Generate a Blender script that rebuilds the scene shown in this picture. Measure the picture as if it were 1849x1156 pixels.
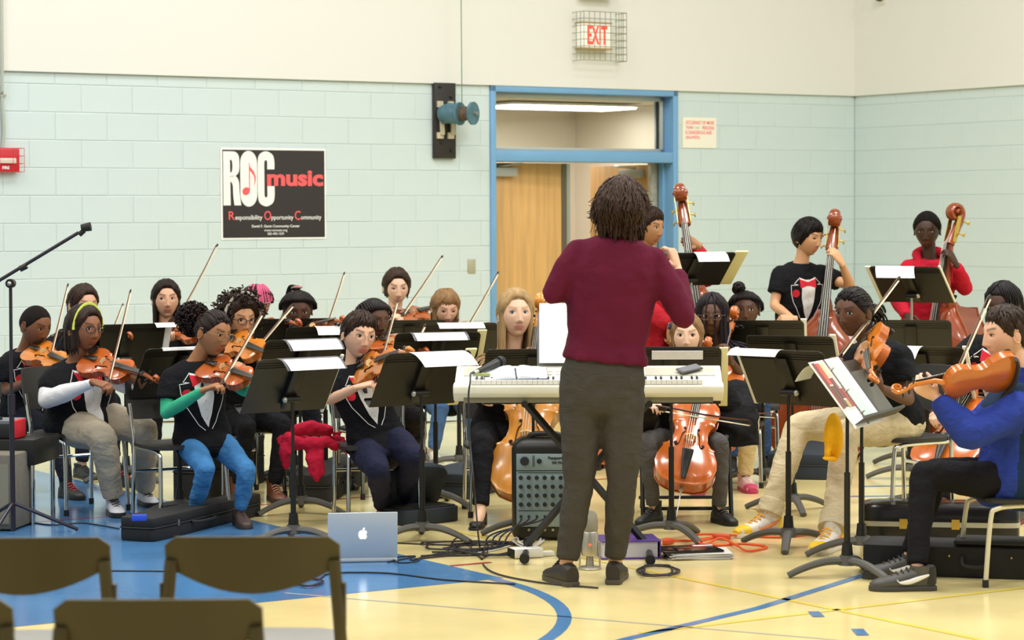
import bpy, bmesh, math, random
import numpy as np
from mathutils import Vector, Matrix
from mathutils.bvhtree import BVHTree
random.seed(7); rng = np.random.default_rng(7)
for o in list(bpy.data.objects): bpy.data.objects.remove(o)
sc = bpy.context.scene
C = sc.collection
V = Vector
PI = math.pi
R = math.radians
# ------------------------------------------------------------------ camera (solved from the block courses of the two walls)
FPX, PITCH, ROLL, YAW = 4379.18, -0.0427818, -0.0043337, 0.5685188
CAMH = 1.665
_fw = V((0, math.cos(PITCH), math.sin(PITCH))); _rt = V((1, 0, 0)); _up = _rt.cross(_fw)
_c, _s = math.cos(ROLL), math.sin(ROLL)
CR = _c*_rt + _s*_up; CU = -_s*_rt + _c*_up; CF = _fw
cam = bpy.data.cameras.new('camera'); cam_o = bpy.data.objects.new('camera', cam); C.objects.link(cam_o)
cam.sensor_fit = 'HORIZONTAL'; cam.sensor_width = 36.0; cam.lens = FPX*36/1849
cam.clip_start = .1; cam.clip_end = 200
cam_o.matrix_world = Matrix(((CR.x, CU.x, -CF.x, 0), (CR.y, CU.y, -CF.y, 0), (CR.z, CU.z, -CF.z, CAMH), (0, 0, 0, 1)))
cam.dof.use_dof = True; cam.dof.focus_distance = 12.8; cam.dof.aperture_fstop = 4.2
sc.camera = cam_o
# ------------------------------------------------------------------ light and exposure
sc.view_settings.view_transform = 'Standard'; sc.view_settings.look = 'None'
sc.view_settings.gamma = 1.0; sc.view_settings.use_curve_mapping = False
sc.view_settings.exposure = 0.02
w = bpy.data.worlds.new('gym_fill'); sc.world = w; w.use_nodes = True
w.node_tree.nodes['Background'].inputs[0].default_value = (.975, .985, 1.0, 1)
w.node_tree.nodes['Background'].inputs[1].default_value = .40
def gym_lamp(x, y, z=6.9, power=120, size=1.5, col=(1, .975, .93)):
    l = bpy.data.lights.new('gym_lamp', 'AREA'); l.energy = power; l.shape = 'RECTANGLE'; l.size = size; l.size_y = size*.55; l.color = col
    o = bpy.data.objects.new('gym_lamp', l); C.objects.link(o); o.location = (x, y, z)
for gx in (-5.5, -1.2, 3.0, 7.2):
    for gy in (6.5, 11.0, 15.2):
        gym_lamp(gx, gy-(2.0 if gx < -4 else 0)+(1.5 if gx > 6 else 0), power=143+(45 if gx > 2 else 0))
# ------------------------------------------------------------------ pixel helpers (photograph frame 1849 x 1156)
def ray(px, py): return (CF*FPX + CR*(px-924.5) - CU*(py-578.0)).normalized()
CAMP = V((0, 0, CAMH))
def at(px, py, d):                      # point on the pixel's ray at depth d (world Y)
    r = ray(px, py); return CAMP + r*(d/r.y)
def gnd(px, py, z=0.0):
    r = ray(px, py); return CAMP + r*((z-CAMH)/r.z)
def reach(px, py, p, L, near=True):     # point on the pixel's ray at distance L from p
    r = ray(px, py); m = p-CAMP; b = m.dot(r); disc = b*b-(m.dot(m)-L*L)
    if disc < 0: 
        q = CAMP+r*b; return p+(q-p).normalized()*L
    s = math.sqrt(disc); return CAMP + r*(b-s if near else b+s)
CY, SY = math.cos(YAW), math.sin(YAW)
RM = Matrix.Rotation(YAW, 4, 'Z')       # room frame: X along the back wall, Y into it
WY, WX = 16.768, 14.379
def wallpt(px, py, off=0.0):            # back wall, room coordinates
    r = ray(px, py); n = V((-SY, CY, 0)); t = (WY-off)/r.dot(n); p = CAMP+r*t
    return V((p.x*CY+p.y*SY, WY-off, p.z))
def rwallpt(px, py, off=0.0):           # right wall, room coordinates
    r = ray(px, py); n = V((CY, SY, 0)); t = (WX-off)/r.dot(n); p = CAMP+r*t
    return V((WX-off, -p.x*SY+p.y*CY, p.z))
# ------------------------------------------------------------------ materials
def lin(h):
    if isinstance(h, str):
        h = h.lstrip('#'); h = [int(h[i:i+2], 16)/255 for i in (0, 2, 4)]
    return tuple(((c+.055)/1.055)**2.4 if c > .04045 else c/12.92 for c in h)
MATS = {}
def mat(name, col, rough=.5, metal=0, spec=.5, noise=0, nscale=20, bump=0, bscale=200, emit=0, alpha=1, trans=0, coat=0, sheen=0, stretch=None, wood=0):
    if name in MATS: return MATS[name]
    m = bpy.data.materials.new(name); m.use_nodes = True; nt = m.node_tree; b = nt.nodes['Principled BSDF']
    c = lin(col)+(1,)
    b.inputs['Base Color'].default_value = c; b.inputs['Roughness'].default_value = rough
    b.inputs['Metallic'].default_value = metal; b.inputs['Specular IOR Level'].default_value = spec
    if coat: b.inputs['Coat Weight'].default_value = coat; b.inputs['Coat Roughness'].default_value = .12
    if sheen: b.inputs['Sheen Weight'].default_value = sheen
    if trans: b.inputs['Transmission Weight'].default_value = trans
    if alpha < 1: b.inputs['Alpha'].default_value = alpha
    if emit: b.inputs['Emission Color'].default_value = c; b.inputs['Emission Strength'].default_value = emit
    if noise or bump or wood:
        tc = nt.nodes.new('ShaderNodeTexCoord'); src = tc.outputs['Object']
        if stretch:
            mp = nt.nodes.new('ShaderNodeMapping'); mp.inputs['Scale'].default_value = stretch
            nt.links.new(src, mp.inputs[0]); src = mp.outputs[0]
        if noise:
            n = nt.nodes.new('ShaderNodeTexNoise'); n.inputs['Scale'].default_value = nscale; n.inputs['Detail'].default_value = 4
            nt.links.new(src, n.inputs['Vector'])
            r = nt.nodes.new('ShaderNodeValToRGB')
            r.color_ramp.elements[0].position = .3; r.color_ramp.elements[1].position = .7
            r.color_ramp.elements[0].color = tuple(x*(1-noise) for x in c[:3])+(1,)
            r.color_ramp.elements[1].color = tuple(min(1, x*(1+noise)) for x in c[:3])+(1,)
            nt.links.new(n.outputs['Fac'], r.inputs[0]); nt.links.new(r.outputs[0], b.inputs['Base Color'])
        if bump:
            n = nt.nodes.new('ShaderNodeTexNoise'); n.inputs['Scale'].default_value = bscale; n.inputs['Detail'].default_value = 3
            nt.links.new(src, n.inputs['Vector'])
            bp = nt.nodes.new('ShaderNodeBump'); bp.inputs['Strength'].default_value = bump; bp.inputs['Distance'].default_value = .01
            nt.links.new(n.outputs['Fac'], bp.inputs['Height']); nt.links.new(bp.outputs[0], b.inputs['Normal'])
    MATS[name] = m; return m
def attr_mat(name, rough=.5, spec=.35, sss=0.0):
    if name in MATS: return MATS[name]
    m = bpy.data.materials.new(name); m.use_nodes = True; nt = m.node_tree; b = nt.nodes['Principled BSDF']
    a = nt.nodes.new('ShaderNodeAttribute'); a.attribute_name = 'tint'
    nt.links.new(a.outputs['Color'], b.inputs['Base Color']); b.inputs['Roughness'].default_value = rough
    b.inputs['Specular IOR Level'].default_value = spec
    MATS[name] = m; return m
# ------------------------------------------------------------------ objects
def setp(o, label=None, cat=None, group=None, kind=None):
    if label: o['label'] = label
    if cat: o['category'] = cat
    if group: o['group'] = group
    if kind: o['kind'] = kind
    return o
def wm(o): return (wm(o.parent) @ o.matrix_basis) if o.parent else o.matrix_basis.copy()
def empty(name, loc=(0, 0, 0), rz=0, label=None, cat=None, group=None, kind=None, M=None):
    o = bpy.data.objects.new(name, None); C.objects.link(o); o.empty_display_size = .05
    if M is not None: o.matrix_basis = M
    else: o.location = loc; o.rotation_euler = (0, 0, rz)
    return setp(o, label, cat, group, kind)
def mesh_obj(name, me, parent=None, label=None, cat=None, group=None, kind=None):
    o = bpy.data.objects.new(name, me); C.objects.link(o)
    if parent is not None: o.parent = parent
    return setp(o, label, cat, group, kind)
def dup(o, parent=None):
    c = o.copy(); C.objects.link(c)
    if parent is not None: c.parent = parent
    for ch in list(o.children): dup(ch, c)
    return c
def frame(p, y, z):                     # matrix with local Y along y, local Z near z
    y = V(y).normalized(); z = V(z); z = (z-y*z.dot(y)).normalized(); x = y.cross(z)
    return Matrix(((x.x, y.x, z.x, p[0]), (x.y, y.y, z.y, p[1]), (x.z, y.z, z.z, p[2]), (0, 0, 0, 1)))
def perp(d):
    d = d.normalized(); a = V((0, 0, 1)) if abs(d.z) < .9 else V((1, 0, 0))
    u = d.cross(a).normalized(); return u, d.cross(u)
class MB:
    def __init__(s): s.v = []; s.f = []; s.m = []
    def add(s, vs, fs, mi=0, M=None):
        k = len(s.v)
        if M is not None: vs = [M @ V(p) for p in vs]
        s.v += [tuple(p) for p in vs]; s.f += [tuple(i+k for i in f) for f in fs]; s.m += [mi]*len(fs); return s
    def box(s, c, d, mi=0, M=None, rz=0, taper=1.0, rx=0):
        x, y, z = d[0]/2, d[1]/2, d[2]/2; t = taper
        vs = [(-x, -y, -z), (x, -y, -z), (x, y, -z), (-x, y, -z), (-x*t, -y*t, z), (x*t, -y*t, z), (x*t, y*t, z), (-x*t, y*t, z)]
        A = Matrix.Translation(V(c)) @ Matrix.Rotation(rz, 4, 'Z') @ Matrix.Rotation(rx, 4, 'X')
        if M is not None: A = M @ A
        return s.add(vs, [(0, 3, 2, 1), (4, 5, 6, 7), (0, 1, 5, 4), (1, 2, 6, 5), (2, 3, 7, 6), (3, 0, 4, 7)], mi, A)
    def loft(s, rings, n=12, mi=0, cap=True, M=None, sq=2.0):   # rings: (centre, a, b)
        vs = []
        for c, a, b in rings:
            c, a, b = V(c), V(a), V(b)
            for i in range(n):
                t = 2*PI*i/n; ct, st = math.cos(t), math.sin(t)
                if sq != 2.0:
                    e = 2/sq; ct = math.copysign(abs(ct)**e, ct); st = math.copysign(abs(st)**e, st)
                vs.append(c+a*ct+b*st)
        fs = []; m = len(rings)
        for j in range(m-1):
            for i in range(n):
                i2 = (i+1) % n; fs.append((j*n+i, j*n+i2, (j+1)*n+i2, (j+1)*n+i))
        if cap: fs.append(tuple(range(n))[::-1]); fs.append(tuple(range((m-1)*n, m*n)))
        return s.add(vs, fs, mi, M)
    def tube(s, pts, r, n=8, mi=0, cap=True, M=None, flat=1.0, up=None):
        pts = [V(p) for p in pts]; m = len(pts)
        rs = list(r) if hasattr(r, '__len__') else [r]*m
        rings = []; u = None
        for i in range(m):
            d = pts[min(i+1, m-1)]-pts[max(i-1, 0)]
            if d.length < 1e-9: d = V((0, 0, 1))
            d.normalize()
            if u is None:
                u, _ = perp(d)
                if up is not None: u = (V(up)-d*d.dot(V(up))).normalized()
            else:
                u = u-d*u.dot(d); u = u.normalized() if u.length > 1e-6 else perp(d)[0]
            rings.append((pts[i], u*rs[i], d.cross(u)*rs[i]*flat))
        return s.loft(rings, n, mi, cap, M)
    def cap_tube(s, pts, r, n=10, mi=0, M=None):           # round ended
        pts = [V(p) for p in pts]; rs = list(r) if hasattr(r, '__len__') else [r]*len(pts)
        d0 = (pts[0]-pts[1]).normalized(); d1 = (pts[-1]-pts[-2]).normalized()
        P = [pts[0]+d0*rs[0]*.95, pts[0]+d0*rs[0]*.6]+pts+[pts[-1]+d1*rs[-1]*.6, pts[-1]+d1*rs[-1]*.95]
        Q = [rs[0]*.3, rs[0]*.8]+rs+[rs[-1]*.8, rs[-1]*.3]
        return s.tube(P, Q, n, mi, True, M)
    def ball(s, c, r, n=12, m=8, mi=0, M=None, A=None):
        c = V(c); r = V(r) if hasattr(r, '__len__') else V((r, r, r)); vs = []; fs = []
        for j in range(1, m):
            a = PI*j/m
            for i in range(n):
                t = 2*PI*i/n; p = V((r.x*math.sin(a)*math.cos(t), r.y*math.sin(a)*math.sin(t), r.z*math.cos(a)))
                vs.append(c+(A @ p if A is not None else p))
        tp = V((0, 0, r.z)); vs += [c+(A @ tp if A is not None else tp), c-(A @ tp if A is not None else tp)]
        for j in range(m-2):
            for i in range(n):
                i2 = (i+1) % n; fs.append((j*n+i, (j+1)*n+i, (j+1)*n+i2, j*n+i2))
        T = (m-1)*n
        for i in range(n):
            i2 = (i+1) % n; fs.append((T, i, i2)); fs.append((T+1, (m-2)*n+i2, (m-2)*n+i))
        return s.add(vs, fs, mi, M)
    def lathe(s, prof, n=20, mi=0, M=None):                 # profile (r, z) about Z
        return s.loft([((0, 0, z), (r, 0, 0), (0, r, 0)) for r, z in prof], n, mi, True, M)
    def prism(s, poly, z0, z1, mi=0, M=None, mi_side=None):     # polygon in XY extruded in Z
        n = len(poly); vs = [(x, y, z0) for x, y in poly]+[(x, y, z1) for x, y in poly]
        k = len(s.v); s.add(vs, [tuple(range(n))[::-1], tuple(range(n, 2*n))], mi, M)
        fs = [(i, (i+1) % n, n+(i+1) % n, n+i) for i in range(n)]
        s.f += [tuple(a+k for a in f) for f in fs]; s.m += [mi if mi_side is None else mi_side]*n; return s
    def mesh(s, name, mats, smooth=None, M=None):
        me = bpy.data.meshes.new(name)
        vs = s.v if M is None else [tuple(M @ V(p)) for p in s.v]
        me.from_pydata(vs, [], s.f)
        for m in (mats if isinstance(mats, (list, tuple)) else [mats]): me.materials.append(m)
        if len(me.polygons): me.polygons.foreach_set('material_index', s.m)
        me.update()
        if smooth is not None:
            me.shade_smooth()
            if smooth < 3: me.set_sharp_from_angle(angle=smooth)
        return me
    def build(s, name, mats, parent=None, label=None, cat=None, group=None, kind=None, smooth=.7, world=False, bevel=0):
        M = wm(parent).inverted() if (world and parent is not None) else None
        me = s.mesh(name, mats, smooth, M)
        if bevel:
            bm = bmesh.new(); bm.from_mesh(me); 
            bmesh.ops.bevel(bm, geom=[e for e in bm.edges if len(e.link_faces) == 2 and e.calc_face_angle() > .6], offset=bevel, segments=2, affect='EDGES', profile=.5, clamp_overlap=True)
            bm.to_mesh(me); bm.free()
            if smooth is not None: me.shade_smooth(); me.set_sharp_from_angle(angle=smooth)
        return mesh_obj(name, me, parent, label, cat, group, kind)
tmp_scene = bpy.data.scenes.new('scratch')
def tmp_dg():
    with bpy.context.temp_override(scene=tmp_scene, view_layer=tmp_scene.view_layers[0]): return bpy.context.evaluated_depsgraph_get()
def remesh(mb, voxel, smooth=6, disp=0, dscale=.12, mats=(), post=None):
    me = mb.mesh('scratch', list(mats) or [mat('scratch', '888888')])
    bm = bmesh.new(); bm.from_mesh(me); bmesh.ops.recalc_face_normals(bm, faces=bm.faces); bm.to_mesh(me); bm.free()
    o = bpy.data.objects.new('scratch', me); tmp_scene.collection.objects.link(o)
    r = o.modifiers.new('r', 'REMESH'); r.mode = 'VOXEL'; r.voxel_size = voxel; r.use_smooth_shade = True
    if smooth: k = o.modifiers.new('s', 'SMOOTH'); k.factor = .5; k.iterations = smooth
    if disp:
        t = bpy.data.textures.get('folds%g' % dscale)
        if not t: t = bpy.data.textures.new('folds%g' % dscale, 'CLOUDS'); t.noise_scale = dscale; t.noise_depth = 2
        d = o.modifiers.new('d', 'DISPLACE'); d.texture = t; d.strength = disp; d.mid_level = .5; d.texture_coords = 'LOCAL'
        k = o.modifiers.new('s2', 'SMOOTH'); k.factor = .5; k.iterations = 2
    dg = tmp_dg()
    out = bpy.data.meshes.new_from_object(o.evaluated_get(dg), depsgraph=dg)
    bpy.data.objects.remove(o); bpy.data.meshes.remove(me)
    out.materials.clear()
    for m in mats: out.materials.append(m)
    out.shade_smooth(); return out
def xform(me, M): me.transform(M); return me
def spline(pts, n=8, closed=False):
    P = [V(p) if len(p) == 3 else V((p[0], p[1], 0)) for p in pts]; m = len(P); out = []
    for i in range(m if closed else m-1):
        if closed: a, b, c, d = P[i-1], P[i], P[(i+1) % m], P[(i+2) % m]
        else: a, b, c, d = P[max(i-1, 0)], P[i], P[i+1], P[min(i+2, m-1)]
        for k in range(n):
            t = k/n
            out.append(.5*((2*b)+(c-a)*t+(2*a-5*b+4*c-d)*t*t+(3*b-a-3*c+d)*t*t*t))
    if not closed: out.append(P[-1])
    return out
def text_mesh(txt, size, font_scale_x=1.0, extrude=.001, align='LEFT', bold=0, spacing=1.0):
    cu = bpy.data.curves.new('t', 'FONT'); cu.body = txt; cu.size = size; cu.align_x = align; cu.extrude = extrude; cu.offset = bold; cu.space_character = spacing
    cu.resolution_u = 3
    o = bpy.data.objects.new('t', cu); tmp_scene.collection.objects.link(o); dg = tmp_dg()
    me = bpy.data.meshes.new_from_object(o.evaluated_get(dg)); bpy.data.objects.remove(o)
    me.transform(Matrix.Diagonal((font_scale_x, 1, 1, 1))); return me
# ================================================================== THE ROOM
m_block = mat('painted_block', '#cddcdb', .42, spec=.4, noise=.025, nscale=1.3, bump=.12, bscale=140)
m_upper = mat('cream_plaster', '#e4e4dc', .7, spec=.2, bump=.03, bscale=60)
m_blue = mat('blue_frame_paint', '#74a6cf', .38, noise=.04, nscale=4)
m_alu = mat('grey_metal_stop', '#b9bdb4', .4, metal=.3)
m_oak = mat('oak_veneer', '#d9aa68', .42, noise=.13, nscale=3.0, stretch=(9, 9, .55), bump=.03)
m_steel = mat('brushed_steel', '#b4b3a8', .35, metal=.8)
m_dark = mat('black_paint', '#171614', .5)
m_beige = mat('corridor_paint', '#d3c8b6', .7)
m_white = mat('white_paint', '#f4f2ea', .6)
m_paper = mat('white_paper', '#f6f5f0', .75, spec=.2)
m_chrome = mat('chrome', '#d6d6d2', .13, metal=1.0)
m_black = mat('black_enamel', '#14130f', .42, bump=.02)
m_rubber = mat('black_rubber', '#1b1a18', .7)
m_red = mat('signal_red', '#c8202c', .4)
m_print_red = mat('print_red', '#f45f60', .6)
m_print_black = mat('print_black', '#2b2624', .45)
def room(name, mb, mats, kind='structure', parent=None, smooth=None, label=None, cat=None):
    o = mb.build(name, mats, parent, label, cat, None, kind, smooth)
    if parent is None: o.rotation_euler.z = YAW
    return o
# floor: yellow sports floor
def floor_mat(name, col, var=.05):
    if name in MATS: return MATS[name]
    m = mat(name, col, .16, spec=.5); nt = m.node_tree; b = nt.nodes['Principled BSDF']
    tc = nt.nodes.new('ShaderNodeTexCoord')
    n = nt.nodes.new('ShaderNodeTexNoise'); n.inputs['Scale'].default_value = 1.6; n.inputs['Detail'].default_value = 6
    nt.links.new(tc.outputs['Object'], n.inputs['Vector'])
    c = lin(col); r = nt.nodes.new('ShaderNodeValToRGB'); r.color_ramp.elements[0].position = .35; r.color_ramp.elements[1].position = .65
    r.color_ramp.elements[0].color = tuple(x*(1-var) for x in c)+(1,); r.color_ramp.elements[1].color = tuple(min(1, x*(1+var)) for x in c)+(1,)
    nt.links.new(n.outputs['Fac'], r.inputs[0]); nt.links.new(r.outputs[0], b.inputs['Base Color'])
    mr = nt.nodes.new('ShaderNodeMapRange'); mr.inputs[3].default_value = .10; mr.inputs[4].default_value = .24
    nt.links.new(n.outputs['Fac'], mr.inputs[0]); nt.links.new(mr.outputs[0], b.inputs['Roughness'])
    n2 = nt.nodes.new('ShaderNodeTexNoise'); n2.inputs['Scale'].default_value = 5; nt.links.new(tc.outputs['Object'], n2.inputs['Vector'])
    bp = nt.nodes.new('ShaderNodeBump'); bp.inputs['Strength'].default_value = .05; bp.inputs['Distance'].default_value = .02
    nt.links.new(n2.outputs['Fac'], bp.inputs['Height']); nt.links.new(bp.outputs[0], b.inputs['Normal'])
    return m
m_floor = floor_mat('yellow_sports_floor', '#e2d091')
m_fblue = floor_mat('blue_floor_paint', '#4a7cac')
m_fred = floor_mat('red_line_paint', '#c04848'); m_fyel = floor_mat('yellow_line_paint', '#eed45e'); m_fgrey = floor_mat('grey_line_paint', '#b9bcae')
fl = room('floor', MB().add([(-9, -4, 0), (WX, -4, 0), (WX, WY+4.2, 0), (-9, WY+4.2, 0)], [(0, 1, 2, 3)]), m_floor)
def mark(name, poly, m, z=.001):
    n = len(poly); mb = MB().add([(x, y, z) for x, y in poly], [tuple(range(n))]); return mb.build(name, m, fl, smooth=None)
def band(name, pts, wd, m, z=.0015):
    P = [V((x, y, 0)) for x, y in pts]; L = []; Rr = []
    for i, p in enumerate(P):
        d = (P[min(i+1, len(P)-1)]-P[max(i-1, 0)]).normalized(); nn = V((-d.y, d.x, 0))*wd/2
        L.append(p+nn); Rr.append(p-nn)
    k = len(P); mb = MB().add([(p.x, p.y, z) for p in Rr+L], [(i, i+1, k+i+1, k+i) for i in range(k-1)])
    return mb.build(name, m, fl, smooth=None)
mark('painted_key', [(-2.5, 9.375), (5.94, 9.375), (5.94, 15.62), (-2.5, 15.62)], m_fblue)
band('painted_arc', [(3.97+1.915*math.cos(a), 9.375+1.915*math.sin(a)) for a in np.linspace(0, -PI, 48)], .06, m_fblue)
band('painted_line', [(5.485-1.5, 7.751-.62), (5.485, 7.751), (6.376, 8.05), (7.349, 8.511), (9.0, 9.35), (11, 10.6)], .05, m_fblue)
band('painted_line', [(4.9, 9.55), (6.3, 7.0)], .018, m_fgrey)
band('painted_line', [(4.0, 12.57), (9.2, 12.57)], .03, m_fred, .002)
band('painted_line', [(5.94, 9.85), (6.16, 9.84)], .035, m_fred, .002)
band('painted_line', [(6.62, 4), (6.62, 12.57)], .035, m_fyel)
band('painted_line', [(5.6, 7.83), (10.5, 7.83)], .035, m_fyel)
band('painted_line', [(6.44, 7.73), (6.51, 7.85)], .05, m_fblue, .002); band('painted_line', [(6.30, 7.29), (6.38, 7.42)], .05, m_fblue, .002)
for px, py in ((1595, 875), (1600, 905), (1570, 893)):
    g = gnd(px, py); x, y = g.x*CY+g.y*SY, -g.x*SY+g.y*CY; band('painted_line', [(x-.2, y), (x+.25, y-.25)], .05, m_fblue, .002)
# walls
DX0, DX1 = 10.506, 12.395
def wall_back(mb):
    for x0, x1, z0, z1 in ((-9, DX0+.02, 0, 8), (DX1-.02, WX+.2, 0, 8), (DX0, DX1, 2.72, 8)):
        mb.box(((x0+x1)/2, WY+.004+.06, (z0+z1)/2), (x1-x0, .12, z1-z0))
    return mb
wb = room('wall_back', wall_back(MB()), m_block)
wr = room('wall_right', MB().box((WX+.064, (WY-4)/2, 4), (.12, WY+4, 8)), m_block)
room('wall_left', MB().box((-9.06, (WY-4)/2, 4), (.12, WY+4, 8)), m_block)
BH, BW, J = .2032, .4064, .006
_bm = {}
def block_mesh(wd, ht):
    k = (round(wd, 3), round(ht, 3))
    if k in _bm: return _bm[k]
    a, b = k[0]/2, k[1]/2; e = .003
    vs = [(-a, .006, -b), (a, .006, -b), (a, .006, b), (-a, .006, b), (-a, e*.6, -b), (a, e*.6, -b), (a, e*.6, b), (-a, e*.6, b), (-a+e, 0, -b+e), (a-e, 0, -b+e), (a-e, 0, b-e), (-a+e, 0, b-e)]
    fs = [(8, 9, 10, 11)]
    for i in range(4):
        j = (i+1) % 4; fs += [(i, j, 4+j, 4+i), (4+i, 4+j, 8+j, 8+i)]
    me = MB().add(vs, fs).mesh('block', m_block); _bm[k] = me; return me
def blocks(parent, x0, x1, ztop, off, place, skip):
    n = 0
    for c in range(14):
        z0 = c*BH; z1 = min(z0+BH, ztop)
        if z1-z0 < .03: continue
        o = off + (BW/2 if c % 2 else 0)
        k = math.floor((x0-o)/BW)
        while True:
            a = o+k*BW; b = a+BW; k += 1
            if a >= x1: break
            for a2, b2 in skip(max(a, x0), min(b, x1)):
                if b2-a2 < .04: continue
                ob = mesh_obj('block', block_mesh(b2-a2-J, z1-z0-J), parent); place(ob, (a2+b2)/2, (z0+z1)/2); ob.location.y += random.uniform(-.0008, .0008) if parent is wb else 0; n += 1
    return n
def skipdoor(a, b):
    out = []
    if a < DX0: out.append((a, min(b, DX0)))
    if b > DX1: out.append((max(a, DX1), b))
    return out
def pb(ob, x, z): ob.location = (x, WY, z)
def pr(ob, y, z): ob.location = (WX, y, z); ob.rotation_euler.z = -PI/2
blocks(wb, 6.0, WX, 2.725, .052, pb, skipdoor)
blocks(wr, 13.98, WY, 2.725, .16, pr, lambda a, b: [(a, b)])
room('trim_1', MB().box(((WX-9)/2, WY-.012, 5.37), (WX+9, .03, 5.28)), m_upper)
room('trim_2', MB().box((WX-.012, (WY-4)/2, 5.37), (.03, WY+4, 5.28)), m_upper)
# door frame, transom and leaves
df = empty('door_1', kind='structure'); df.rotation_euler.z = YAW
mb = MB()
def fb(x0, x1, z0, z1, y0, y1, mb): mb.box(((x0+x1)/2, (y0+y1)/2, (z0+z1)/2), (x1-x0, y1-y0, z1-z0)); return mb
RV = WY+.26                                     # depth of the reveal
fr = MB()
fb(DX0, DX0+.05, 0, 2.735, WY-.02, RV, fr); fb(DX1-.05, DX1, 0, 2.735, WY-.02, RV, fr)
fb(DX0, DX1, 2.68, 2.735, WY-.02, RV, fr); fb(DX0+.04, DX1-.04, 2.115, 2.205, WY-.012, RV, fr)
fb(DX1-.075, DX1-.045, 0, 2.69, WY+.10, WY+.17, fr); fb(DX0+.045, DX0+.06, 0, 2.69, WY+.10, WY+.17, fr)
fr.build('frame', m_blue, df, bevel=.004)
gx0, gx1, gz0, gz1, gy = DX0+.055, DX1-.055, 2.205, 2.675, WY+.13
st = MB(); fb(gx0, gx1, gz0, gz0+.03, gy-.03, gy+.03, st); fb(gx0, gx1, gz1-.035, gz1, gy-.03, gy+.03, st); fb(gx0, gx0+.02, gz0, gz1, gy-.03, gy+.03, st); fb(gx1-.05, gx1, gz0, gz1, gy-.03, gy+.03, st)
st.build('transom_stop', m_alu, df, bevel=.003)
gk = MB(); fb(gx1-.062, gx1-.05, gz0+.03, gz1-.035, gy-.012, gy+.012, gk); gk.build('transom_gasket', m_dark, df)
glass = bpy.data.materials.new('transom_glass'); glass.use_nodes = True; nt = glass.node_tree; nt.nodes.clear()
go = nt.nodes.new('ShaderNodeOutputMaterial'); mx = nt.nodes.new('ShaderNodeMixShader'); tr = nt.nodes.new('ShaderNodeBsdfTransparent'); gl = nt.nodes.new('ShaderNodeBsdfGlossy'); fn = nt.nodes.new('ShaderNodeFresnel')
tr.inputs[0].default_value = (.93, .95, .92, 1); gl.inputs['Roughness'].default_value = .02; fn.inputs[0].default_value = 1.35
nt.links.new(fn.outputs[0], mx.inputs[0]); nt.links.new(tr.outputs[0], mx.inputs[1]); nt.links.new(gl.outputs[0], mx.inputs[2]); nt.links.new(mx.outputs[0], go.inputs[0])
pn = MB(); fb(gx0+.015, gx1-.045, gz0+.02, gz1-.025, gy-.003, gy+.003, pn); pn.build('transom_pane', glass, df)
def leaf(x, y, ang, wd, sign):
    e = empty('door_leaf'); e.parent = df; e.location = (x, y, 0); e.rotation_euler.z = ang
    MB().box((sign*wd/2, 0, 1.055), (wd, .044, 2.10)).build('panel', m_oak, e, bevel=.002)
    return e
def closer(e, x, y, s):
    c = MB().box((x, y, 2.03), (.27, .06, .075)).build('door_closer', mat('closer_grey', '#b4b5ae', .4, metal=.15), e, bevel=.006)
    MB().tube([(x-.05*s, y-.0, 2.075), (x+.1*s, y-.05, 2.095), (x+.20*s, y-.01, 2.10)], .009, 8).build('closer_arm', m_steel, e)
lw = 0.80
l1 = leaf(DX0+.055, WY+.2, R(4), .80, 1)
MB().box((.80+.028, 0, 1.055), (.055, .05, 2.1)).build('edge_strip', mat('bronze_strip', '#6e6450', .4, metal=.5), l1)
MB().box((.80+.085, .02, 1.055), (.06, .03, 2.1)).build('astragal', m_steel, l1)
closer(l1, .16, -.055, 1)
l2 = leaf(DX1-.06, WY+.24, R(-82), .80, -1)
closer(l2, -.23, -.055, -1)
MB().box((DX1-.10, WY+.215, 1.06), (.07, .05, 2.11)).build('hinge_strip', mat('worn_grey_metal', '#b8b4a4', .5, metal=.3, noise=.2, nscale=30), df)
# corridor beyond
cor = MB()
cy1 = WY+3.1
cor.box((DX1-2.0, cy1+.05, 1.6), (8, .1, 3.2)); cor.box((DX0-3.5, (WY+cy1)/2+.1, 1.6), (.1, 2.8, 3.2))
room('wall_corridor', cor, m_beige)
room('wall_corridor_side', MB().box((13.5, WY+1.75, 1.6), (.12, 2.7, 3.2)), m_beige)
room('ceiling', MB().box((11, WY+1.75, 2.755), (9, 3.0, .1)), mat('ceiling_tile', '#ded8c8', .8))
_r = ray(1010, 189.5); _q = RM.inverted() @ (CAMP+_r*((2.69-CAMH)/_r.z))
cl = empty('corridor_light', label='bright fluorescent ceiling light seen through the transom above the doors', cat='ceiling light'); cl.rotation_euler.z = YAW; cl.location = RM @ V((_q.x, _q.y, 2.66))
MB().box((0, 0, .0), (1.35, .55, .012)).build('diffuser', mat('lit_diffuser', '#ffffff', emit=9), cl)
MB().box((0, 0, .02), (1.45, .65, .02)).build('housing', m_white, cl)
_l = bpy.data.lights.new('corridor_lamp', 'AREA'); _l.energy = 30; _l.size = 1.3; _l.color = (1, .96, .9); _lo = bpy.data.objects.new('corridor_lamp', _l); C.objects.link(_lo); _lo.location = RM @ V((_q.x-.6, _q.y, 2.60))
# ---- wall fittings (room coordinates)
def wthing(name, label, cat, p, ry=0):           # local X along the wall, Y out of the wall towards the room, Z up
    e = empty(name, label=label, cat=cat); q = RM @ V(p)
    e.matrix_basis = Matrix.Translation(q) @ Matrix.Rotation(YAW, 4, 'Z') @ Matrix.Rotation(PI if ry else 0, 4, 'Z')
    return e
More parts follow.
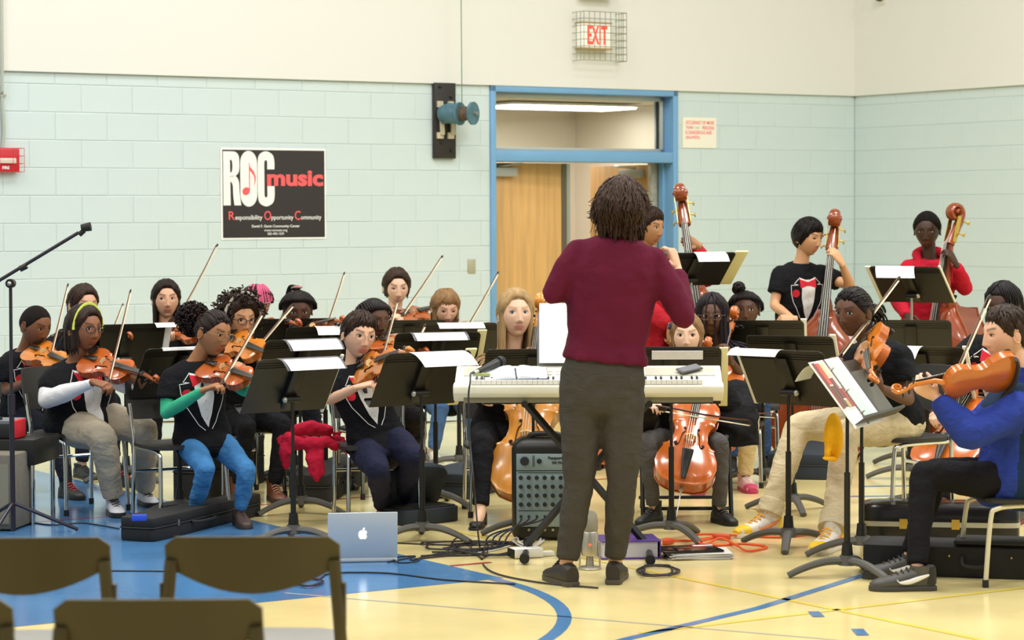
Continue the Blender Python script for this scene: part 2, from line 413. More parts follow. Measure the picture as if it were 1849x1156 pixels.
# in these frames local -Y points into the room
ps = wthing('poster', 'black poster with white ROC lettering and red music on the pale block wall', 'poster', (8.085, WY, 1.495))
PW, PH = .905, .702
MB().box((PW/2, -.004, PH/2), (PW, .004, PH)).build('sheet', m_paper, ps)
MB().box((PW/2+.001, -.0068, PH/2-.001), (PW-.028, .0012, PH-.03)).build('printed_field', m_print_black, ps)
ix0, iz0, isx, isz = .016, .016, (PW-.028)/1067, (PH-.03)/930
def pfit(name, txt, x0, y0, x1, y1, m, bold=0, yoff=-.0085):
    me = text_mesh(txt, .1, 1, .0004, bold=bold); co = np.empty(len(me.vertices)*3); me.vertices.foreach_get('co', co); co = co.reshape(-1, 3)
    a, b = co.min(0), co.max(0)
    X0, X1 = ix0+(x0-120)*isx, ix0+(x1-120)*isx; Z1, Z0 = iz0+(1045-y0)*isz, iz0+(1045-y1)*isz
    out = np.stack([X0+(co[:, 0]-a[0])/(b[0]-a[0])*(X1-X0), yoff-co[:, 2], Z0+(co[:, 1]-a[1])/(b[1]-a[1])*(Z1-Z0)], 1)
    me.vertices.foreach_set('co', out.ravel()); me.update(); me.materials.clear(); me.materials.append(m); return mesh_obj(name, me, ps)
mw = mat('print_white', '#f5f5ef', .6)
def pxy(x, y): return (ix0+(x-120)*isx, iz0+(1045-y)*isz)
def pshape(name, poly, m, yo=-.0078, d=.0006):
    mb = MB(); n = len(poly); P = [pxy(*p) for p in poly]
    mb.add([(x, yo, z) for x, z in P], [tuple(range(n))]); return mb
def rr(x0, y0, x1, y1, r, ry=None, n=8):
    ry = ry or r; out = []
    for cx, cy, a0 in ((x1-r, y1-ry, 0), (x0+r, y1-ry, 90), (x0+r, y0+ry, 180), (x1-r, y0+ry, 270)):
        for k in range(n+1): a = R(a0+90*k/n); out.append((cx+r*math.cos(a), cy+ry*math.sin(a)))
    return out
pshape('o', rr(300, 128, 475, 718, 86, 130), mw).build('letter_o', mw, ps)
n_ = pshape('n', [(390, 240), (404, 300), (440, 345), (460, 400), (458, 450), (440, 505), (448, 440), (440, 390), (404, 340), (399, 335), (399, 545), (390, 545)], mw, -.009)
n_.add([(ix0+(359-120+38*math.cos(t)-8*math.sin(t))*isx, -.009, iz0+(1045-555+40*math.sin(t)+14*math.cos(t))*isz) for t in np.linspace(0, 2*PI, 24, endpoint=False)], [tuple(range(24))])
n_.build('music_note', m_print_red, ps)
cpoly = MB()
Cst = spline([(655, 322), (655, 235), (635, 165), (568, 130), (500, 165), (482, 250), (480, 420), (482, 595), (500, 680), (568, 716), (635, 680), (655, 610), (655, 500)], 6)
Cin = spline([(580, 322), (580, 260), (578, 235), (566, 224), (554, 235), (550, 265), (550, 420), (550, 580), (554, 610), (566, 622), (578, 610), (580, 585), (580, 500)], 6)
k = len(Cst); P1 = [pxy(p.x, p.y) for p in Cst]; P2 = [pxy(p.x, p.y) for p in Cin]
cpoly.add([(x, -.0078, z) for x, z in P1+P2], [(i, i+1, k+i+1, k+i) for i in range(k-1)]); cpoly.build('letter_c', mw, ps)
rp = MB()
def quadstrip(A, B):
    k = len(A); P = [pxy(*p) for p in A+B]; rp.add([(x, -.0078, z) for x, z in P], [(i, i+1, k+i+1, k+i) for i in range(k-1)])
quadstrip([(125, 135), (125, 705)], [(195, 135), (200, 705)])
A_ = [(p.x, p.y) for p in spline([(190, 135), (250, 140), (285, 180), (292, 270), (285, 350), (250, 395), (190, 410)], 5)]
B_ = [(p.x, p.y) for p in spline([(190, 222), (208, 226), (217, 245), (220, 290), (217, 335), (208, 355), (190, 360)], 5)]
quadstrip(A_, B_)
A_ = [(p.x, p.y) for p in spline([(190, 395), (250, 395), (285, 450), (292, 560), (308, 705)], 5)]
B_ = [(p.x, p.y) for p in spline([(190, 450), (208, 460), (222, 500), (226, 600), (238, 705)], 5)]
quadstrip(A_, B_); rp.build('letter_r', mw, ps)
pfit('lettering', 'music', 577, 330, 1172, 500, m_print_red, .004)
for t, x0, y0, x1, y1, m in (('R', 178, 768, 240, 858, m_print_red), ('esponsibility', 245, 808, 525, 872, mw), ('O', 545, 764, 617, 862, m_print_red), ('pportunity', 620, 812, 850, 872, mw), ('C', 865, 764, 928, 862, m_print_red), ('ommunity', 932, 812, 1148, 872, mw), ('David F. Gantt Community Center', 415, 912, 917, 948, mw), ('www.rocmusic.org', 543, 958, 785, 990, mw), ('585-490-1559', 577, 995, 750, 1020, mw)):
    pfit('lettering', t, x0, y0, x1, y1, m, .0015 if 'David' in t else .0006)
# occupancy notice
oc = wthing('occupancy_notice', 'white notice with red lettering beside the blue door frame', 'sign', (12.453, WY, 2.245))
ow, oh = .362, .262
MB().box((ow/2, -.004, oh/2), (ow, .004, oh)).build('sheet', mat('notice_paper', '#f3efdd', .7), oc)
ix0, iz0, isx, isz = 0, 0, ow/222, oh/208
ps_keep, ps = ps, oc
def pxy2(x, y): return x
_o = (938, 820)
for t, x0, y0, x1, y1 in (('OCCUPANCY BY MORE', 957, 843, 1145, 868), ('THAN', 957, 878, 1006, 900), ('PERSONS', 1066, 878, 1145, 902), ('IS DANGEROUS AND', 957, 910, 1130, 935), ('UNLAWFUL', 957, 945, 1052, 967)):
    pfit('lettering', t, x0-_o[0]+120, y0-_o[1]+1045-208, x1-_o[0]+120, y1-_o[1]+1045-208, m_print_red, .001, -.0066)
pfit('lettering', '500', 1018-_o[0]+120, 883-_o[1]+837, 1048-_o[0]+120, 898-_o[1]+837, mat('pencil_grey', '#b9b3a0', .7), 0, -.0066)
ps = ps_keep
# exit sign in its wire cage
ex = wthing('exit_sign', 'white exit sign with red letters behind a wire cage above the doors', 'exit sign', (11.50, WY-.03, 3.05))
MB().box((-.02, -.05, .11), (.30, .09, .21)).build('housing', mat('exit_housing', '#f6f1e4', .5, emit=.25), ex, bevel=.012)
MB().box((-.02, -.05, .215), (.31, .10, .012)).build('top_rim', mat('aged_rim', '#b79a66', .5), ex); MB().box((-.02, -.05, .003), (.31, .10, .012)).build('bottom_rim', mat('aged_rim', '#b79a66', .5), ex)
me = text_mesh('EXIT', .1, 1, .001, bold=.002); co = np.empty(len(me.vertices)*3); me.vertices.foreach_get('co', co); co = co.reshape(-1, 3); a, b = co.min(0), co.max(0)
co2 = np.stack([-.115+(co[:, 0]-a[0])/(b[0]-a[0])*.20, -.0965-co[:, 2], .035+(co[:, 1]-a[1])/(b[1]-a[1])*.155], 1)
me.vertices.foreach_set('co', co2.ravel()); me.materials.clear(); me.materials.append(mat('exit_red', '#f2432f', .5, emit=.6)); mesh_obj('lettering', me, ex)
wire = mat('cage_wire', '#8d9682', .4, metal=.6)
X0, X1, Z0, Z1, YD = -.20, .23, -.10, .30, -.17
for k in range(8):
    z = Z0+(Z1-Z0)*k/7; MB().tube([(X0, 0, z), (X0, YD, z), (X1, YD, z), (X1, 0, z)], .0028, 5).build('cage_wire', wire, ex)
for k in range(9):
    x = X0+(X1-X0)*k/8; MB().tube([(x, YD, Z0), (x, YD, Z1)], .0028, 5).build('cage_wire', wire, ex)
for x in (X0, X1):
    for y in (-.06, -.12): MB().tube([(x, y, Z0), (x, y, Z1)], .0028, 5).build('cage_wire', wire, ex)
ex2 = wthing('speaker_grille', 'pale wall fitting at the top edge above the exit sign', 'wall fitting', (11.50, WY-.03, 3.46))
MB().box((0, -.05, .09), (.32, .1, .16)).build('housing', m_white, ex2, bevel=.01)
for k in range(5): MB().box((0, -.102, .03+.025*k), (.24, .006, .008)).build('louvre', m_alu, ex2)
# fire alarm and conduit at the left edge
fa = wthing('fire_alarm', 'red fire alarm strobe at the left edge of the block wall', 'fire alarm', (6.345, WY, 2.0))
MB().box((0, -.03, .085), (.23, .06, .17)).build('body', m_red, fa, bevel=.008)
MB().box((.02, -.068, .08), (.13, .02, .04)).build('strobe_lens', mat('strobe_lens', '#dcd8c8', .2), fa, bevel=.008)
me = text_mesh('FIRE', .03, 1, .001, bold=.001); me.transform(Matrix.Translation((-.02, -.063, .02)) @ Matrix.Rotation(PI/2, 4, 'X')); me.materials.clear(); me.materials.append(mw); mesh_obj('lettering', me, fa)
for z in (.0, .06, .115, .17): MB().tube([(-.13, 0, z), (-.13, -.1, z), (.135, -.1, z), (.135, 0, z)], .002, 5).build('guard_wire', m_red, fa)
for x in (-.05, .05, .135): MB().tube([(x, -.1, 0), (x, -.1, .17)], .002, 5).build('guard_wire', m_red, fa)
cd = wthing('conduit', 'grey metal conduit rising from the fire alarm', 'conduit', (6.345, WY, 2.17))
MB().tube(spline([(.0, -.02, 0), (.012, -.02, .15), (-.005, -.025, .45), (-.005, -.05, .6), (-.005, -.05, 3)], 4), .013, 10).build('pipe', m_alu, cd)
MB().box((-.0, -.02, .38), (.06, .03, .018)).build('strap', m_steel, cd)
# light switch blank plate
sw = wthing('switch_plate', 'small steel blank plate on the wall left of the door frame', 'switch plate', (10.323, WY, 1.26))
MB().box((0, -.004, 0), (.072, .008, .115)).build('plate', mat('nickel_plate', '#b6b196', .4, metal=.35), sw, bevel=.003)
for z in (-.04, .04): MB().ball((0, -.008, z), .004, 8, 6).build('screw', m_steel, sw)
# winch on a black board
wi = wthing('cable_winch', 'blue hand winch with cable drum bolted to a black board', 'winch', (10.06, WY, 2.134))
MB().box((0, -.02, .30), (.20, .04, .605)).build('backboard', mat('black_board', '#2a2522', .6, noise=.1), wi, bevel=.004)
for x, z in ((-.05, .57), (.055, .49), (-.04, .12), (.055, .06)): MB().ball((x, -.045, z), .012, 10, 6).build('bolt', m_dark, wi)
m_winch = mat('worn_teal_paint', '#4c737f', .5, noise=.25, nscale=14); m_bracket = mat('aged_cream_metal', '#c9bfa0', .5, noise=.1)
for x in (-.055, .045):
    MB().box((x, -.05, .43), (.05, .02, .05)).build('bracket', m_bracket, wi); MB().box((x+.012, -.058, .31), (.035, .018, .25), rx=-.08).build('bracket', m_bracket, wi); MB().box((x, -.05, .18), (.055, .022, .05)).build('bracket', m_bracket, wi)
h = MB(); h.tube([(-.05, -.05, .35), (-.01, -.12, .355), (.035, -.19, .35)], [.06, .085, .08], 18); h.box((-.01, -.08, .39), (.08, .12, .03)); h.box((-.01, -.08, .29), (.09, .12, .03)); h.build('gear_housing', m_winch, wi, bevel=.004)
ax = V((.5, -.87, 0)).normalized()
c0 = V((.035, -.19, .35))
MB().tube([c0, c0+ax*.02], .092, 26).build('flange', m_winch, wi); MB().tube([c0+ax*.12, c0+ax*.14], .092, 26).build('flange', m_winch, wi)
MB().tube([c0+ax*.02, c0+ax*.12], .05, 20).build('drum', mat('rusty_wire_rope', '#6d5c49', .6, noise=.3, nscale=60), wi)
for k in range(9): 
    q = c0+ax*(.024+.0112*k); MB().tube([q, q+ax*.007], .058-.003*(k % 3), 20).build('cable_turn', mat('rusty_wire_rope', '#6d5c49', .6), wi)
MB().tube([c0+ax*.14, c0+ax*.17], .014, 10).build('axle', m_steel, wi)
MB().tube([c0+ax*.03+V((0, 0, .06)), c0+ax*.02+V((0, 0, 3.2))], .004, 6).build('hoist_cable', mat('green_cable', '#6d8f6a', .5), wi)
# small dome camera on the right wall, at the top edge
q = rwallpt(1600, -4)
dc = empty('dome_camera', label='small black dome on a white mount high on the right wall', cat='camera'); dc.matrix_basis = Matrix.Translation(RM @ q) @ Matrix.Rotation(YAW-PI/2, 4, 'Z')
MB().tube([(0, 0, 0), (0, -.05, 0)], .055, 20).build('mount', m_white, dc); MB().ball((0, -.08, .01), .045, 16, 10).build('dome', m_dark, dc)
# ================================================================== INSTRUMENTS
def varnish(name, col, col2):
    if name in MATS: return MATS[name]
    m = mat(name, col, .22, spec=.5, coat=.5, noise=.16, nscale=5, stretch=(6, 1, 1)); return m
m_ebony = mat('ebony', '#1a1612', .35); m_string = mat('string_metal', '#c9c5b8', .3, metal=.8); m_maple = mat('bridge_maple', '#e2c48a', .5)
m_brass = mat('brass', '#cfae58', .3, metal=.9); m_fhole = mat('f_hole_dark', '#1c0d06', .8)
OUT_V = [(0, 0), (.12, .004), (.21, .04), (.272, .12), (.292, .21), (.282, .29), (.255, .355), (.238, .395), (.246, .41), (.236, .418), (.205, .435), (.172, .48), (.158, .54), (.16, .60), (.176, .65), (.198, .682), (.212, .69), (.204, .705), (.212, .74), (.232, .79), (.236, .84), (.218, .905), (.17, .96), (.10, .99), (.055, 1.0)]
OUT_B = [(0, 0), (.12, .004), (.22, .04), (.285, .12), (.305, .20), (.295, .28), (.265, .345), (.242, .38), (.250, .395), (.24, .405), (.205, .43), (.178, .475), (.17, .52), (.176, .56), (.192, .60), (.208, .615), (.202, .63), (.215, .68), (.218, .72), (.205, .78), (.165, .845), (.115, .91), (.075, .96), (.06, 1.0)]
def outline(pts, L):
    right = [(x*L, y*L) for x, y in pts]
    return right + [(-x, y) for x, y in reversed(right) if x > 1e-6]
PROTO = {}
def make_instrument(kind):
    """local X width, Y from the bottom of the body to the scroll, Z out of the top plate"""
    if kind in PROTO: return PROTO[kind]
    if kind in ('violin', 'viola', 'violin_orange'):
        L, rib, neck, pb, arch = (.356, .032, .125, .09, .016); pts = OUT_V; sw = .012; cols = ('#b4581f', '#9a4417')
        if kind == 'violin_orange': cols = ('#cf7a24', '#bd6418')
        if kind == 'viola': L, rib, neck, pb = .40, .040, .145, .10; cols = ('#c9701d', '#b05a16')
    elif kind in ('cello', 'cello_pale'): L, rib, neck, pb, arch = (.70, .108, .27, .17, .03); pts = OUT_V; sw = .026; cols = (('#c0601c', '#a84c14') if kind == 'cello' else ('#cf8a35', '#b9732a'))
    else: L, rib, neck, pb, arch = (1.06, .20, .42, .22, .045); pts = OUT_B; sw = .04; cols = ('#8c3f1a', '#74310f')
    k = L/.356; small = kind[:3] == 'vio'
    mw_ = varnish(kind+'_varnish', cols[0], 0); mb_ = varnish(kind+'_back_varnish', cols[1], 0)
    root = bpy.data.objects.new({'cello_pale': 'cello', 'violin_orange': 'violin', 'bass': 'double_bass'}.get(kind, kind), None)
    def part(mb, nm, m, par=root, sm=.6): 
        me = mb.mesh(nm, m, sm); o = bpy.data.objects.new(nm, me); o.parent = par; return o
    o = outline(pts, L); n = len(o); mb = MB()
    cx = lambda y: min(max(y, .25*L), .8*L)
    rings = [(1.0, -rib*.02, 0, 1), (1.02, -rib*.02, 0, 1), (1.02, .003*k, 0, 0), (.97, .004*k, 0, 0)]+[(s, .004*k+arch*L/.356*.55*(1-(s/.97)**2)**.8, 0, 0) for s in (.88, .74, .56, .36, .16)]
    vs = []; 
    for s, z, _, _ in rings: vs += [(x*s, cx(y)+(y-cx(y))*s if s < .97 else (y-.5*L)*s+.5*L, z) for x, y in o]
    fs = []
    for j in range(len(rings)-1):
        for i in range(n): fs.append((j*n+i, j*n+(i+1) % n, (j+1)*n+(i+1) % n, (j+1)*n+i))
    fs.append(tuple(range((len(rings)-1)*n, len(rings)*n)))
    mb.add(vs, fs); body = part(mb, 'top_plate', mw_)
    mb = MB()
    rr_ = [(1.0, 0), (1.0, -rib), (1.02, -rib), (1.02, -rib-.004*k), (.96, -rib-.005*k), (.8, -rib-.005*k-arch*k*.3), (.5, -rib-.005*k-arch*k*.5), (.2, -rib-.005*k-arch*k*.55)]
    vs = []
    for s, z in rr_: vs += [(x*s, cx(y)+(y-cx(y))*s if s < .97 else (y-.5*L)*s+.5*L, z) for x, y in o]
    fs = []
    for j in range(len(rr_)-1):
        for i in range(n): fs.append((j*n+(i+1) % n, j*n+i, (j+1)*n+i, (j+1)*n+(i+1) % n))
    fs.append(tuple(range((len(rr_)-1)*n, len(rr_)*n))[::-1]); mb.add(vs, fs); part(mb, 'back_and_ribs', mb_)
    zt = lambda s: .004*k+arch*k*.55*(1-min(1, s/.97)**2)**.8
    # f holes
    for sx in (-1, 1):
        mb = MB(); P = spline([(.068, .63), (.058, .615), (.062, .59), (.082, .56), (.092, .50), (.100, .45), (.122, .425), (.138, .435), (.130, .455)], 5)
        Q = [V((sx*p.x*L*1.0, p.y*L-.04*L, zt(abs(p.x)/.16*.62)+.0015*k)) for p in P]
        mb.tube(Q, [.0016*k+.0026*k*math.sin(PI*i/(len(Q)-1)) for i in range(len(Q))], 6, flat=.25, up=(0, 0, 1))
        mb.ball(Q[1], (.005*k, .005*k, .001*k), 10, 4); mb.ball(Q[-2], (.006*k, .006*k, .001*k), 10, 4)
        part(mb, 'f_hole', m_fhole)
    kf = k*(1 if small else .74 if kind[:5] == 'cello' else .62)
    hb = .033*k if small else .09*(L/.7) if kind[:5] == 'cello' else .14
    yb = .46*L
    mb = MB(); mb.prism([(-.021*k, 0), (-.012*k, 0), (-.010*k, hb*.3), (.010*k, hb*.3), (.012*k, 0), (.021*k, 0), (.019*k, hb*.75), (.0, hb), (-.019*k, hb*.75)], -.002*k, .002*k, M=Matrix.Translation((0, yb, arch*k*.5)) @ Matrix.Rotation(PI/2, 4, 'X')); part(mb, 'bridge', m_maple)
    mb = MB(); zt0 = arch*k*.5; mb.loft([((0, .02*L, zt0+.004*k), (.008*k, 0, 0), (0, 0, .004*k)), ((0, .06*L, zt0+.008*k), (.010*k, 0, 0), (0, 0, .004*k)), ((0, .30*L, zt0+hb*.62), (.020*k, 0, 0), (0, 0, .005*k)), ((0, .315*L, zt0+hb*.6), (.018*k, 0, 0), (0, 0, .003*k))], 12); part(mb, 'tailpiece', m_ebony)
    ytop = L+neck; zn = .006*k+ (.02*k if small else .035*k*.5)
    fb0 = .68*L
    zf0, zf1 = zt0+hb*.55, zn+.006*k
    mb = MB(); mb.loft([((0, fb0, zf0), (.0205*kf*1.0, 0, 0), (0, 0, .005*kf)), ((0, ytop, zf1), (.0125*kf, 0, 0), (0, 0, .004*kf))], 12, sq=3); part(mb, 'fingerboard', m_ebony)
    mb = MB(); mb.loft([((0, L-.012*k, -rib*.35), (.014*k, 0, 0), (0, 0, rib*.45)), ((0, L+.012*k, 0), (.0135*k, 0, 0), (0, 0, .014*k)), ((0, L+.03*k, zn-.010*k), (.0125*kf, 0, 0), (0, 0, .010*k)), ((0, ytop, zn-.008*k), (.0115*kf, 0, 0), (0, 0, .009*k))], 12); part(mb, 'neck', mw_)
    # pegbox and scroll
    mb = MB(); R0 = pb*.30
    path = [(ytop, zn-.004*k, sw*1.05, .011*k), (ytop+pb*.35, zn-.014*k, sw*.95, .012*k), (ytop+pb*.75, zn-.03*k, sw*.82, .010*k), (ytop+pb*.98, zn-.036*k, sw*.8, .008*k)]
    cy_, cz_ = ytop+pb*1.02, zn-.036*k+R0
    for t in np.linspace(-PI/2+.25, PI*2.6, 26):
        q = (t+PI/2)/(PI*3.1); r_ = R0*(1-.8*q); path.append((cy_+r_*math.cos(t)*.95, cz_+r_*math.sin(t), sw*(.8+.55*q), .0075*k*(1-.55*q)))
    rings = []
    for i, (y, z, w_, t_) in enumerate(path):
        a = path[max(i-1, 0)]; b = path[min(i+1, len(path)-1)]; d = V((0, b[0]-a[0], b[1]-a[1])).normalized(); nn = V((0, -d.z, d.y))
        rings.append(((0, y, z), (w_, 0, 0), nn*t_))
    mb.loft(rings, 10); sco = part(mb, 'scroll', mw_)
    for i in range(4):
        s_ = 1 if i % 2 else -1; y = ytop+pb*(.18+.2*i); z = zn-.010*k-.006*k*i
        mb = MB()
        if kind == 'bass':
            mb.tube([(s_*sw*.6, y, z), (s_*(sw+.028), y-.01, z-.02)], .005, 8); mb.ball((s_*(sw+.034), y-.012, z-.024), (.006, .017, .013), 10, 6); part(mb, 'tuning_peg', m_brass)
        else:
            mb.tube([(-s_*sw, y, z), (s_*(sw+.012*k), y, z)], [.003*k, .004*k], 8); mb.ball((s_*(sw+.02*k), y, z), (.012*k, .004*k, .010*k), 10, 6); part(mb, 'peg', m_ebony)
    if kind == 'bass':
        for s_ in (-1, 1):
            mb = MB(); mb.box((s_*(sw+.003), ytop+pb*.5, zn-.035), (.004, pb*.85, .035), rx=-.16); part(mb, 'tuning_plate', m_brass)
    for i in range(4):
        x = (i-1.5)/1.5; mb = MB()
        mb.tube([(x*.012*kf, .30*L, zt0+hb*.66), (x*.0165*kf, yb, zt0+hb*(1.0-.1*abs(x))), (x*.009*kf, ytop, zf1+.005*k), (x*.006*kf, ytop+pb*(.25+.15*i), zn-.008*k)], .0006*k if small else .0014*(1 if kind[:5] == 'cello' else 1.4), 5); part(mb, 'string', m_string)
    if small:
        mb = MB(); mb.loft([((-.075, .035, .020), (.004, 0, 0), (0, .010, 0)), ((-.06, .04, .026), (.03, 0, 0), (0, .026, 0)), ((-.05, .04, .031), (.036, 0, 0), (0, .03, 0)), ((-.05, .04, .029), (.024, 0, 0), (0, .020, 0))], 16); part(mb, 'chin_rest', m_ebony)
        mb = MB(); mb.tube([(-.02, -.004, .015), (-.02, -.006, -.025)], .003, 6); mb.tube([(-.035, -.004, .015), (-.035, -.003, -.025)], .003, 6); part(mb, 'clamp', m_steel)
        mb = MB(); mb.tube(spline([(-.11, .05, -rib-.035), (-.05, .025, -rib-.03), (.05, .03, -rib-.03), (.115, .08, -rib-.035)], 5), .009, 8, flat=1.6); part(mb, 'shoulder_rest', mat('shoulder_rest', '#2a2320', .6))
    else:
        ep = .30 if kind[:5] == 'cello' else .13
        mb = MB(); mb.tube([(0, .01, -rib*.5), (0, -.03, -rib*.5)], .012*k*.6, 10); mb.tube([(0, -.02, -rib*.5), (0, -ep, -rib*.5)], .005, 8); mb.ball((0, -ep, -rib*.5), .008, 8, 6); part(mb, 'endpin', m_steel)
    PROTO[kind] = (root, L, ytop+pb+R0, rib); return PROTO[kind]
def place_instrument(kind, M, label, scale=1.0, group=None, col=None):
    root, L, tot, rib = make_instrument(kind)
    e = bpy.data.objects.new(root.name.split('.')[0], None); C.objects.link(e); e.empty_display_size = .05
    e.matrix_basis = M @ Matrix.Scale(scale, 4)
    for ch in root.children:
        c = ch.copy(); C.objects.link(c); c.parent = e
    cat = {'violin': 'violin', 'violin_orange': 'violin', 'viola': 'viola', 'cello': 'cello', 'cello_pale': 'cello', 'bass': 'double bass'}[kind]
    return setp(e, label, cat, group)
_bow = {}
def make_bow(kind):
    if kind in _bow: return _bow[kind]
    L = {'violin': .72, 'cello': .70, 'bass': .70}[kind]; root = bpy.data.objects.new('bow', None)
    t = 1.0 if kind == 'violin' else 1.35
    def part(mb, nm, m): o = bpy.data.objects.new(nm, mb.mesh(nm, m, .7)); o.parent = root
    part(MB().tube([(0, 0, .012*t), (0, L*.25, .011*t), (0, L*.5, .007*t), (0, L*.75, .008*t), (0, L-.01, .014*t)], [.0045*t, .0042*t, .004*t, .0036*t, .003*t], 8), 'stick', mat('bow_wood', '#5c3320', .35))
    part(MB().box((0, .045, .004*t), (.011*t, .05, .016*t)), 'frog', m_ebony)
    part(MB().tube([(0, -.012, .012*t), (0, .004, .012*t)], .005*t, 10), 'screw', m_steel)
    part(MB().loft([((0, L-.02, .012*t), (.004, 0, 0), (0, 0, .006*t)), ((0, L-.002, .004*t), (.0045, 0, 0), (0, .002, .010*t)), ((0, L+.008, .002*t), (.0035, 0, 0), (0, .002, .006*t))], 8), 'tip', m_ebony)
    part(MB().box((0, (L+.05)/2, -.007*t), (.0095*t, L-.07, .0022)), 'bow_hair', mat('bow_hair', '#efe2bd', .6))
    _bow[kind] = (root, L); return _bow[kind]
def place_bow(kind, a, b, nrm, label, group=None):       # a frog end, b direction towards the tip, nrm: stick side
    root, L = make_bow(kind); e = bpy.data.objects.new('bow', None); C.objects.link(e); e.empty_display_size = .05
    e.matrix_basis = frame(a, V(b)-V(a), nrm)
    for ch in root.children:
        c = ch.copy(); C.objects.link(c); c.parent = e
    return setp(e, label, 'bow', group)
# ================================================================== MUSIC STANDS
m_desk = mat('stand_black', '#1e1b14', .38, spec=.5, bump=.02); m_grey = mat('stand_foot_grey', '#55534d', .55)
def fdir(phi): return V((math.sin(R(phi)), -math.cos(R(phi)), 0))
def music_stand(px, py, d, phi, tau, label, W=.51, H=.335, tilt=None, pole_grey=False, lip=True, far=False):
    """px,py: centre of the desk in the photograph, d its depth; phi: the way its player faces; tau: lean from vertical"""
    c = at(px, py, d); f = fdir(phi); up = V((0, 0, 1))*math.cos(R(tau))+f*math.sin(R(tau)); nrm = up.cross(V((0, 0, 1)).cross(f)).normalized()
    if nrm.dot(f) > 0: nrm = -nrm                            # nrm points to the player
    e = empty('music_stand', (c.x, c.y, 0), label=label, cat='music stand', group='music stands')
    x = up.cross(nrm).normalized()                          # local frame: X across, Y up the desk, Z to the player
    D = Matrix(((x.x, up.x, nrm.x, c.x), (x.y, up.y, nrm.y, c.y), (x.z, up.z, nrm.z, c.z), (0, 0, 0, 1)))
    L = wm(e).inverted() @ D
    w2, h2 = W/2, H/2
    desk = MB(); r = .03
    poly = [(-w2, -h2), (w2, -h2)]+[(w2-r+r*math.cos(a), h2-r+r*math.sin(a)) for a in np.linspace(0, PI/2, 6)]+[(-w2+r-r*math.sin(a), h2-r+r*math.cos(a)) for a in np.linspace(0, PI/2, 6)]
    desk.prism(poly, -.0015, .0015)
    for yy in (h2-.028, h2-.042, h2-.056): desk.box((0, yy, -.003), (W*.96, .006, .004))
    dk = desk.build('desk', m_desk, e, smooth=None); dk.matrix_basis = L
    lp = MB().box((0, -h2, .03), (W, .002, .062)).box((0, -h2+.006, .061), (W, .012, .002)).build('shelf_lip', m_desk, e); lp.matrix_basis = L
    sp = MB().box((0, .0, -.014), (.075, H*.8, .026), taper=.85).build('spine', m_desk, e, bevel=.003); sp.matrix_basis = L
    hinge = c-nrm*.045-up*.06
    hg = MB().tube([hinge+x*.04, hinge-x*.04], .017, 12).build('tilt_hinge', m_black, e, world=True)
    MB().ball(hinge+x*.045*(1 if x.y < 0 else -1), .016, 12, 8).build('tilt_knob', m_steel, hg, world=True)
    base = V((hinge.x, hinge.y, 0)); zc = hinge.z
    MB().tube([base+V((0, 0, .33)), V((hinge.x, hinge.y, zc))], .0085, 10).build('inner_pole', m_steel if pole_grey else m_black, e, world=True)
    MB().tube([base+V((0, 0, .10)), base+V((0, 0, zc*.62))], .0145, 12).tube([base+V((0, 0, .07)), base+V((0, 0, .16))], [.03, .022], 14).build('outer_pole', m_black, e, world=True)
    if not far:
        hub = MB().tube([base+V((0, 0, .055)), base+V((0, 0, .10))], [.042, .034], 14).build('hub', m_grey, e, world=True)
        for k in range(3):
            a = R(phi-90+30+120*k); dr = V((math.cos(a), math.sin(a), 0))
            P = spline([base+V((0, 0, .075)), base+dr*.10+V((0, 0, .072)), base+dr*.20+V((0, 0, .045)), base+dr*.275+V((0, 0, .012))], 5)
            MB().tube(P, [.02-.005*i/(len(P)-1) for i in range(len(P))], 8, flat=1.3, up=(0, 0, 1)).build('leg', m_grey, e, world=True)
    return dict(e=e, D=D, W=W, H=H, up=up, n=nrm, x=x, c=c, sx=1 if x.x > 0 else -1)
def sheet(s, x0, x1, over, label, down=.2, mt=None, name='sheet_music', skew=0, drop=.35, cat='sheet music'):
    """a sheet standing on the desk whose top folds back over the upper edge by 'over' metres"""
    D = s['D']; h2 = s['H']/2; P = []; x0, x1 = sorted((s['sx']*x0, s['sx']*x1)); skew *= s['sx']
    n = 8
    for i in range(3): P.append((h2-down+down*i/2, .004))
    for i in range(1, n+1):
        t = i/n; P.append((h2+.012*math.sin(min(1, t*2)*PI/2)-over*drop*t*t, .004-over*t*1.0))
    vs = []; fs = []
    for i, (y, z) in enumerate(P):
        k = skew*max(0, i-2)/n; vs += [(x0+k, y, z), (x1+k, y, z), (x0+k, y-.0006, z+.0012), (x1+k, y-.0006, z+.0012)]
    for i in range(len(P)-1):
        a, b = 4*i, 4*i+4; fs += [(a, a+1, b+1, b), (a+2, b+2, b+3, a+3), (a, b, b+2, a+2), (a+1, a+3, b+3, b+1)]
    fs += [(0, 2, 3, 1), (len(vs)-4, len(vs)-3, len(vs)-1, len(vs)-2)]
    mb = MB().add(vs, fs); o = mb.build(name, mt or m_sheet, None, label, cat, 'sheets on the music stands', smooth=.9); o.matrix_basis = D; return o
m_sheet = mat('music_paper', '#f4f3f3', .6, noise=.03, nscale=40)
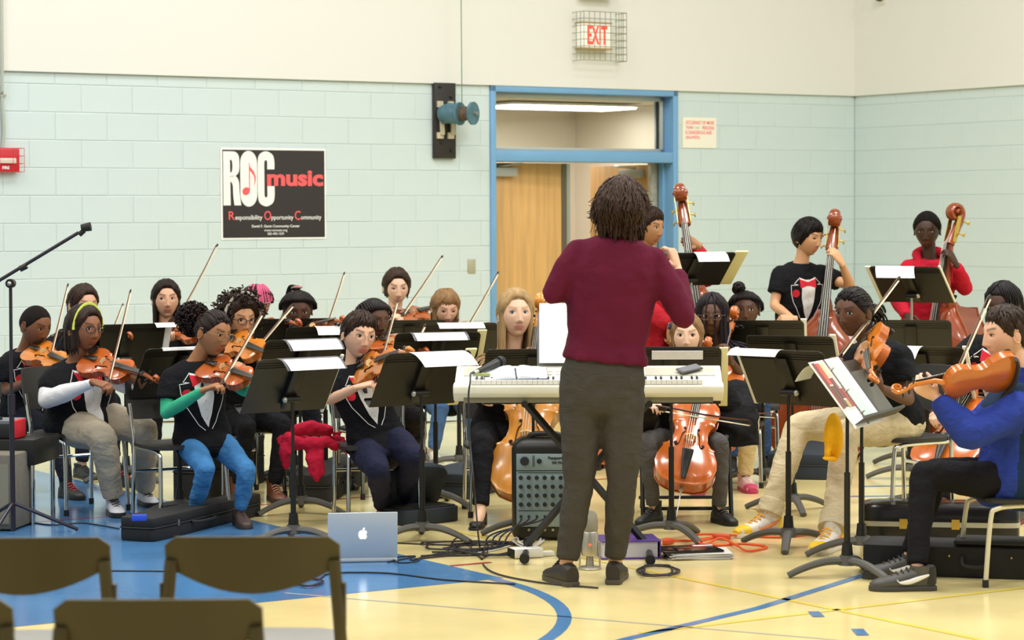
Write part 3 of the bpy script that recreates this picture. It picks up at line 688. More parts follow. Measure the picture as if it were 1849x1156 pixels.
def staff_mat():
    if 'score_page' in MATS: return MATS['score_page']
    m = mat('score_page', '#f5f5f2', .6); nt = m.node_tree; b = nt.nodes['Principled BSDF']
    tc = nt.nodes.new('ShaderNodeTexCoord'); sx = nt.nodes.new('ShaderNodeSeparateXYZ'); nt.links.new(tc.outputs['Object'], sx.inputs[0])
    a = nt.nodes.new('ShaderNodeMath'); a.operation = 'MULTIPLY'; a.inputs[1].default_value = 48; nt.links.new(sx.outputs[1], a.inputs[0])
    f = nt.nodes.new('ShaderNodeMath'); f.operation = 'FRACT'; nt.links.new(a.outputs[0], f.inputs[0])
    g = nt.nodes.new('ShaderNodeMath'); g.operation = 'LESS_THAN'; g.inputs[1].default_value = .35; nt.links.new(f.outputs[0], g.inputs[0])
    n = nt.nodes.new('ShaderNodeTexNoise'); n.inputs['Scale'].default_value = 130; nt.links.new(tc.outputs['Object'], n.inputs['Vector'])
    h = nt.nodes.new('ShaderNodeMath'); h.operation = 'MULTIPLY'; nt.links.new(g.outputs[0], h.inputs[0]); nt.links.new(n.outputs['Fac'], h.inputs[1])
    mx = nt.nodes.new('ShaderNodeMix'); mx.data_type = 'RGBA'; mx.inputs[6].default_value = lin('#f5f5f2')+(1,); mx.inputs[7].default_value = lin('#8d8d96')+(1,)
    nt.links.new(h.outputs[0], mx.inputs[0]); nt.links.new(mx.outputs[2], b.inputs['Base Color']); return m
m_folder = mat('cream_folder', '#e9dfa6', .6); m_folder_w = mat('pale_folder', '#e8e4cf', .6)
def folder(s, x0, x1, label, y0=-.9, y1=1.0, m=None, z=.008, twist=0):
    D = s['D']; h2 = s['H']/2; x0, x1 = sorted((s['sx']*x0, s['sx']*x1))
    mb = MB().box(((x0+x1)/2, h2*(y0+y1)/2, z), (x1-x0, h2*(y1-y0), .012))
    o = mb.build('music_folder', m or m_folder, None, label, 'folder', 'folders on the music stands', bevel=.002); o.matrix_basis = D @ Matrix.Rotation(R(twist), 4, 'Z'); return o
# ================================================================== CHAIRS
m_seat = mat('chair_plastic', '#26241f', .5, bump=.05, bscale=300)
def chair(px, py, phi, label, seat_h=.44, loc=None, back_h=.80, legm=None):
    p = loc if loc is not None else gnd(px, py)
    e = empty('student_chair', (p[0], p[1], 0), R(phi), label, 'chair', 'orchestra chairs')   # local -Y is the way the chair faces
    sm = legm or m_chrome
    sh = seat_h
    seat = MB().loft([((0, 0, sh-.012), (.19, 0, 0), (0, .18, 0)), ((0, 0, sh-.006), (.215, 0, 0), (0, .205, 0)), ((0, 0, sh+.010), (.215, 0, 0), (0, .205, 0)), ((0, 0, sh+.016), (.20, 0, 0), (0, .19, 0)), ((0, .02, sh+.008), (.12, 0, 0), (0, .11, 0))], 28, sq=4.5)
    seat.build('seat', m_seat, e)
    b = MB(); by0, bz0, bz1 = .225, sh+.13, sh+.37
    vs = []; fs = []; nx, nz = 10, 6
    for side in (0, 1):
        for j in range(nz+1):
            for i in range(nx+1):
                u, v = i/nx*2-1, j/nz*2-1
                r_ = 1-.06*abs(v)**4; wv = .215*u*r_
                zz = bz0+(bz1-bz0)*(v*(1-.05*abs(u)**4)+1)/2
                vs.append((wv, by0+.05*(zz-bz0)/.24-.035*(u*u)+(.018 if side else 0)+.02, zz))
    k = (nx+1)*(nz+1)
    for j in range(nz):
        for i in range(nx):
            a = j*(nx+1)+i; fs.append((a, a+1, a+nx+2, a+nx+1)); fs.append((k+a, k+a+nx+1, k+a+nx+2, k+a+1))
    edge = [j*(nx+1) for j in range(nz+1)]
    for lst, fl_ in (([i for i in range(nx+1)], 0), ([nz*(nx+1)+i for i in range(nx+1)], 1), ([j*(nx+1) for j in range(nz+1)], 1), ([j*(nx+1)+nx for j in range(nz+1)], 0)):
        for a, c in zip(lst, lst[1:]): fs.append((a, a+k, c+k, c) if fl_ == 0 else (a, c, c+k, a+k))
    b.add(vs, fs).build('backrest', m_seat, e, smooth=.9)
    for s in (-1, 1):
        MB().tube(spline([(s*.20, .20, 0.015), (s*.195, .185, sh-.02), (s*.195, .21, sh+.10), (s*.20, .235, sh+.22)], 5), .0115, 10).build('back_leg', sm, e)
        MB().tube(spline([(s*.20, -.215, .015), (s*.19, -.19, sh-.08), (s*.188, -.16, sh-.03), (s*.186, -.05, sh-.018), (s*.186, .17, sh-.018)], 5), .0115, 10).build('front_leg', sm, e)
        for y in (.20, -.215): MB().tube([(s*.20, y, 0), (s*.20, y, .035)], .015, 10).build('foot_cap', m_rubber, e)
    MB().tube([(-.195, .19, sh-.15), (.195, .19, sh-.15)], .009, 8).build('stretcher', sm, e)
    return e
# ================================================================== SOFT CASES
def case_outline(L, w0, w1): return [(-w0*.75, 0), (w0*.75, 0), (w0, .05*L), (w0*1.02, .25*L), (w0*.9, .4*L), (w1*1.15, .6*L), (w1, .95*L), (w1*.7, L), (-w1*.7, L), (-w1, .95*L), (-w1*1.15, .6*L), (-w0*.9, .4*L), (-w0*1.02, .25*L), (-w0, .05*L)]
m_case = mat('case_cloth', '#181817', .75, bump=.15, bscale=400); m_case_n = mat('case_navy', '#222b35', .75, bump=.15, bscale=400)
m_velvet = mat('case_lining', '#15130f', .9)
def violin_case(p, ang, label, L=.76, w0=.125, w1=.07, h=.13, m=None, handle=True, side_up=False, group='instrument cases'):
    m = m or m_case
    e = empty('violin_case', (p[0], p[1], 0), ang, label, 'instrument case', group)
    po = case_outline(L, w0, w1); po = [(q.x, q.y) for q in spline(po, 3, True)]
    MB().prism(po, 0, h*.55).build('case_bottom', m, e, bevel=.012)
    MB().prism(po, h*.57, h).build('case_lid', m, e, bevel=.02)
    z = MB(); P = [V((x*1.005, y, h*.56)) for x, y in po]; z.tube(P+[P[0]], .005, 6); z.build('zip', m_rubber, e)
    MB().tube(spline([(w0*1.0, .32*L, h*.5), (w0*1.0+.035, .36*L, h*.5), (w0*1.0+.03, .48*L, h*.5), (w0*.9, .52*L, h*.5)], 4), .008, 8).build('handle', m_rubber, e)
    MB().box((w0*.98, .2*L, h*.60), (.02, .012, .03)).build('zip_pull', m_steel, e)
    return e
# ================================================================== PEOPLE
m_skin = attr_mat('skin', .48, .4)
m_sclera = mat('eye_white', '#dcd6cd', .3); m_pupil = mat('eye_pupil', '#120c0a', .2); m_lash = mat('eye_lash', '#1c120d', .7)
def sstep(x): x = np.clip(x, 0, 1); return x*x*(3-2*x)
NLAT, NLON = 60, 76
_t = (np.arange(NLAT)+.5)/NLAT; TH = PI*(_t+.05*np.sin(2*PI*_t))
_p = np.arange(NLON)/NLON; PHI = 2*PI*_p-.55*np.sin(2*PI*_p)
def head_shape(jaw=1.0, nose=1.0, lips=1.0, wide=1.0, cheek=0.0):
    T, F = np.meshgrid(TH, PHI, indexing='ij'); sT, cT = np.sin(T), np.cos(T); sF, cF = np.sin(F), np.cos(F)
    low = np.clip(-cT, 0, 1); x = .0785*wide*sT*sF; y = .094*sT*cF; z = .110*cT
    front = cF > 0
    yl = .094*np.sign(cF)*np.abs(cF)*np.power(sT, .55)
    y = np.where((cT < 0) & front, y*(1-low)+yl*low*.97, y)
    xl = .0785*wide*np.power(sT, .7)*sF
    x = np.where(cT < 0, (x*(1-low)+xl*low)*(1-.30*jaw**-1*low**1.4), x)
    y = np.where(~front & (cT < 0), y*(1-.30*low), y); y = np.where(~front & (cT > -.2), y*1.06, y)
    f = sstep(y/.045)*front
    ax = np.abs(x)
    g = lambda a, s: np.exp(-(a/s)**2)
    zz = z
    h = np.interp(zz, [-.048, -.037, -.030, -.012, .012, .028], [0, .010, .0195, .013, .0055, 0])*nose
    sg = np.interp(zz, [-.04, -.026, .0, .02], [.0120, .0100, .0060, .0065])*(.6+.4*nose)
    dy = h*g(x, sg)
    dy += .004*nose*g(ax-.0125, .006)*g(zz+.034, .007)
    dy -= .0070*g(ax-.031, .0165)*g(zz-.011, .0115)
    dy += .0022*g(ax-.028, .022)*g(zz-.034, .009)
    dy += (.0050*lips*g(x, .025)*(g(zz+.0565, .0055)+.9*g(zz+.0675, .0065))-.0035*g(x, .025)*g(zz+.0615, .0026))
    dy -= .003*g(x, .012)*g(zz+.079, .006)
    dy += .005*g(x, .018)*g(zz+.098, .012)
    dy += .004*cheek*g(ax-.04, .02)*g(zz+.03, .025)
    y = y+dy*f
    x = x+np.sign(x)*.004*cheek*g(zz+.035, .03)
    pts = np.stack([x, y, z], -1)
    lipm = np.clip(f*np.exp(-(x/.0245)**4)*np.clip(g(zz+.0565, .0062)+g(zz+.067, .0075), 0, 1)*1.25, 0, 1)
    browm = np.clip(f*1.5*g(zz-.0335-.004*np.clip((ax-.02)/.02, -1, 1)+.10*np.clip(ax-.040, 0, 1), .0042)*sstep((ax-.010)/.006)*sstep((.054-ax)/.008), 0, 1)
    return pts, lipm, browm
FACES = [(j*NLON+i, (j+1)*NLON+i, (j+1)*NLON+(i+1) % NLON, j*NLON+(i+1) % NLON) for j in range(NLAT-1) for i in range(NLON)]
FACES += [tuple(range(NLON)), tuple(range((NLAT-1)*NLON, NLAT*NLON))[::-1]]
HL_A = [0, 22, 42, 58, 72, 84, 92, 108, 130, 180]; HL_Z = [.072, .069, .050, .022, .0, -.012, .014, -.03, -.062, -.068]
def hair_cap(pts, th, hl=0.0, noise=0.0, ns=60, front=1.0, line=None, lift=0):
    x, y, z = pts[..., 0], pts[..., 1], pts[..., 2]
    az = np.degrees(np.abs(np.arctan2(x, y))); zm = np.interp(az, HL_A, line or HL_Z)+hl
    m = sstep((z-zm)/.014+.3)
    nrm = pts/np.linalg.norm(pts, axis=-1, keepdims=True)
    m2 = sstep((z-zm)/.045); t = th*(.4*m+.6*m2)-.004*(1-m)
    if noise:
        t = t+noise*m*(np.sin(x*ns*7+np.sin(z*ns*5))*np.sin(y*ns*6+1.3*np.sin(x*ns*4))*.6+.4*np.sin(z*ns*13+y*ns*9)*np.sin(x*ns*11))
    q = pts+nrm*t[..., None]; q[..., 2] += lift*m*np.clip(z/.1, 0, 1)
    return q
def ik(a, c, l1, l2, pole):
    d = c-a; L = min(d.length, (l1+l2)*.985); dn = d.normalized(); c = a+dn*L
    x = (l1*l1-l2*l2+L*L)/(2*L); h = math.sqrt(max(0, l1*l1-x*x)); pv = pole-dn*pole.dot(dn)
    pv = pv.normalized() if pv.length > 1e-5 else perp(dn)[0]
    return a+dn*x+pv*h, c
def hand_mb(S, w, hd, pn, curl=.5, spread=.1, thumb=.5, left=False):
    """w wrist, hd finger direction, pn palm normal"""
    mb = MB(); M = frame(w, hd, pn)                        # local X side, Y fingers, Z palm side
    sx = -1 if left else 1                                   # thumb side
    k = S
    mb.loft([((0, -.03*k, 0), (.024*k, 0, 0), (0, 0, .019*k)), ((0, .0, 0), (.027*k, 0, 0), (0, 0, .018*k)), ((0, .035*k, .001*k), (.037*k, 0, 0), (0, 0, .017*k)), ((0, .075*k, .0), (.041*k, 0, 0), (0, 0, .014*k)), ((0, .094*k, .001*k), (.036*k, 0, 0), (0, 0, .010*k))], 14, M=M)
    for i, (fx, L) in enumerate(((.029, .078), (.010, .086), (-.010, .080), (-.028, .062))):
        fx *= sx; p = V((fx*k, .082*k+(-.006*k if i in (0, 3) else 0), 0)); a = 0; pts = [p-V((0, .02*k, 0)), p]; sp = spread*(1.5-i)*.35*sx
        for seg, ang in zip((.45, .32, .25), (.85, 1.1, .8)):
            a += ang*curl*(1+.08*i); p = p+V((math.sin(sp)*math.cos(a), math.cos(a)*math.cos(sp), math.sin(a)))*L*seg*k; pts.append(p)
        mb.cap_tube(pts, [.0095*k, .0093*k, .0088*k, .0078*k, .0062*k], 8, M=M)
    b = V((sx*.026*k, .012*k, .006*k)); dr = V((sx*(.75-.5*thumb), .62, .25+.5*thumb)).normalized(); dr2 = V((sx*(.35-.6*thumb), .85, .25+.45*thumb)).normalized()
    mb.cap_tube([b, b+dr*.042*k, b+dr*.042*k+dr2*.032*k, b+dr*.042*k+dr2*.056*k], [.0145*k, .0115*k, .0098*k, .0075*k], 8, M=M)
    return mb
def np_mesh(me):
    n = len(me.vertices); co = np.empty(n*3); me.vertices.foreach_get('co', co); co = co.reshape(-1, 3)
    return co, [tuple(p.vertices) for p in me.polygons]
def tint_mesh(name, parts, m):
    vs = []; fs = []; cs = []; k = 0
    for co, f, c in parts:
        vs.append(co); fs += [tuple(i+k for i in q) for q in f]; k += len(co)
        cs.append(np.broadcast_to(np.asarray(c, float), (len(co), 3)))
    vs = np.concatenate(vs); cs = np.concatenate(cs); me = bpy.data.meshes.new(name); me.from_pydata(vs.tolist(), [], fs)
    a = me.color_attributes.new('tint', 'FLOAT_COLOR', 'POINT'); a.data.foreach_set('color', np.concatenate([cs, np.ones((len(cs), 1))], 1).ravel().astype(np.float32))
    me.materials.append(m); me.shade_smooth(); return me
def hair_mat(col, rough=.42):
    return mat('hair_'+col.lstrip('#'), col, rough, spec=.22, noise=.28, nscale=55, stretch=(1, 1, .25), bump=.5 if rough > .6 else .15, bscale=330)
def cloth(col, name='cloth', rough=.85, bump=.12, wr=.30):
    nm = name+'_'+col.lstrip('#')
    if nm in MATS: return MATS[nm]
    m = mat(nm, col, rough, spec=.15, noise=.07, nscale=9, bump=bump, bscale=260); nt = m.node_tree
    bp = [n for n in nt.nodes if n.type == 'BUMP'][0]; tc = [n for n in nt.nodes if n.type == 'TEX_COORD'][0]
    n = nt.nodes.new('ShaderNodeTexNoise'); n.inputs['Scale'].default_value = 11; n.inputs['Detail'].default_value = 3; n.inputs['Distortion'].default_value = 1.2
    mp = nt.nodes.new('ShaderNodeMapping'); mp.inputs['Scale'].default_value = (1, 1, 1.7); mp.inputs['Rotation'].default_value = (.5, .4, .2); nt.links.new(tc.outputs['Object'], mp.inputs[0]); nt.links.new(mp.outputs[0], n.inputs['Vector'])
    b2 = nt.nodes.new('ShaderNodeBump'); b2.inputs['Strength'].default_value = wr; b2.inputs['Distance'].default_value = .05; nt.links.new(n.outputs['Fac'], b2.inputs['Height']); nt.links.new(b2.outputs[0], bp.inputs['Normal'])
    return m
# ------------------------------------------------------------------ garment print (drawn in chest coordinates, laid on the cloth)
m_pw = mat('tee_print_white', '#eceae6', .8, spec=.1); m_pr = mat('tee_print_red', '#d2303c', .8, spec=.1); m_pk = mat('tee_print_black', '#141316', .8, spec=.1); m_pg = mat('tee_print_grey', '#8e8e92', .8)
TUX = [([(-.055, .03), (.055, .03), (.052, -.10), (.03, -.20), (0, -.27), (-.03, -.20), (-.052, -.10)], 0, 0),
       ([(-.062, .045), (-.02, .030), (-.055, .0)], 0, 0), ([(.062, .045), (.02, .030), (.055, .0)], 0, 0),
       ([(-.012, .018), (-.012, -.012), (-.062, -.028), (-.066, .036)], 1, 1), ([(.012, .018), (.012, -.012), (.062, -.028), (.066, .036)], 1, 1), ([(-.014, .016), (.014, .016), (.014, -.012), (-.014, -.012)], 1, 1.6),
       ([(-.095+.026*math.cos(a), -.065+.028*math.sin(a)) for a in np.linspace(0, 2*PI, 14, endpoint=False)], 1, .5)]
TUX += [([(.003*math.cos(a), z+.003*math.sin(a)) for a in np.linspace(0, 2*PI, 8, endpoint=False)], 3, 1) for z in (-.06, -.115, -.17, -.22)]
TUXL = [[(-.06, .045), (-.105, .0), (-.075, -.005), (-.125, -.01), (-.125, -.06), (-.11, -.13), (-.05, -.25), (-.005, -.30)], [(.06, .045), (.105, .0), (.075, -.005), (.125, -.01), (.125, -.06), (.11, -.13), (.05, -.25), (.005, -.30)]]
def tux_print(shirt, org, r, u, f, k, parent, M):
    """r: the wearer's left->image right axis, u up, f front"""
    co, fs = np_mesh(shirt); bvh = BVHTree.FromPolygons([tuple(p) for p in co], fs)
    mb = MB()
    def lay(x, z, lift):
        o = org+r*(x*k)+u*(z*k); hit = bvh.ray_cast(o+f*.5, -f, 1.0)
        return (hit[0]+f*lift) if hit[0] is not None else None
    for poly, mi, lv in TUX:
        bm = bmesh.new(); vs = [bm.verts.new((x, z, 0)) for x, z in poly]; fc = bm.faces.new(vs)
        bmesh.ops.triangulate(bm, faces=bm.faces)
        for _ in range(4):
            es = [e for e in bm.edges if e.calc_length() > .02]
            if not es: break
            bmesh.ops.subdivide_edges(bm, edges=es, cuts=1); bmesh.ops.triangulate(bm, faces=bm.faces)
        idx = {}; P = []; ok = True
        for i, v in enumerate(bm.verts):
            q = lay(v.co.x, v.co.y, .003+.0015*lv); idx[v] = i; P.append(q)
        F = [tuple(idx[v] for v in fc.verts) for fc in bm.faces if all(P[idx[v]] is not None for v in fc.verts)]
        P = [q if q is not None else org for q in P]; mb.add(P, F, mi); bm.free()
    for ln in TUXL:
        pts = []
        for a, b in zip(ln, ln[1:]):
            for t in np.linspace(0, 1, 4)[:-1]: 
                q = lay(a[0]+(b[0]-a[0])*t, a[1]+(b[1]-a[1])*t, .003)
                if q is not None: pts.append(q)
        if len(pts) > 2: mb.tube(pts, .0024*k, 4, 0)
    return mb
def rings_at(t, tab): return [np.interp(t, tab[0], tab[i]) for i in (1, 2, 3)]
#            t     half width, half depth, forward shift   (fractions of the pelvis-neck line, metres for an adult)
TORSO = np.array([[-.20, .125, .10, .0], [-.05, .165, .118, .0], [.08, .170, .115, .0], [.30, .142, .098, .005], [.55, .158, .112, .012], [.75, .168, .112, .006], [.88, .150, .090, -.004], [.96, .114, .072, -.006], [1.0, .065, .058, -.004]]).T
def person(label, d, phi, neck, pel, head, hphi=None, hnod=0, htilt=0, S=1.0, fat=1.0, skin='#8a5a3a', jaw=1.0, nose=1.0, lips=1.0, cheek=0.3, hs=1.0,
           Rw=None, Re=None, Lw=None, Le=None, Rh={}, Lh={}, Rk=None, Rf=None, Lk=None, Lf=None, Rt=None, Lt=None, shw=1.0,
           top=('#161618', 'tee'), under=None, pants='#1d1c20', legw=1.0, shoes=None, eyes='#2a1a10', gaze=(0, 0), eyeh=1.0, smile=0, hair=None, tux=False, glasses=None, stand=False, toe=None, hem=0.0, ears=True, lipc=None, browc=None, extra=None, frog=None, cuffs=False):
    hphi = phi if hphi is None else hphi
    Np = at(neck[0], neck[1], d+(neck[2] if len(neck) > 2 else 0)); P = at(pel[0], pel[1], d+(pel[2] if len(pel) > 2 else 0))
    root = empty('person', (P.x, P.y, 0), label=label, cat='person'); W2L = wm(root).inverted()
    u = (Np-P).normalized(); Lt_ = (Np-P).length; f0 = fdir(phi); r = f0.cross(u).normalized(); f = u.cross(r).normalized()
    sk = lin(skin)
    def trow(t): return rings_at(t, TORSO)
    def torso(mb, ts, grow, add, n=20, k0=1.0):
        rg = []
        for t in ts:
            w_, dd, sh = trow(t); g = grow*(fat if t < .8 else 1+(fat-1)*max(0, (1-t)/.2))
            rg.append((P+u*(Lt_*t)+f*(sh*S), r*(w_*S*g*shw+add), f*(dd*S*g+add)))
        mb.loft(rg, n, sq=2.3)
    shl = {}
    for s, nm in ((1, 'R'), (-1, 'L')): shl[nm] = Np-u*(.082*S)+r*(s*.158*S*shw)-f*(.005*S)
    ua, fa = .285*S, .245*S
    arms = {}
    for nm, w_, e_, s in (('R', Rw, Re, 1), ('L', Lw, Le, -1)):
        sh = shl[nm]
        if nm == 'R' and frog is not None and w_ is not None:
            w0 = w_ if isinstance(w_, Vector) else at(w_[0], w_[1], d+w_[2]); Rh = dict(Rh); hd_ = (frog-w0).normalized(); pn_ = V(Rh.get('palm', (0, .2, -1))).normalized(); pn_ = (pn_-hd_*pn_.dot(hd_)).normalized()
            w_ = frog-hd_*(.093*S)-pn_*(.026*S); Rh.update(dir=hd_, palm=pn_, curl=.72)
        if w_ is None: wp = sh+u*(-.42*S)+f*(.28*S)+r*(-s*.06*S)
        elif isinstance(w_, Vector): wp = w_
        else: wp = at(w_[0], w_[1], d+w_[2])
        if e_ is None: el, wp = ik(sh, wp, ua, fa, V((0, 0, -1))+r*(s*.5)-f*.2)
        elif isinstance(e_, Vector): el, wp = ik(sh, wp, ua, fa, e_)
        else:
            el = at(e_[0], e_[1], d+e_[2]) if len(e_) > 2 else reach(e_[0], e_[1], sh, ua, True)
        arms[nm] = (sh, el, wp)
    hips = {nm: P+r*(s*.088*S)-u*.01 for nm, s in (('R', 1), ('L', -1))}
    legs = {}
    for nm, k_, g_, t_ in (('R', Rk, Rf, Rt), ('L', Lk, Lf, Lt)):
        hp = hips[nm]; s = 1 if nm == 'R' else -1
        G = (gnd(g_[0], g_[1], g_[2] if len(g_) > 2 else 0) if g_ is not None else V((P.x, P.y, 0))+f0*((.40 if not stand else .05)*S)+r*(s*.12*S))
        an = G+V((0, 0, .085*S)); tl, sl = .42*S, .42*S
        if k_ is None: kn, _ = ik(hp, an, tl, sl, (f0*1.0+V((0, 0, 1))*(.6 if not stand else 0)))
        elif len(k_) > 2: kn = at(k_[0], k_[1], d+k_[2])
        else: kn = reach(k_[0], k_[1], hp, tl, True)
        td = fdir(t_ if t_ is not None else phi); legs[nm] = (hp, kn, an, td)
    # head placement
    hf = fdir(hphi); hu = V((0, 0, 1)); hc = at(head[0], head[1], d+(head[2] if len(head) > 2 else (Np.y-d)-.02))
    hr = hf.cross(hu).normalized(); q1 = Matrix.Rotation(R(-hnod), 3, hr); hf = q1 @ hf; hu = q1 @ hu; q2 = Matrix.Rotation(R(htilt), 3, hf); hu = q2 @ hu
    HS = hs*1.09; HM = frame(hc, hf, hu) @ Matrix.Scale(HS, 4); HL = W2L @ HM
    # ---- body: torso, limbs, neck in one skin, then hands and head
    mb = MB(); torso(mb, (-.04, .08, .3, .55, .75, .88, .96, 1.0), .90, -.008)
    for nm in 'RL':
        sh, el, wp = arms[nm]; mb.cap_tube([sh, sh.lerp(el, .35), el], [.046*S, .043*S, .035*S], 12)
        mb.cap_tube([el, el.lerp(wp, .3), wp], [.036*S, .037*S, .0235*S], 12)
        hp, kn, an, td = legs[nm]; mb.cap_tube([hp, kn], [.070*S, .046*S], 12); mb.cap_tube([kn, kn.lerp(an, .3), an], [.046*S, .047*S, .031*S], 12)
        if shoes and shoes.get('style') == 'pump': mb.cap_tube([an, an+td*(.05*S)-V((0, 0, .035*S)), an+td*(.12*S)-V((0, 0, .058*S))], [.034*S, .032*S, .026*S], 10)
    hb = hc-hu*(.075*HS)-hf*(.012*HS); mb.cap_tube([Np-u*(.05*S)-f*.005, Np.lerp(hb, .5), hb+hu*.03], [.060*S, .050*S*(.5+.5*fat), .052*HS], 14)
    bme = remesh(mb, .0115, 5, mats=[m_skin]); xform(bme, W2L); parts = []
    co, fs = np_mesh(bme); parts.append((co, fs, sk)); bpy.data.meshes.remove(bme)
    for nm, H in (('R', Rh), ('L', Lh)):
        sh, el, wp = arms[nm]; fd = (wp-el).normalized(); hd = V(H.get('dir', fd)).normalized(); hd = (hd*H.get('mix', 1.0)+fd*(1-H.get('mix', 1.0))).normalized() if 'dir' in H else fd
        pn = V(H.get('palm', -f+V((0, 0, -.6))))
        hm = remesh(hand_mb(S*.98, wp, hd, pn, H.get('curl', .55), H.get('spread', .15), H.get('thumb', .5), nm == 'L'), .0042, 3, mats=[m_skin]); xform(hm, W2L)
        co, fs = np_mesh(hm); parts.append((co, fs, sk)); bpy.data.meshes.remove(hm)
    pts, lipm, browm = head_shape(jaw, nose, lips, 1.0+.05*(fat-1), cheek)
    hcol = lin(hair[1]) if hair else sk
    bc = lin(browc) if browc else hcol
    c = np.empty(pts.shape); c[:] = sk; lc = np.array(lin(lipc)) if lipc else np.array(sk)*np.array((.95, .62, .62))
    c = c*(1-.9*lipm[..., None])+lc*(.9*lipm[..., None]); c = c*(1-.72*browm[..., None])+np.array(bc)*(.72*browm[..., None])
    ha = np.array(HL)[:3]; hp_ = pts.reshape(-1, 3) @ ha[:, :3].T+ha[:, 3]
    parts.append((hp_, FACES, c.reshape(-1, 3)))
    if ears:
        em = MB()
        for s in (-1, 1):
            A = Matrix.Rotation(s*.30, 3, 'Z') @ Matrix.Rotation(-.15, 3, 'X'); cc = V((s*.0800, -.008, -.006))
            em.ball(cc, (.0065, .017, .030), 14, 10, A=A)
            rim = [cc+A @ V((s*.004, .015*math.cos(a), .028*math.sin(a))) for a in np.linspace(-1.9, 2.4, 14)]; em.tube(rim, .0042, 6)
        eco = np.array([tuple(HL @ V(p)) for p in em.v]); parts.append((eco, em.f, np.array(sk)*.97))
    body = mesh_obj('body', tint_mesh('body', parts, m_skin), root)
    # ---- eyes
    hb_ = BVHTree.FromPolygons([tuple(p) for p in pts.reshape(-1, 3)], FACES)
    m_iris = mat('iris_'+eyes.lstrip('#'), eyes, .25)
    for s in (-1, 1):
        ex_ = .0312*s; ez = .0105; hit = hb_.ray_cast(V((ex_, .3, ez)), V((0, -1, 0)))
        y0 = (hit[0].y if hit[0] else .08)+.0012; em = MB(); wE, hE = .0162, .0076*eyeh
        A = Matrix.Rotation(-s*.24, 3, 'Z'); cE = V((ex_, y0, ez))
        n = 20; bd = []
        for i in range(n):
            a = 2*PI*i/n; X = wE*math.cos(a); Z = hE*math.copysign(abs(math.sin(a))**.85, math.sin(a))*(1.0 if math.sin(a) > 0 else .8); bd.append((X, Z))
        lay_ = lambda X, Z, up_: cE+A @ V((X, up_-10*X*X-9*Z*Z, Z))
        vs = [lay_(0, 0, .0026)]+[lay_(X*.5, Z*.5, .0026) for X, Z in bd]+[lay_(X, Z, .0020) for X, Z in bd]
        em.add(vs, [(0, 1+i, 1+(i+1) % n) for i in range(n)]+[(1+i, 1+n+i, 1+n+(i+1) % n, 1+(i+1) % n) for i in range(n)], 0)
        def disc(rad, lift, mi):
            gx, gz = gaze[0]*.0065, gaze[1]*.003; q = []
            for i in range(14):
                a = 2*PI*i/14; X = gx+rad*math.cos(a); Z = gz+rad*math.sin(a); lim = hE*math.sqrt(max(0, 1-(X/wE)**2)); q.append(lay_(X, max(-lim*.8, min(lim, Z)), lift))
            em.add(q, [tuple(range(14))], mi)
        disc(.0068, .0036, 1); disc(.0032, .0041, 2)
        lid = [lay_(X, Z, .003) for X, Z in bd if Z >= -1e-4]; lid.sort(key=lambda p: p.x); em.tube(lid, .0013, 5, 3)
        em.build('eye', [m_sclera, m_iris, m_pupil, m_lash], body).matrix_basis = HL
    if smile:
        sm_ = MB(); P_ = []
        for i in range(9):
            X = -.022+.044*i/8; hit = hb_.ray_cast(V((X, .3, -.0625+.008*(abs(X)/.022)**2)), V((0, -1, 0))); P_.append(hit[0]+V((0, .0008, 0)))
        sm_.tube(P_, [.0010+.0048*math.sin(PI*i/8) for i in range(9)], 6, flat=.4, up=(0, 0, 1)); sm_.build('teeth', m_sclera, body).matrix_basis = HL
    # ---- top
    tc, ttype = top[0], top[1]; sl_len = {'tee': .62, 'long': 2.0, 'hoodie': 2.0, 'jacket': 2.0, 'sweater': 2.0, 'cap': .35}[ttype]
    puff = {'tee': .010, 'long': .006, 'hoodie': .020, 'jacket': .030, 'sweater': .014, 'cap': .005}[ttype]
    mb = MB(); low = -.16-hem; ts = [low]+[t for t in (-.05, .08, .3, .55, .75, .88, .96, .995) if t > low+.04]
    torso(mb, ts, 1.05, puff+.004)
    if not stand:                       # cloth over the lap
        lp = P+f0*(.07*S)-u*(.02*S); mb.ball(lp, (.15*S*fat, .14*S*fat, .10*S*fat), 16, 10, A=Matrix(((r.x, f.x, u.x), (r.y, f.y, u.y), (r.z, f.z, u.z))))
    for nm in 'RL':
        sh, el, wp = arms[nm]; k = puff
        if ttype in ('tee', 'cap'):
            e2 = sh.lerp(el, sl_len if ttype == 'tee' else .35); din = (sh-el).normalized()
            mb.tube([sh+din*.02-u*.0, sh.lerp(el, .25), e2], [.058*S+k*.5, .062*S+k, .060*S+k*1.3], 14)
            mb.ball(sh, .060*S+k*.5, 12, 8)
        else:
            tk = 1.25 if ttype == 'jacket' else 1.08
            mb.ball(sh, .050*S+k*.6, 12, 8); mb.cap_tube([sh, sh.lerp(el, .4), el], [.049*S+k*.7, .052*S*tk+k*.6, .043*S*tk+k*.6], 14)
            wl = el.lerp(wp, .93); mb.tube([el, el.lerp(wp, .35), el.lerp(wp, .8), wl], [.043*S*tk+k*.6, .044*S*tk+k*.5, .034*S*tk+k*.35, .030*S+k*.25], 14)
    sme = remesh(mb, .0115, 4, disp=.016 if ttype != 'jacket' else .028, dscale=.06 if ttype != 'jacket' else .09, mats=[cloth(tc, 'top', wr=.10 if ttype == 'sweater' else .3)])
    if ttype == 'tee': pass
    names = {'tee': 't_shirt', 'cap': 'top', 'long': 'long_sleeved_top', 'hoodie': 'hoodie', 'jacket': 'fleece_jacket', 'sweater': 'sweater'}
    tux_mb = tux_print(sme, P+u*(Lt_*.80), -r if True else r, u, f, S*1.0*tux if tux else 1, root, None) if tux else None
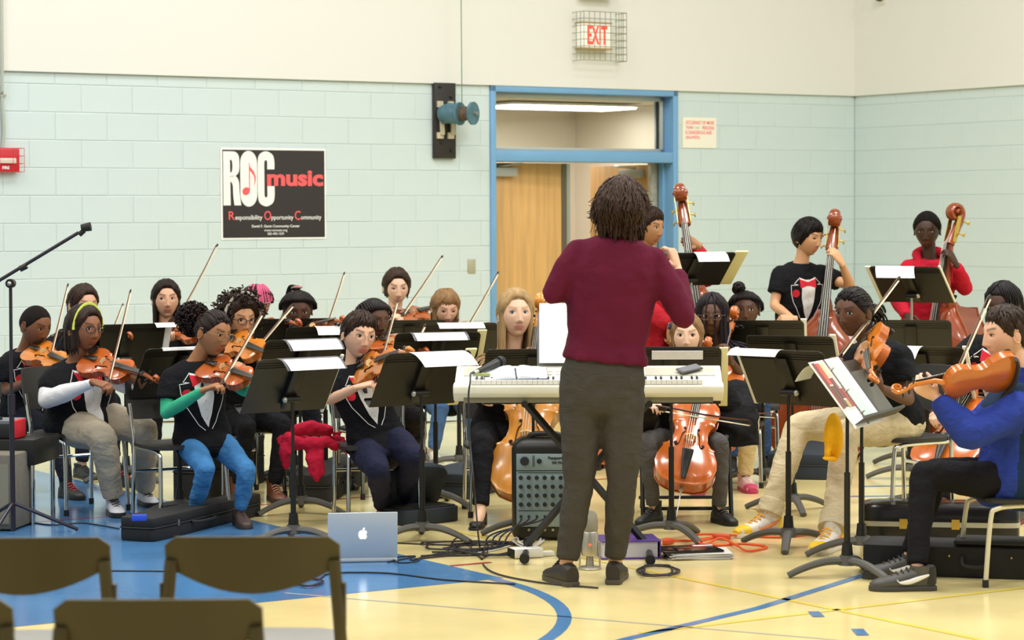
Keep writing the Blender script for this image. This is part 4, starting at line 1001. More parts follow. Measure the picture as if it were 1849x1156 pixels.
    if extra == 'two_tone':
        sme.materials.append(cloth('#1d3048', 'top')); Sh = [arms[n_] for n_ in 'RL']
        for pg in sme.polygons:
            c_ = V(pg.center); t_ = (c_-P).dot(u)/Lt_; dm_ = min(((c_-a_)-(b_-a_)*max(0, min(1, (c_-a_).dot(b_-a_)/(b_-a_).length_squared))).length for x_ in Sh for a_, b_ in ((x_[0].lerp(x_[1], .25), x_[1]), (x_[1], x_[2])))
            if (dm_ > .085 and (t_ > .70 or (c_-P).dot(f) < .055)): pg.material_index = 1
    xform(sme, W2L); topo = mesh_obj(names[ttype], sme, root)
    if tux: tux_mb.build('tuxedo_print', [m_pw, m_pr, m_pk, m_pg], topo, world=True, smooth=1.2)
    # collar rim
    cr = MB(); ring = [Np-u*(.006*S)+r*(.068*S*math.cos(a))+f*(.062*S*math.sin(a)-.004-(.0 if math.sin(a) > 0 else 0))-u*(.02*S*max(0, math.sin(a))) for a in np.linspace(0, 2*PI, 25)]
    if ttype in ('tee', 'sweater', 'long', 'cap'): cr.tube(ring, .0075*S, 8); cr.build('collar', cloth(tc, 'top'), topo, world=True)
    elif ttype == 'hoodie':
        aa = np.linspace(0, 2*PI, 29); ring2 = [Np+u*(.012*S+.012*S*max(0, -math.sin(a)))+r*(.100*S*math.cos(a))+f*(.092*S*math.sin(a)-.015)-u*(.085*S*max(0, math.sin(a))**1.5) for a in aa]
        cr.tube(ring2, [.036*S-.014*S*max(0, math.sin(a))+.014*S*max(0, -math.sin(a)) for a in aa], 10); cr.build('hood', cloth(tc, 'top'), topo, world=True, smooth=2)
        for s_ in (-1, 1): MB().tube([Np+f*.10*S-u*.07*S+r*(s_*.018), Np+f*.125*S-u*.12*S+r*(s_*.022), Np+f*.13*S-u*.17*S+r*(s_*.02)], .004, 6).build('drawstring', cloth(tc, 'top'), topo, world=True)
    else:
        rg = [(Np+u*(-.02*S), r*.085*S, f*.080*S), (Np+u*(.03*S)-f*.005, r*.078*S, f*.072*S), (Np+u*(.065*S)-f*.01, r*.073*S, f*.068*S)]
        cr.loft(rg, 24, cap=False); cr.build('stand_collar', cloth(tc, 'top'), topo, world=True, smooth=2)
    if under:
        mb = MB()
        for nm in 'RL':
            sh, el, wp = arms[nm]; wl = el.lerp(wp, .95); mb.cap_tube([sh.lerp(el, .4), sh.lerp(el, .7), el], [.047*S*fat, .046*S*fat, .041*S*fat], 14); mb.tube([el, el.lerp(wp, .35), el.lerp(wp, .8), wl], [.041*S*fat, .043*S*fat, .033*S, .029*S], 14)
        um = remesh(mb, .009, 4, disp=.006, dscale=.05, mats=[cloth(under, 'sleeve', wr=.12)]); xform(um, W2L); mesh_obj('undershirt_sleeves', um, root)
    # ---- trousers
    if pants:
        mb = MB(); torso(mb, (-.16, -.05, .08, .2), 1.02*(1 if fat < 1.05 else .97), .004)
        for nm in 'RL':
            hp, kn, an, td = legs[nm]; lw_ = legw*(1+.6*(fat-1)); end = kn.lerp(an, .93)
            mb.cap_tube([hp, hp.lerp(kn, .4), kn], [.094*S*lw_, .086*S*lw_, .062*S*lw_], 14); mb.tube([kn, kn.lerp(an, .3), kn.lerp(an, .75), end], [.062*S*lw_, .060*S*lw_, .050*S*lw_, .049*S*lw_], 14)
        pm = remesh(mb, .012, 4, disp=.018, dscale=.06, mats=[cloth(pants, 'trousers')]); xform(pm, W2L); pto = mesh_obj('trousers', pm, root)
        if cuffs:
            for nm in 'RL':
                hp, kn, an, td = legs[nm]; e0 = kn.lerp(an, .80); e1 = kn.lerp(an, .95); MB().tube([e0, e0.lerp(e1, .08), e1, e1.lerp(e0, .1)], [.052*S*legw, .058*S*legw, .060*S*legw, .052*S*legw], 20).build('cuff', cloth(pants, 'trousers'), pto, world=True)
    if shoes:
        for nm in 'RL':
            hp, kn, an, td = legs[nm]; shoe(root, an, td, S, **shoes)
    # ---- hair, glasses
    if hair:
        make_hair(body, HL, pts, hair, dict(N=Np, P=P, u=u, r=r, f=f, L=Lt_, S=S, row=trow, inv=HM.inverted(), fat=fat))
    if glasses:
        gcol = glasses[0]; gm = MB(); yb = .0
        hitn = hb_.ray_cast(V((0, .3, .012)), V((0, -1, 0)))[0].y
        for s in (-1, 1):
            rim = []
            for i in range(21):
                a = 2*PI*i/20; e = .6; X = s*.0325+.0215*math.copysign(abs(math.cos(a))**e, math.cos(a)); Z = .007+.0165*math.copysign(abs(math.sin(a))**e, math.sin(a)); rim.append(V((X, hitn+.006-6*X*X*.9, Z)))
            gm.tube(rim, glasses[1], 6); gm.tube([V((s*.054, hitn-.010, .013)), V((s*.073, hitn-.03, .012)), V((s*.078, .0, .010))], glasses[1]*.9, 6)
        gm.tube([V((-.011, hitn+.006, .012)), V((0, hitn+.009, .014)), V((.011, hitn+.006, .012))], glasses[1], 6)
        gm.build('glasses', mat('glasses_'+gcol.lstrip('#'), gcol, .3), body).matrix_basis = HL
    return dict(root=root, body=body, N=Np, P=P, u=u, r=r, f=f, arms=arms, legs=legs, hc=hc, hf=hf, hu=hu, HM=HM, S=S, top=topo, W2L=W2L)
def shoe(root, an, td, S, style='sneaker', up='#222222', sole='#dddddd', lace='#dddddd', accent=None, swoosh=None, heel=None, pitch=0, size=1.0):
    k = S*size; G = an-V((0, 0, .085*S)); M0 = frame(G, td, V((0, 0, 1)))
    M0 = M0 @ Matrix.Translation((0, .12*k, 0)) @ Matrix.Rotation(R(-pitch), 4, 'X') @ Matrix.Translation((0, -.12*k, 0))
    M = wm(root).inverted() @ M0
    mu = mat('shoe_'+up.lstrip('#'), up, .5, noise=.08, nscale=30); ms = mat('sole_'+sole.lstrip('#'), sole, .6); ml = mat('lace_'+lace.lstrip('#'), lace, .7)
    pr = [(-.075, .045, .030, .040), (-.05, .050, .036, .048), (0, .052, .038, .050), (.05, .044, .040, .042), (.10, .036, .046, .032), (.15, .030, .046, .026), (.18, .026, .036, .020), (.198, .022, .016, .012)]
    if style == 'pump': pr = [(-.072, .058, .018, .030), (-.05, .052, .027, .028), (-.01, .036, .029, .016), (.04, .024, .031, .013), (.09, .022, .037, .017), (.13, .024, .038, .019), (.165, .021, .030, .016), (.188, .016, .012, .009)]
    mb = MB(); mb.loft([((0, y*k, z*k), (w_*k, 0, 0), (0, 0, h*k)) for y, z, w_, h in pr], 16, sq=2.4)
    if style in ('sneaker', 'boot', 'high'):
        top = .105 if style == 'sneaker' else .15
        mb.loft([((0, -.02*k, .05*k), (.040*k, 0, 0), (0, .060*k, 0)), ((0, -.022*k, .085*k), (.040*k, 0, 0), (0, .054*k, 0)), ((0, -.024*k, top*k), (.042*k, 0, 0), (0, .052*k, 0))], 16)
    o = mb.build('shoe', mu, root, smooth=1.0); o.matrix_basis = M
    hs_ = .022 if style != 'boot' else .034
    sb = MB()
    outl = [(-.082, .030), (-.05, .038), (0, .037), (.05, .041), (.10, .049), (.15, .048), (.185, .036), (.203, .014)]
    poly = [(w_*k, y*k) for y, w_ in outl]+[(-w_*k, y*k) for y, w_ in reversed(outl)]
    if style == 'pump':
        poly = [(w_*k*.8, y*k) for y, w_ in outl[3:]]+[(-w_*k*.8, y*k) for y, w_ in reversed(outl[3:])]; sb.prism(poly, 0, .012*k); sb.box((0, -.055*k, .025*k), (.045*k, .04*k, .05*k))
    else: sb.prism(poly, 0, hs_*k)
    s2 = sb.build('sole', ms, o, bevel=.004)
    if style != 'pump':
        for i in range(5 if style == 'sneaker' else 6):
            y = (.105-.022*i)*k; z = (.066+.0085*i+(.004*i if style != 'sneaker' else 0))*k; MB().tube([(-.026*k, y, z-.008*k), (0, y+.004*k, z+.004*k), (.026*k, y, z-.008*k)], .0042*k, 6).build('lace', ml, o)
        if accent:
            ma = mat('accent_'+accent.lstrip('#'), accent, .5)
            mb = MB(); mb.loft([((0, .135*k, .034*k), (.049*k, 0, 0), (0, 0, .026*k)), ((0, .165*k, .030*k), (.044*k, 0, 0), (0, 0, .024*k)), ((0, .20*k, .024*k), (.020*k, 0, 0), (0, 0, .014*k))], 14, sq=2.4); mb.build('toe_cap', ma, o)
        if swoosh:
            mw2 = mat('swoosh_'+swoosh.lstrip('#'), swoosh, .4)
            for s in (-1, 1):
                MB().tube(spline([V((s*.036*k, -.055*k, .072*k)), V((s*.042*k, -.01*k, .058*k)), V((s*.0455*k, .04*k, .042*k)), V((s*.050*k, .08*k, .040*k)), V((s*.048*k, .092*k, .052*k))], 4), [.002*k+.009*k*math.sin(PI*min(1, i/13)) for i in range(17)], 8, flat=.35, up=(0, 0, 1)).build('side_emblem', mw2, o)
        if heel: MB().loft([((0, -.052*k, .03*k), (.040*k, 0, 0), (0, .032*k, 0)), ((0, -.054*k, .07*k), (.041*k, 0, 0), (0, .030*k, 0)), ((0, -.055*k, .10*k), (.038*k, 0, 0), (0, .026*k, 0))], 14).build('heel_panel', mat('accent_'+heel.lstrip('#'), heel, .5), o)
    return o
# ------------------------------------------------------------------ hair
def make_hair(body, HL, pts, hair, T):
    style, col = hair[0], hair[1]; o_ = hair[2] if len(hair) > 2 else {}
    m = hair_mat(col, o_.get('rough', .45)); th = o_.get('th', .010)
    cap = hair_cap(pts, th, o_.get('hl', 0), o_.get('noise', .0015), o_.get('ns', 60), lift=o_.get('lift', 0), line=o_.get('line'))
    mb = MB(); mb.add(cap.reshape(-1, 3), FACES)
    rs = random.Random(o_.get('seed', 3))
    inv = T['inv']; LM = inv                               # world -> head local
    def surf(az, th_, off=.004):                             # az degrees from the front, th_ degrees from the top
        fi = float(np.clip(np.interp(R(max(0, min(179, th_))), TH, np.arange(NLAT)), 0, NLAT-1.001)); fj = float(np.interp(R(az) % (2*PI), np.append(PHI, 2*PI), np.arange(NLON+1)))
        i, j = int(fi), int(fj); a, b = fi-i, fj-j; c = cap[i, j % NLON]*(1-a)*(1-b)+cap[i+1, j % NLON]*a*(1-b)+cap[i, (j+1) % NLON]*(1-a)*b+cap[i+1, (j+1) % NLON]*a*b
        p = V(c); return p+p.normalized()*off
    Nl = LM @ T['N']; ul = (LM.to_3x3() @ T['u']).normalized(); rl = (LM.to_3x3() @ T['r']).normalized(); fl_ = (LM.to_3x3() @ T['f']).normalized(); Pl = LM @ T['P']; LL = (Nl-Pl).length
    down = (LM.to_3x3() @ V((0, 0, -1))).normalized(); S = T['S']
    def push(p):
        t = (p-Pl).dot(ul)/LL
        if t > 1.02: 
            q = p-Nl; return p
        w_, dd, sh = T['row'](max(-.2, min(1, t))); w_ = w_*1.12*S*T['fat']+.022; dd = dd*1.12*S*T['fat']+.022
        q = p-(Pl+ul*(LL*t)+fl_*(sh*S)); a, b = q.dot(rl), q.dot(fl_); s = math.sqrt((a/w_)**2+(b/dd)**2)
        if 1e-4 < s < 1: p = p+rl*(a/s-a)+fl_*(b/s-b)
        return p
    def lock(az0, az1, t0, t1, length, r0, r1, wave=0, wl=.06, n1=6, n2=8, out=0, flat=.6, sides=5, mi=0, off=.003):
        P_ = [surf(az0+(az1-az0)*i/(n1-1), t0+(t1-t0)*i/(n1-1), off) for i in range(n1)]
        if length > 0:
            e = P_[-1]; d0 = (P_[-1]-P_[-2]).normalized(); ph = rs.uniform(0, 6.28); o2 = V((e.x, e.y, 0)).normalized()
            for i in range(1, n2+1):
                t = i/n2; dr = (d0*max(0, .35-t)+down).normalized(); p = P_[-1]+dr*(length/n2)+o2*(out/n2)
                p = p+o2.cross(V((0, 0, 1)))*(wave*math.sin(ph+length*t/wl*6.28)*.5); P_.append(push(p))
        k = len(P_); mb.tube(P_, [r0+(r1-r0)*(i/(k-1)) for i in range(k)], sides, mi, flat=flat)
    g = lambda k, d_=None: o_.get(k, d_)
    if style in ('long', 'bangs'):
        n = int(g('n', 44)*2.4); L = g('len', .22)
        for i in range(n):
            az = -180+360*(i+rs.random())/n
            if abs(az) < 62:                                 # front hair sweeps to the sides of the face
                s = 1 if az > 0 else -1
                lock(az*.3, s*rs.uniform(68, 84), 6, rs.uniform(92, 100), L*rs.uniform(.75, 1.05), .011, .003, g('wave', .004), off=rs.uniform(-.002, .005))
            else: lock(az*.7+rs.uniform(-8, 8), az, 8, rs.uniform(98, 112), L*rs.uniform(.8, 1.1), .013, .003, g('wave', .004), out=g('out', 0), off=rs.uniform(-.002, .004))
        for i in range(26 if style == 'long' else 0):
            az = -56+112*i/25; P_ = [surf(az*(1-.25*k/6), 46+abs(az)*.17-(40+abs(az)*.13)*k/6, .001+.003*math.sin(PI*k/6)) for k in range(7)]; mb.tube(P_, [.002, .0045, .0065, .007, .007, .006, .005], 5, flat=.6)
        if style == 'bangs':
            for i in range(26):
                az = -50+100*i/25; lock(az*.6, az, 10, rs.uniform(55, 63), 0, .009, .003, off=.004)
    if style == 'bob':                                      # thick wavy hair to the nape
        n = g('n', 900)
        for i in range(n):
            az = rs.uniform(-180, 180); t0 = rs.uniform(3, 70); fl0 = abs(az) < 62
            t1 = min(rs.uniform(118, 138), t0+rs.uniform(50, 95)); ph = rs.uniform(0, 6.28); o0 = rs.uniform(-.004, .006); P_ = []
            s0 = (1 if az > 0 else -1)
            for k in range(13):
                q = k/12; a_ = az+(s0*72-az)*q if fl0 else az
                P_.append(surf(a_+7*math.sin(ph+q*6.5)*q**.5, t0+(t1-t0)*q, o0+(.024*max(0, (t0+(t1-t0)*q-65)/60)+.006*math.sin(ph*1.7+q*7))*1.0+(.012*max(0, q-.8)*5*rs.random())))
            e = P_[-1]; o2 = V((e.x, e.y, 0)).normalized(); hl_ = rs.uniform(.0, .05)*(1 if t1 > 105 else 0)
            P_ += [e+down*hl_*.5+o2*.004, e+down*hl_+o2*rs.uniform(0, .014)]
            mb.tube(P_, [.0055*(1-.6*q/14) for q in range(15)], 4, flat=.6)
    if style == 'short':
        n = g('n', 70)*3
        for i in range(n):
            az = rs.uniform(-180, 180); t0 = rs.uniform(2, 45); tm = 62 if abs(az) < 50 else 92 if abs(az) < 100 else 108
            lock(az+rs.uniform(-15, 15), az, t0, min(tm+g('down', 0), t0+rs.uniform(25, 45)), 0, .0058, .002, off=rs.uniform(-.001, .004), n1=5, sides=4)
    if style in ('curly', 'puff'):
        n = g('n', 260); R_ = g('big', .05)
        for i in range(n):
            az = rs.uniform(-180, 180); t0 = math.degrees(math.acos(rs.uniform(-.55, 1)))
            if abs(az) < 58 and t0 > 48: continue
            if abs(az) < 95 and t0 > 95: continue
            p = surf(az, t0, -.004); dr = (p.normalized()+V((rs.uniform(-.5, .5), rs.uniform(-.5, .5), rs.uniform(-.6, .2)))).normalized(); a, b = perp(dr); Lc = R_*rs.uniform(.5, 1.15); P_ = []
            for k in range(12): q = k/11; P_.append(p+dr*(Lc*q)+a*(.007*math.cos(q*13+i))+b*(.007*math.sin(q*13+i))+down*(g('drop', .02)*q*q))
            mb.tube(P_, .0035, 4)
    if style in ('braids', 'braids_up'):
        n = g('n', 40); L = g('len', .2)
        for i in range(n):
            az = -180+360*(i+.5)/n
            def brd(P_): mb.tube(P_, [.0055*(1+.18*math.sin(k*2.4)) for k in range(len(P_))], 6, 0)
            if style == 'braids':
                if abs(az) < 40 and not (g('face', False) and i % 6 == 0): s = 1 if az > 0 else -1; a1 = s*rs.uniform(62, 80)
                else: a1 = az
                P_ = [surf(az*.5+a1*.5*(k/5)*(1) if False else az+(a1-az)*k/5, 5+(93 if abs(a1) > 60 else 60)*k/5, .004) for k in range(6)]
                e = P_[-1]; o2 = V((e.x, e.y, 0)).normalized()
                for k in range(1, 11): P_.append(push(P_[-1]+down*(L*rs.uniform(.085, .11))+o2*.001))
                brd(P_)
            else:
                c = V(g('bun', (0, -.085, .075))); a1 = az
                P_ = [surf(az, np.interp(abs(az), [0, 30, 60, 85, 110, 180], [50, 52, 64, 86, 96, 106]), .002)]
                s0 = P_[0]; P_ = []
                for k in range(7):
                    q = k/6; p = s0.lerp(c, q); ln = p.length; rad = .108+.012*math.sin(PI*q); P_.append(p.normalized()*max(ln, min(rad, .112)) if q < .9 else c)
                brd(P_)
    if style == 'pulled':
        c = V(g('base', (0, -.11, .02))); n = g('n', 90)
        for i in range(n):
            az = -180+360*(i+rs.random())/n; t0 = (58 if abs(az) < 40 else 58+(abs(az)-40)*.75 if abs(az) < 90 else 100); t0 -= rs.uniform(0, 22); s0 = surf(az, t0, -.001); P_ = []
            for k in range(8):
                q = k/7; p = s0.lerp(c, q); i2 = p.normalized(); hit = surf(math.degrees(math.atan2(i2.x, i2.y)), math.degrees(math.acos(max(-1, min(1, i2.z)))), .0015); P_.append(hit)
            mb.tube(P_, .0042, 4)
    if g('bun_r'):
        c = V(g('bun', (0, -.085, .075))); br = g('bun_r'); mb.ball(c+c.normalized()*br*.5, (br, br, br*.9), 14, 10)
        for k in range(14): 
            a0 = rs.uniform(0, 6.28); ax = V((rs.uniform(-1, 1), rs.uniform(-1, 1), rs.uniform(-1, 1))).normalized(); A_, B_ = perp(ax); mb.tube([c+c.normalized()*br*.5+(A_*math.cos(a)+B_*math.sin(a))*br*1.02 for a in np.linspace(a0, a0+3.6, 10)], br*.2, 5)
    if g('afro'):
        c, ra, cnt = g('afro'); c = V(c); mb.ball(c, ra*.72, 16, 12)
        for k in range(cnt):
            dr = V((rs.gauss(0, 1), rs.gauss(0, 1), rs.gauss(0, 1))).normalized(); a, b = perp(dr); p = c+dr*ra*.55; P_ = []
            for q_ in range(9): q = q_/8; P_.append(p+dr*(ra*.55*q)+a*(.006*math.cos(q*12+k))+b*(.006*math.sin(q*12+k)))
            mb.tube(P_, .0042, 4)
    if g('pony'):
        base, tip, rad, cnt = g('pony'); base, tip = V(base), V(tip)
        for k in range(cnt):
            o1 = V((rs.uniform(-1, 1), rs.uniform(-1, 1), rs.uniform(-1, 1)))*rad*.5; o2 = V((rs.uniform(-1, 1), rs.uniform(-1, 1), rs.uniform(-1, 1)))*rad; md = base.lerp(tip, .45)+V((0, -.02, .012))
            mb.tube(spline([base*.9+o1*.3, base+o1*.6, md+o2, tip+o2*1.1], 5), [.009*(1-.6*q/15) for q in range(16)], 5)
    for (nm, mcol, pp, rr2) in g('ties', []):
        c = V(pp); tb = MB(); ax = c.normalized(); A_, B_ = perp(ax); tb.tube([c+(A_*math.cos(a)+B_*math.sin(a))*rr2 for a in np.linspace(0, 2*PI, 17)], .007, 6); tb.build(nm, mat(nm+'_'+mcol.lstrip('#'), mcol, .7), body).matrix_basis = HL
    if g('band'):
        bcol, bt = g('band'); bb = MB(); P_ = [surf(az, bt+abs(az)*0.25, .004) for az in ()]
        P_ = []
        for k in range(17):
            a = -PI*.5+PI*k/16; v = V((math.sin(a)*.078, .025, math.cos(a)*.118)); i = v.normalized(); P_.append(i*(V((v.x, v.y, v.z)).length+th+.003))
        bb.tube(P_, .0042, 6, flat=2.0); bb.build('hairband', mat('hairband_'+bcol.lstrip('#'), bcol, .6), body).matrix_basis = HL
    ho = mb.build('hair', m, body, smooth=3.2); ho.matrix_basis = HL
    if g('streak'):
        sm_ = MB(); mbk = mb
        for k in range(16):
            az = rs.uniform(-70, 70); P_ = [surf(az, 20+60*q/5, .010) for q in range(6)]; sm_.tube(P_, .0055, 5)
        sm_.build('pink_braids', mat('pink_hair', g('streak'), .6), body).matrix_basis = HL
    return ho
# ================================================================== THE ORCHESTRA
INST = dict(violin_orange=(.571+.027, .481), violin=(.571+.027, .481), viola=(.645+.03, .545), cello=(1.14+.05, .97), cello_pale=(1.14+.05, .97), bass=(1.70+.066, 1.48))
def inst(kind, b, s, nrm, label, scale=1.0, near=True, bd=None):
    if kind[:6] == 'violin' and b[2] > 11: b = (b[0]-4, b[1]+6, b[2]+.07)
    B = at(*b); T = reach(s[0], s[1], B, INST[kind][0]*scale, near); M = frame(B, T-B, V(nrm))
    place_instrument(kind, M, label, scale)
    yt = INST[kind][1]*scale; x, y, z = [V(M.col[i][:3]) for i in range(3)]; o = V(M.col[3][:3])
    return dict(M=M, x=x, y=y, z=z, o=o, yt=yt, pt=lambda X, Y, Z: M @ V((X, Y, Z)))
def lefthand(I, S=1.0, back=.03):
    w_ = I['o']+I['y']*(I['yt']-back)+I['x']*(.034*S)-I['z']*(.085*S)
    return dict(Lw=w_, Lh=dict(dir=I['z']+I['y']*.15, palm=-I['x'], curl=.75, thumb=.6))
def bow(kind, a, b, label, near=False, nrm=(0, -.3, 1), ext=.02):
    A = at(*a); L = make_bow(kind)[1]; B = reach(b[0], b[1], A, L, near); place_bow(kind, A, B, nrm, label); return A, B
def seat_for(q, phi, label, back=.03, sh=None, **k):
    P = q['P']; f = fdir(phi); loc = P-f*back; chair(0, 0, phi, label, loc=(loc.x, loc.y), seat_h=sh or max(.38, P.z-.085*q['S']), **k)
DK1, DK2, DK3, LT = '#4a2f20', '#6b452e', '#8f6142', '#e3b596'
BLK = dict(style='sneaker', up='#1c1b1b', sole='#2a2927', lace='#3a3836')
VN = (.10, -.72, .62)
# --- conductor
c_sh = dict(style='low', up='#2b241d', sole='#4a4334', lace='#2b241d')
person('person conducting in a maroon sweater and grey trousers with back turned', 10.88, 180, (1116, 428), (1087, 700), (1122, 382, .02), hphi=165, hnod=3, S=1.04, shw=1.04, skin='#d9a98a',
       Re=(1234, 572, -.02), Rw=(1223, 484, .15), Rh=dict(dir=(-.25, .25, .9), palm=(-.8, .5, 0), curl=.9), Le=(1000, 528, -.02), Lw=(1062, 500, .22),
       Rk=(1124, 868, -.02), Rf=(1110, 1052), Lk=(1046, 872, 0), Lf=(1022, 1056), Rt=172, Lt=-158, top=('#5c172f', 'sweater'), hem=-.33, pants='#45413b', legw=1.08, stand=True, shoes=c_sh,
       hair=('bob', '#3a281c', dict(th=.030, noise=.004, ns=30, n=900, rough=.5)))
# --- violinist in green sleeves
I = inst('violin', (372, 649, 13.06), (500, 704), VN, 'glossy red-brown violin of the violinist in green sleeves')
g = person('person with a puffy ponytail playing violin in a tuxedo t-shirt and green sleeves', 13.15, 28, (348, 650), (366, 795, .08), (385, 602, -.02), hphi=50, hnod=14, htilt=-6, frog=at(396, 701, 12.80), S=.86, skin='#a06c45', hs=.98, lips=1.15,
       Re=(300, 746, -.10), Rw=(352, 719, -.30), Rh=dict(palm=(.2, .2, -1), curl=.6), Rk=(372, 848), Rf=(349, 952), Lk=(446, 850), Lf=(433, 950), Rt=5, Lt=20,
       top=('#17171a', 'tee'), under='#3fae84', pants='#3f77ab', legw=.98, shoes=dict(style='sneaker', up='#4a3a34', sole='#3a3029', lace='#4a3a34'), tux=1.15, glasses=('#8a7a58', .0018), eyeh=.8,
       hair=('pulled', '#241712', dict(th=.008, noise=.0008, base=(0, -.105, .05), afro=((0, -.165, .03), .085, 420), ties=[('hair_tie', '#b4505a', (0, -.105, .05), .025)])), **lefthand(I, .86))
bow('violin', (396, 701, 12.80), (474, 567), 'violin bow rising from the hand of the violinist in green sleeves')
q_ = g['P']; chair(0, 0, 30, 'black chair with chrome legs under the violinist in green sleeves', loc=(q_.x-.13, q_.y+.03), seat_h=.42)
# --- violinist in white sleeves
I = inst('violin', (155, 640, 13.5), (290, 690), VN, 'glossy red-brown violin of the violinist in white sleeves')
g = person('person with a lime hairband and glasses playing violin in white sleeves and khaki trousers', 13.65, 38, (136, 650), (148, 758, .1), (152, 593, -.03), hphi=48, hnod=6, frog=at(193, 703, 13.22), S=.92, fat=1.36, skin='#8a5738', lips=1.25, nose=1.05, cheek=1.2,
       Re=(84, 722, -.12), Rw=(152, 692, -.34), Rh=dict(palm=(.2, .2, -1), curl=.6), Rk=(186, 790), Rf=(205, 930), Lk=(260, 775), Lf=(262, 912), Rt=20, Lt=25,
       top=('#17171a', 'tee'), under='#eceaea', pants='#b9ad98', legw=1.12, shoes=dict(style='boot', up='#c9c9d0', sole='#1d1b1b', lace='#1a1a1a'), tux=1.2, glasses=('#231f2c', .0022), eyeh=.8, gaze=(.3, 0),
       hair=('long', '#2e1f17', dict(th=.013, len=.10, n=60, band=('#cfe05a', 20), noise=.001)), **lefthand(I, .92))
bow('violin', (193, 703, 13.22), (236, 526), 'violin bow standing up from the hand of the violinist in white sleeves')
seat_for(g, 40, 'black chair with chrome legs under the violinist in white sleeves', .05)
# --- violinist at the left edge
I = inst('violin_orange', (58, 622, 14.55), (150, 672), VN, 'orange-brown violin of the violinist at the left edge')
g = person('person with cropped hair playing violin at the left edge in a tuxedo t-shirt', 14.7, 42, (42, 632), (46, 742, .08), (64, 588, -.05), hphi=52, hnod=20, frog=at(80, 690, 14.35), S=.88, skin='#7d4f31', hs=.98,
       Re=(12, 706, -.08), Rw=(58, 690, -.28), Rk=(95, 775), Rf=(122, 900), Lk=(150, 770), Lf=(216, 878), Rt=40, Lt=50, top=('#17171a', 'tee'), pants='#20202a', shoes=dict(style='boot', up='#25211f', sole='#1d1a18', lace='#c03038'), tux=1.1, eyeh=.75,
       hair=('crop', '#1b1310', dict(th=.0055, noise=.0006, rough=.9)), **lefthand(I, .88))
bow('violin', (80, 690, 14.35), (123, 515), 'violin bow of the violinist at the left edge, tip behind the long-haired heads')
seat_for(g, 45, 'black chair with chrome legs under the violinist at the left edge')
# --- violinist half hidden behind the white sleeves
I = inst('violin', (150, 588, 15.6), (240, 610), VN, 'violin half hidden behind the violinist in white sleeves')
g = person('person with long brown hair half hidden behind the violinist in white sleeves', 15.8, 35, (130, 600), (130, 712, .08), (150, 550, -.03), hphi=38, hnod=10, frog=at(186, 640, 15.5), S=.95, skin='#d8a587', top=('#1a1a1d', 'cap'), pants='#22222a', shoes=BLK, Rw=(170, 650, -.3),
       hair=('long', '#35241a', dict(th=.012, len=.22, n=46, seed=5)), **lefthand(I))
bow('violin', (186, 640, 15.5), (222, 551), 'violin bow tip between the white sleeves and the dark stand')
# --- dark-haired violinist at the back left
I = inst('violin', (303, 584, 16.05), (400, 612), VN, 'violin of the dark-haired violinist in black at the back left')
g = person('person with long dark hair and black top bowing at the back left', 16.3, 12, (298, 596), (300, 705, .1), (300, 541, -.03), hphi=14, hnod=2, frog=at(308, 604, 15.95), S=.98, skin='#d6a585', gaze=(.8, 0), eyeh=.85, lips=1.0, lipc='#a5605a', Re=(258, 640, -.1), Rw=(276, 601, -.3), Rh=dict(dir=(1, -.2, 0), palm=(.1, .3, -1), curl=.8),
       top=('#18181b', 'long'), pants='#1b1b20', shoes=BLK, hair=('long', '#22150f', dict(th=.012, len=.24, n=52, wave=.006, seed=9)), **lefthand(I))
bow('violin', (308, 604, 15.95), (393, 443), 'long violin bow of the dark-haired violinist at the back left')
seat_for(g, 12, 'black chair behind the curly-haired violinist')
# --- curly-haired violinist
I = inst('violin_orange', (412, 604, 14.25), (508, 652), (.05, -.86, .45), 'golden orange violin of the curly-haired violinist')
g = person('person with big curly hair and dark glasses playing a golden violin', 14.38, 25, (414, 624), (435, 752, .08), (432, 575, -.02), hphi=34, hnod=12, frog=at(437, 661, 14.08), S=.93, skin='#c79269', eyeh=.75, gaze=(.2, -.4), lipc='#a8605a',
       Rw=(428, 668, -.32), Rk=(446, 770), Rf=(430, 905), Lk=(512, 768), Lf=(495, 905), Lt=20, top=('#19191b', 'tee'), pants='#1a1a1d', shoes=dict(style='boot', up='#6a3f2a', sole='#3a2a20', lace='#b98a70'), glasses=('#1c1a1c', .0024),
       hair=('curly', '#2e1e15', dict(th=.034, noise=.006, n=420, big=.058, ns=30, drop=.015, band=('#d8d2c4', 20))), **lefthand(I, .93))
bow('violin', (437, 661, 14.08), (530, 551), 'pale violin bow of the curly-haired violinist')
seat_for(g, 30, 'black chair with pale legs under the curly-haired violinist')
# --- pink braids
I = inst('violin', (462, 584, 15.5), (545, 586), VN, 'dark red violin of the violinist with pink braids')
g = person('person with pink and black braids and glasses behind the curly hair', 15.75, 25, (452, 597), (455, 705, .1), (462, 549, -.02), hphi=28, hnod=8, frog=at(497, 600, 15.5), S=.92, skin='#8a5a3e', Rw=(480, 660, -.3), top=('#19191b', 'tee'), pants='#22222a', shoes=BLK, glasses=('#c9b8b0', .0015),
       hair=('braids_up', '#251a18', dict(th=.010, n=44, bun=(0, -.09, .05), streak='#d0587e')), **lefthand(I, .92))
bow('violin', (497, 600, 15.5), (519, 548), 'violin bow of the violinist with pink braids')
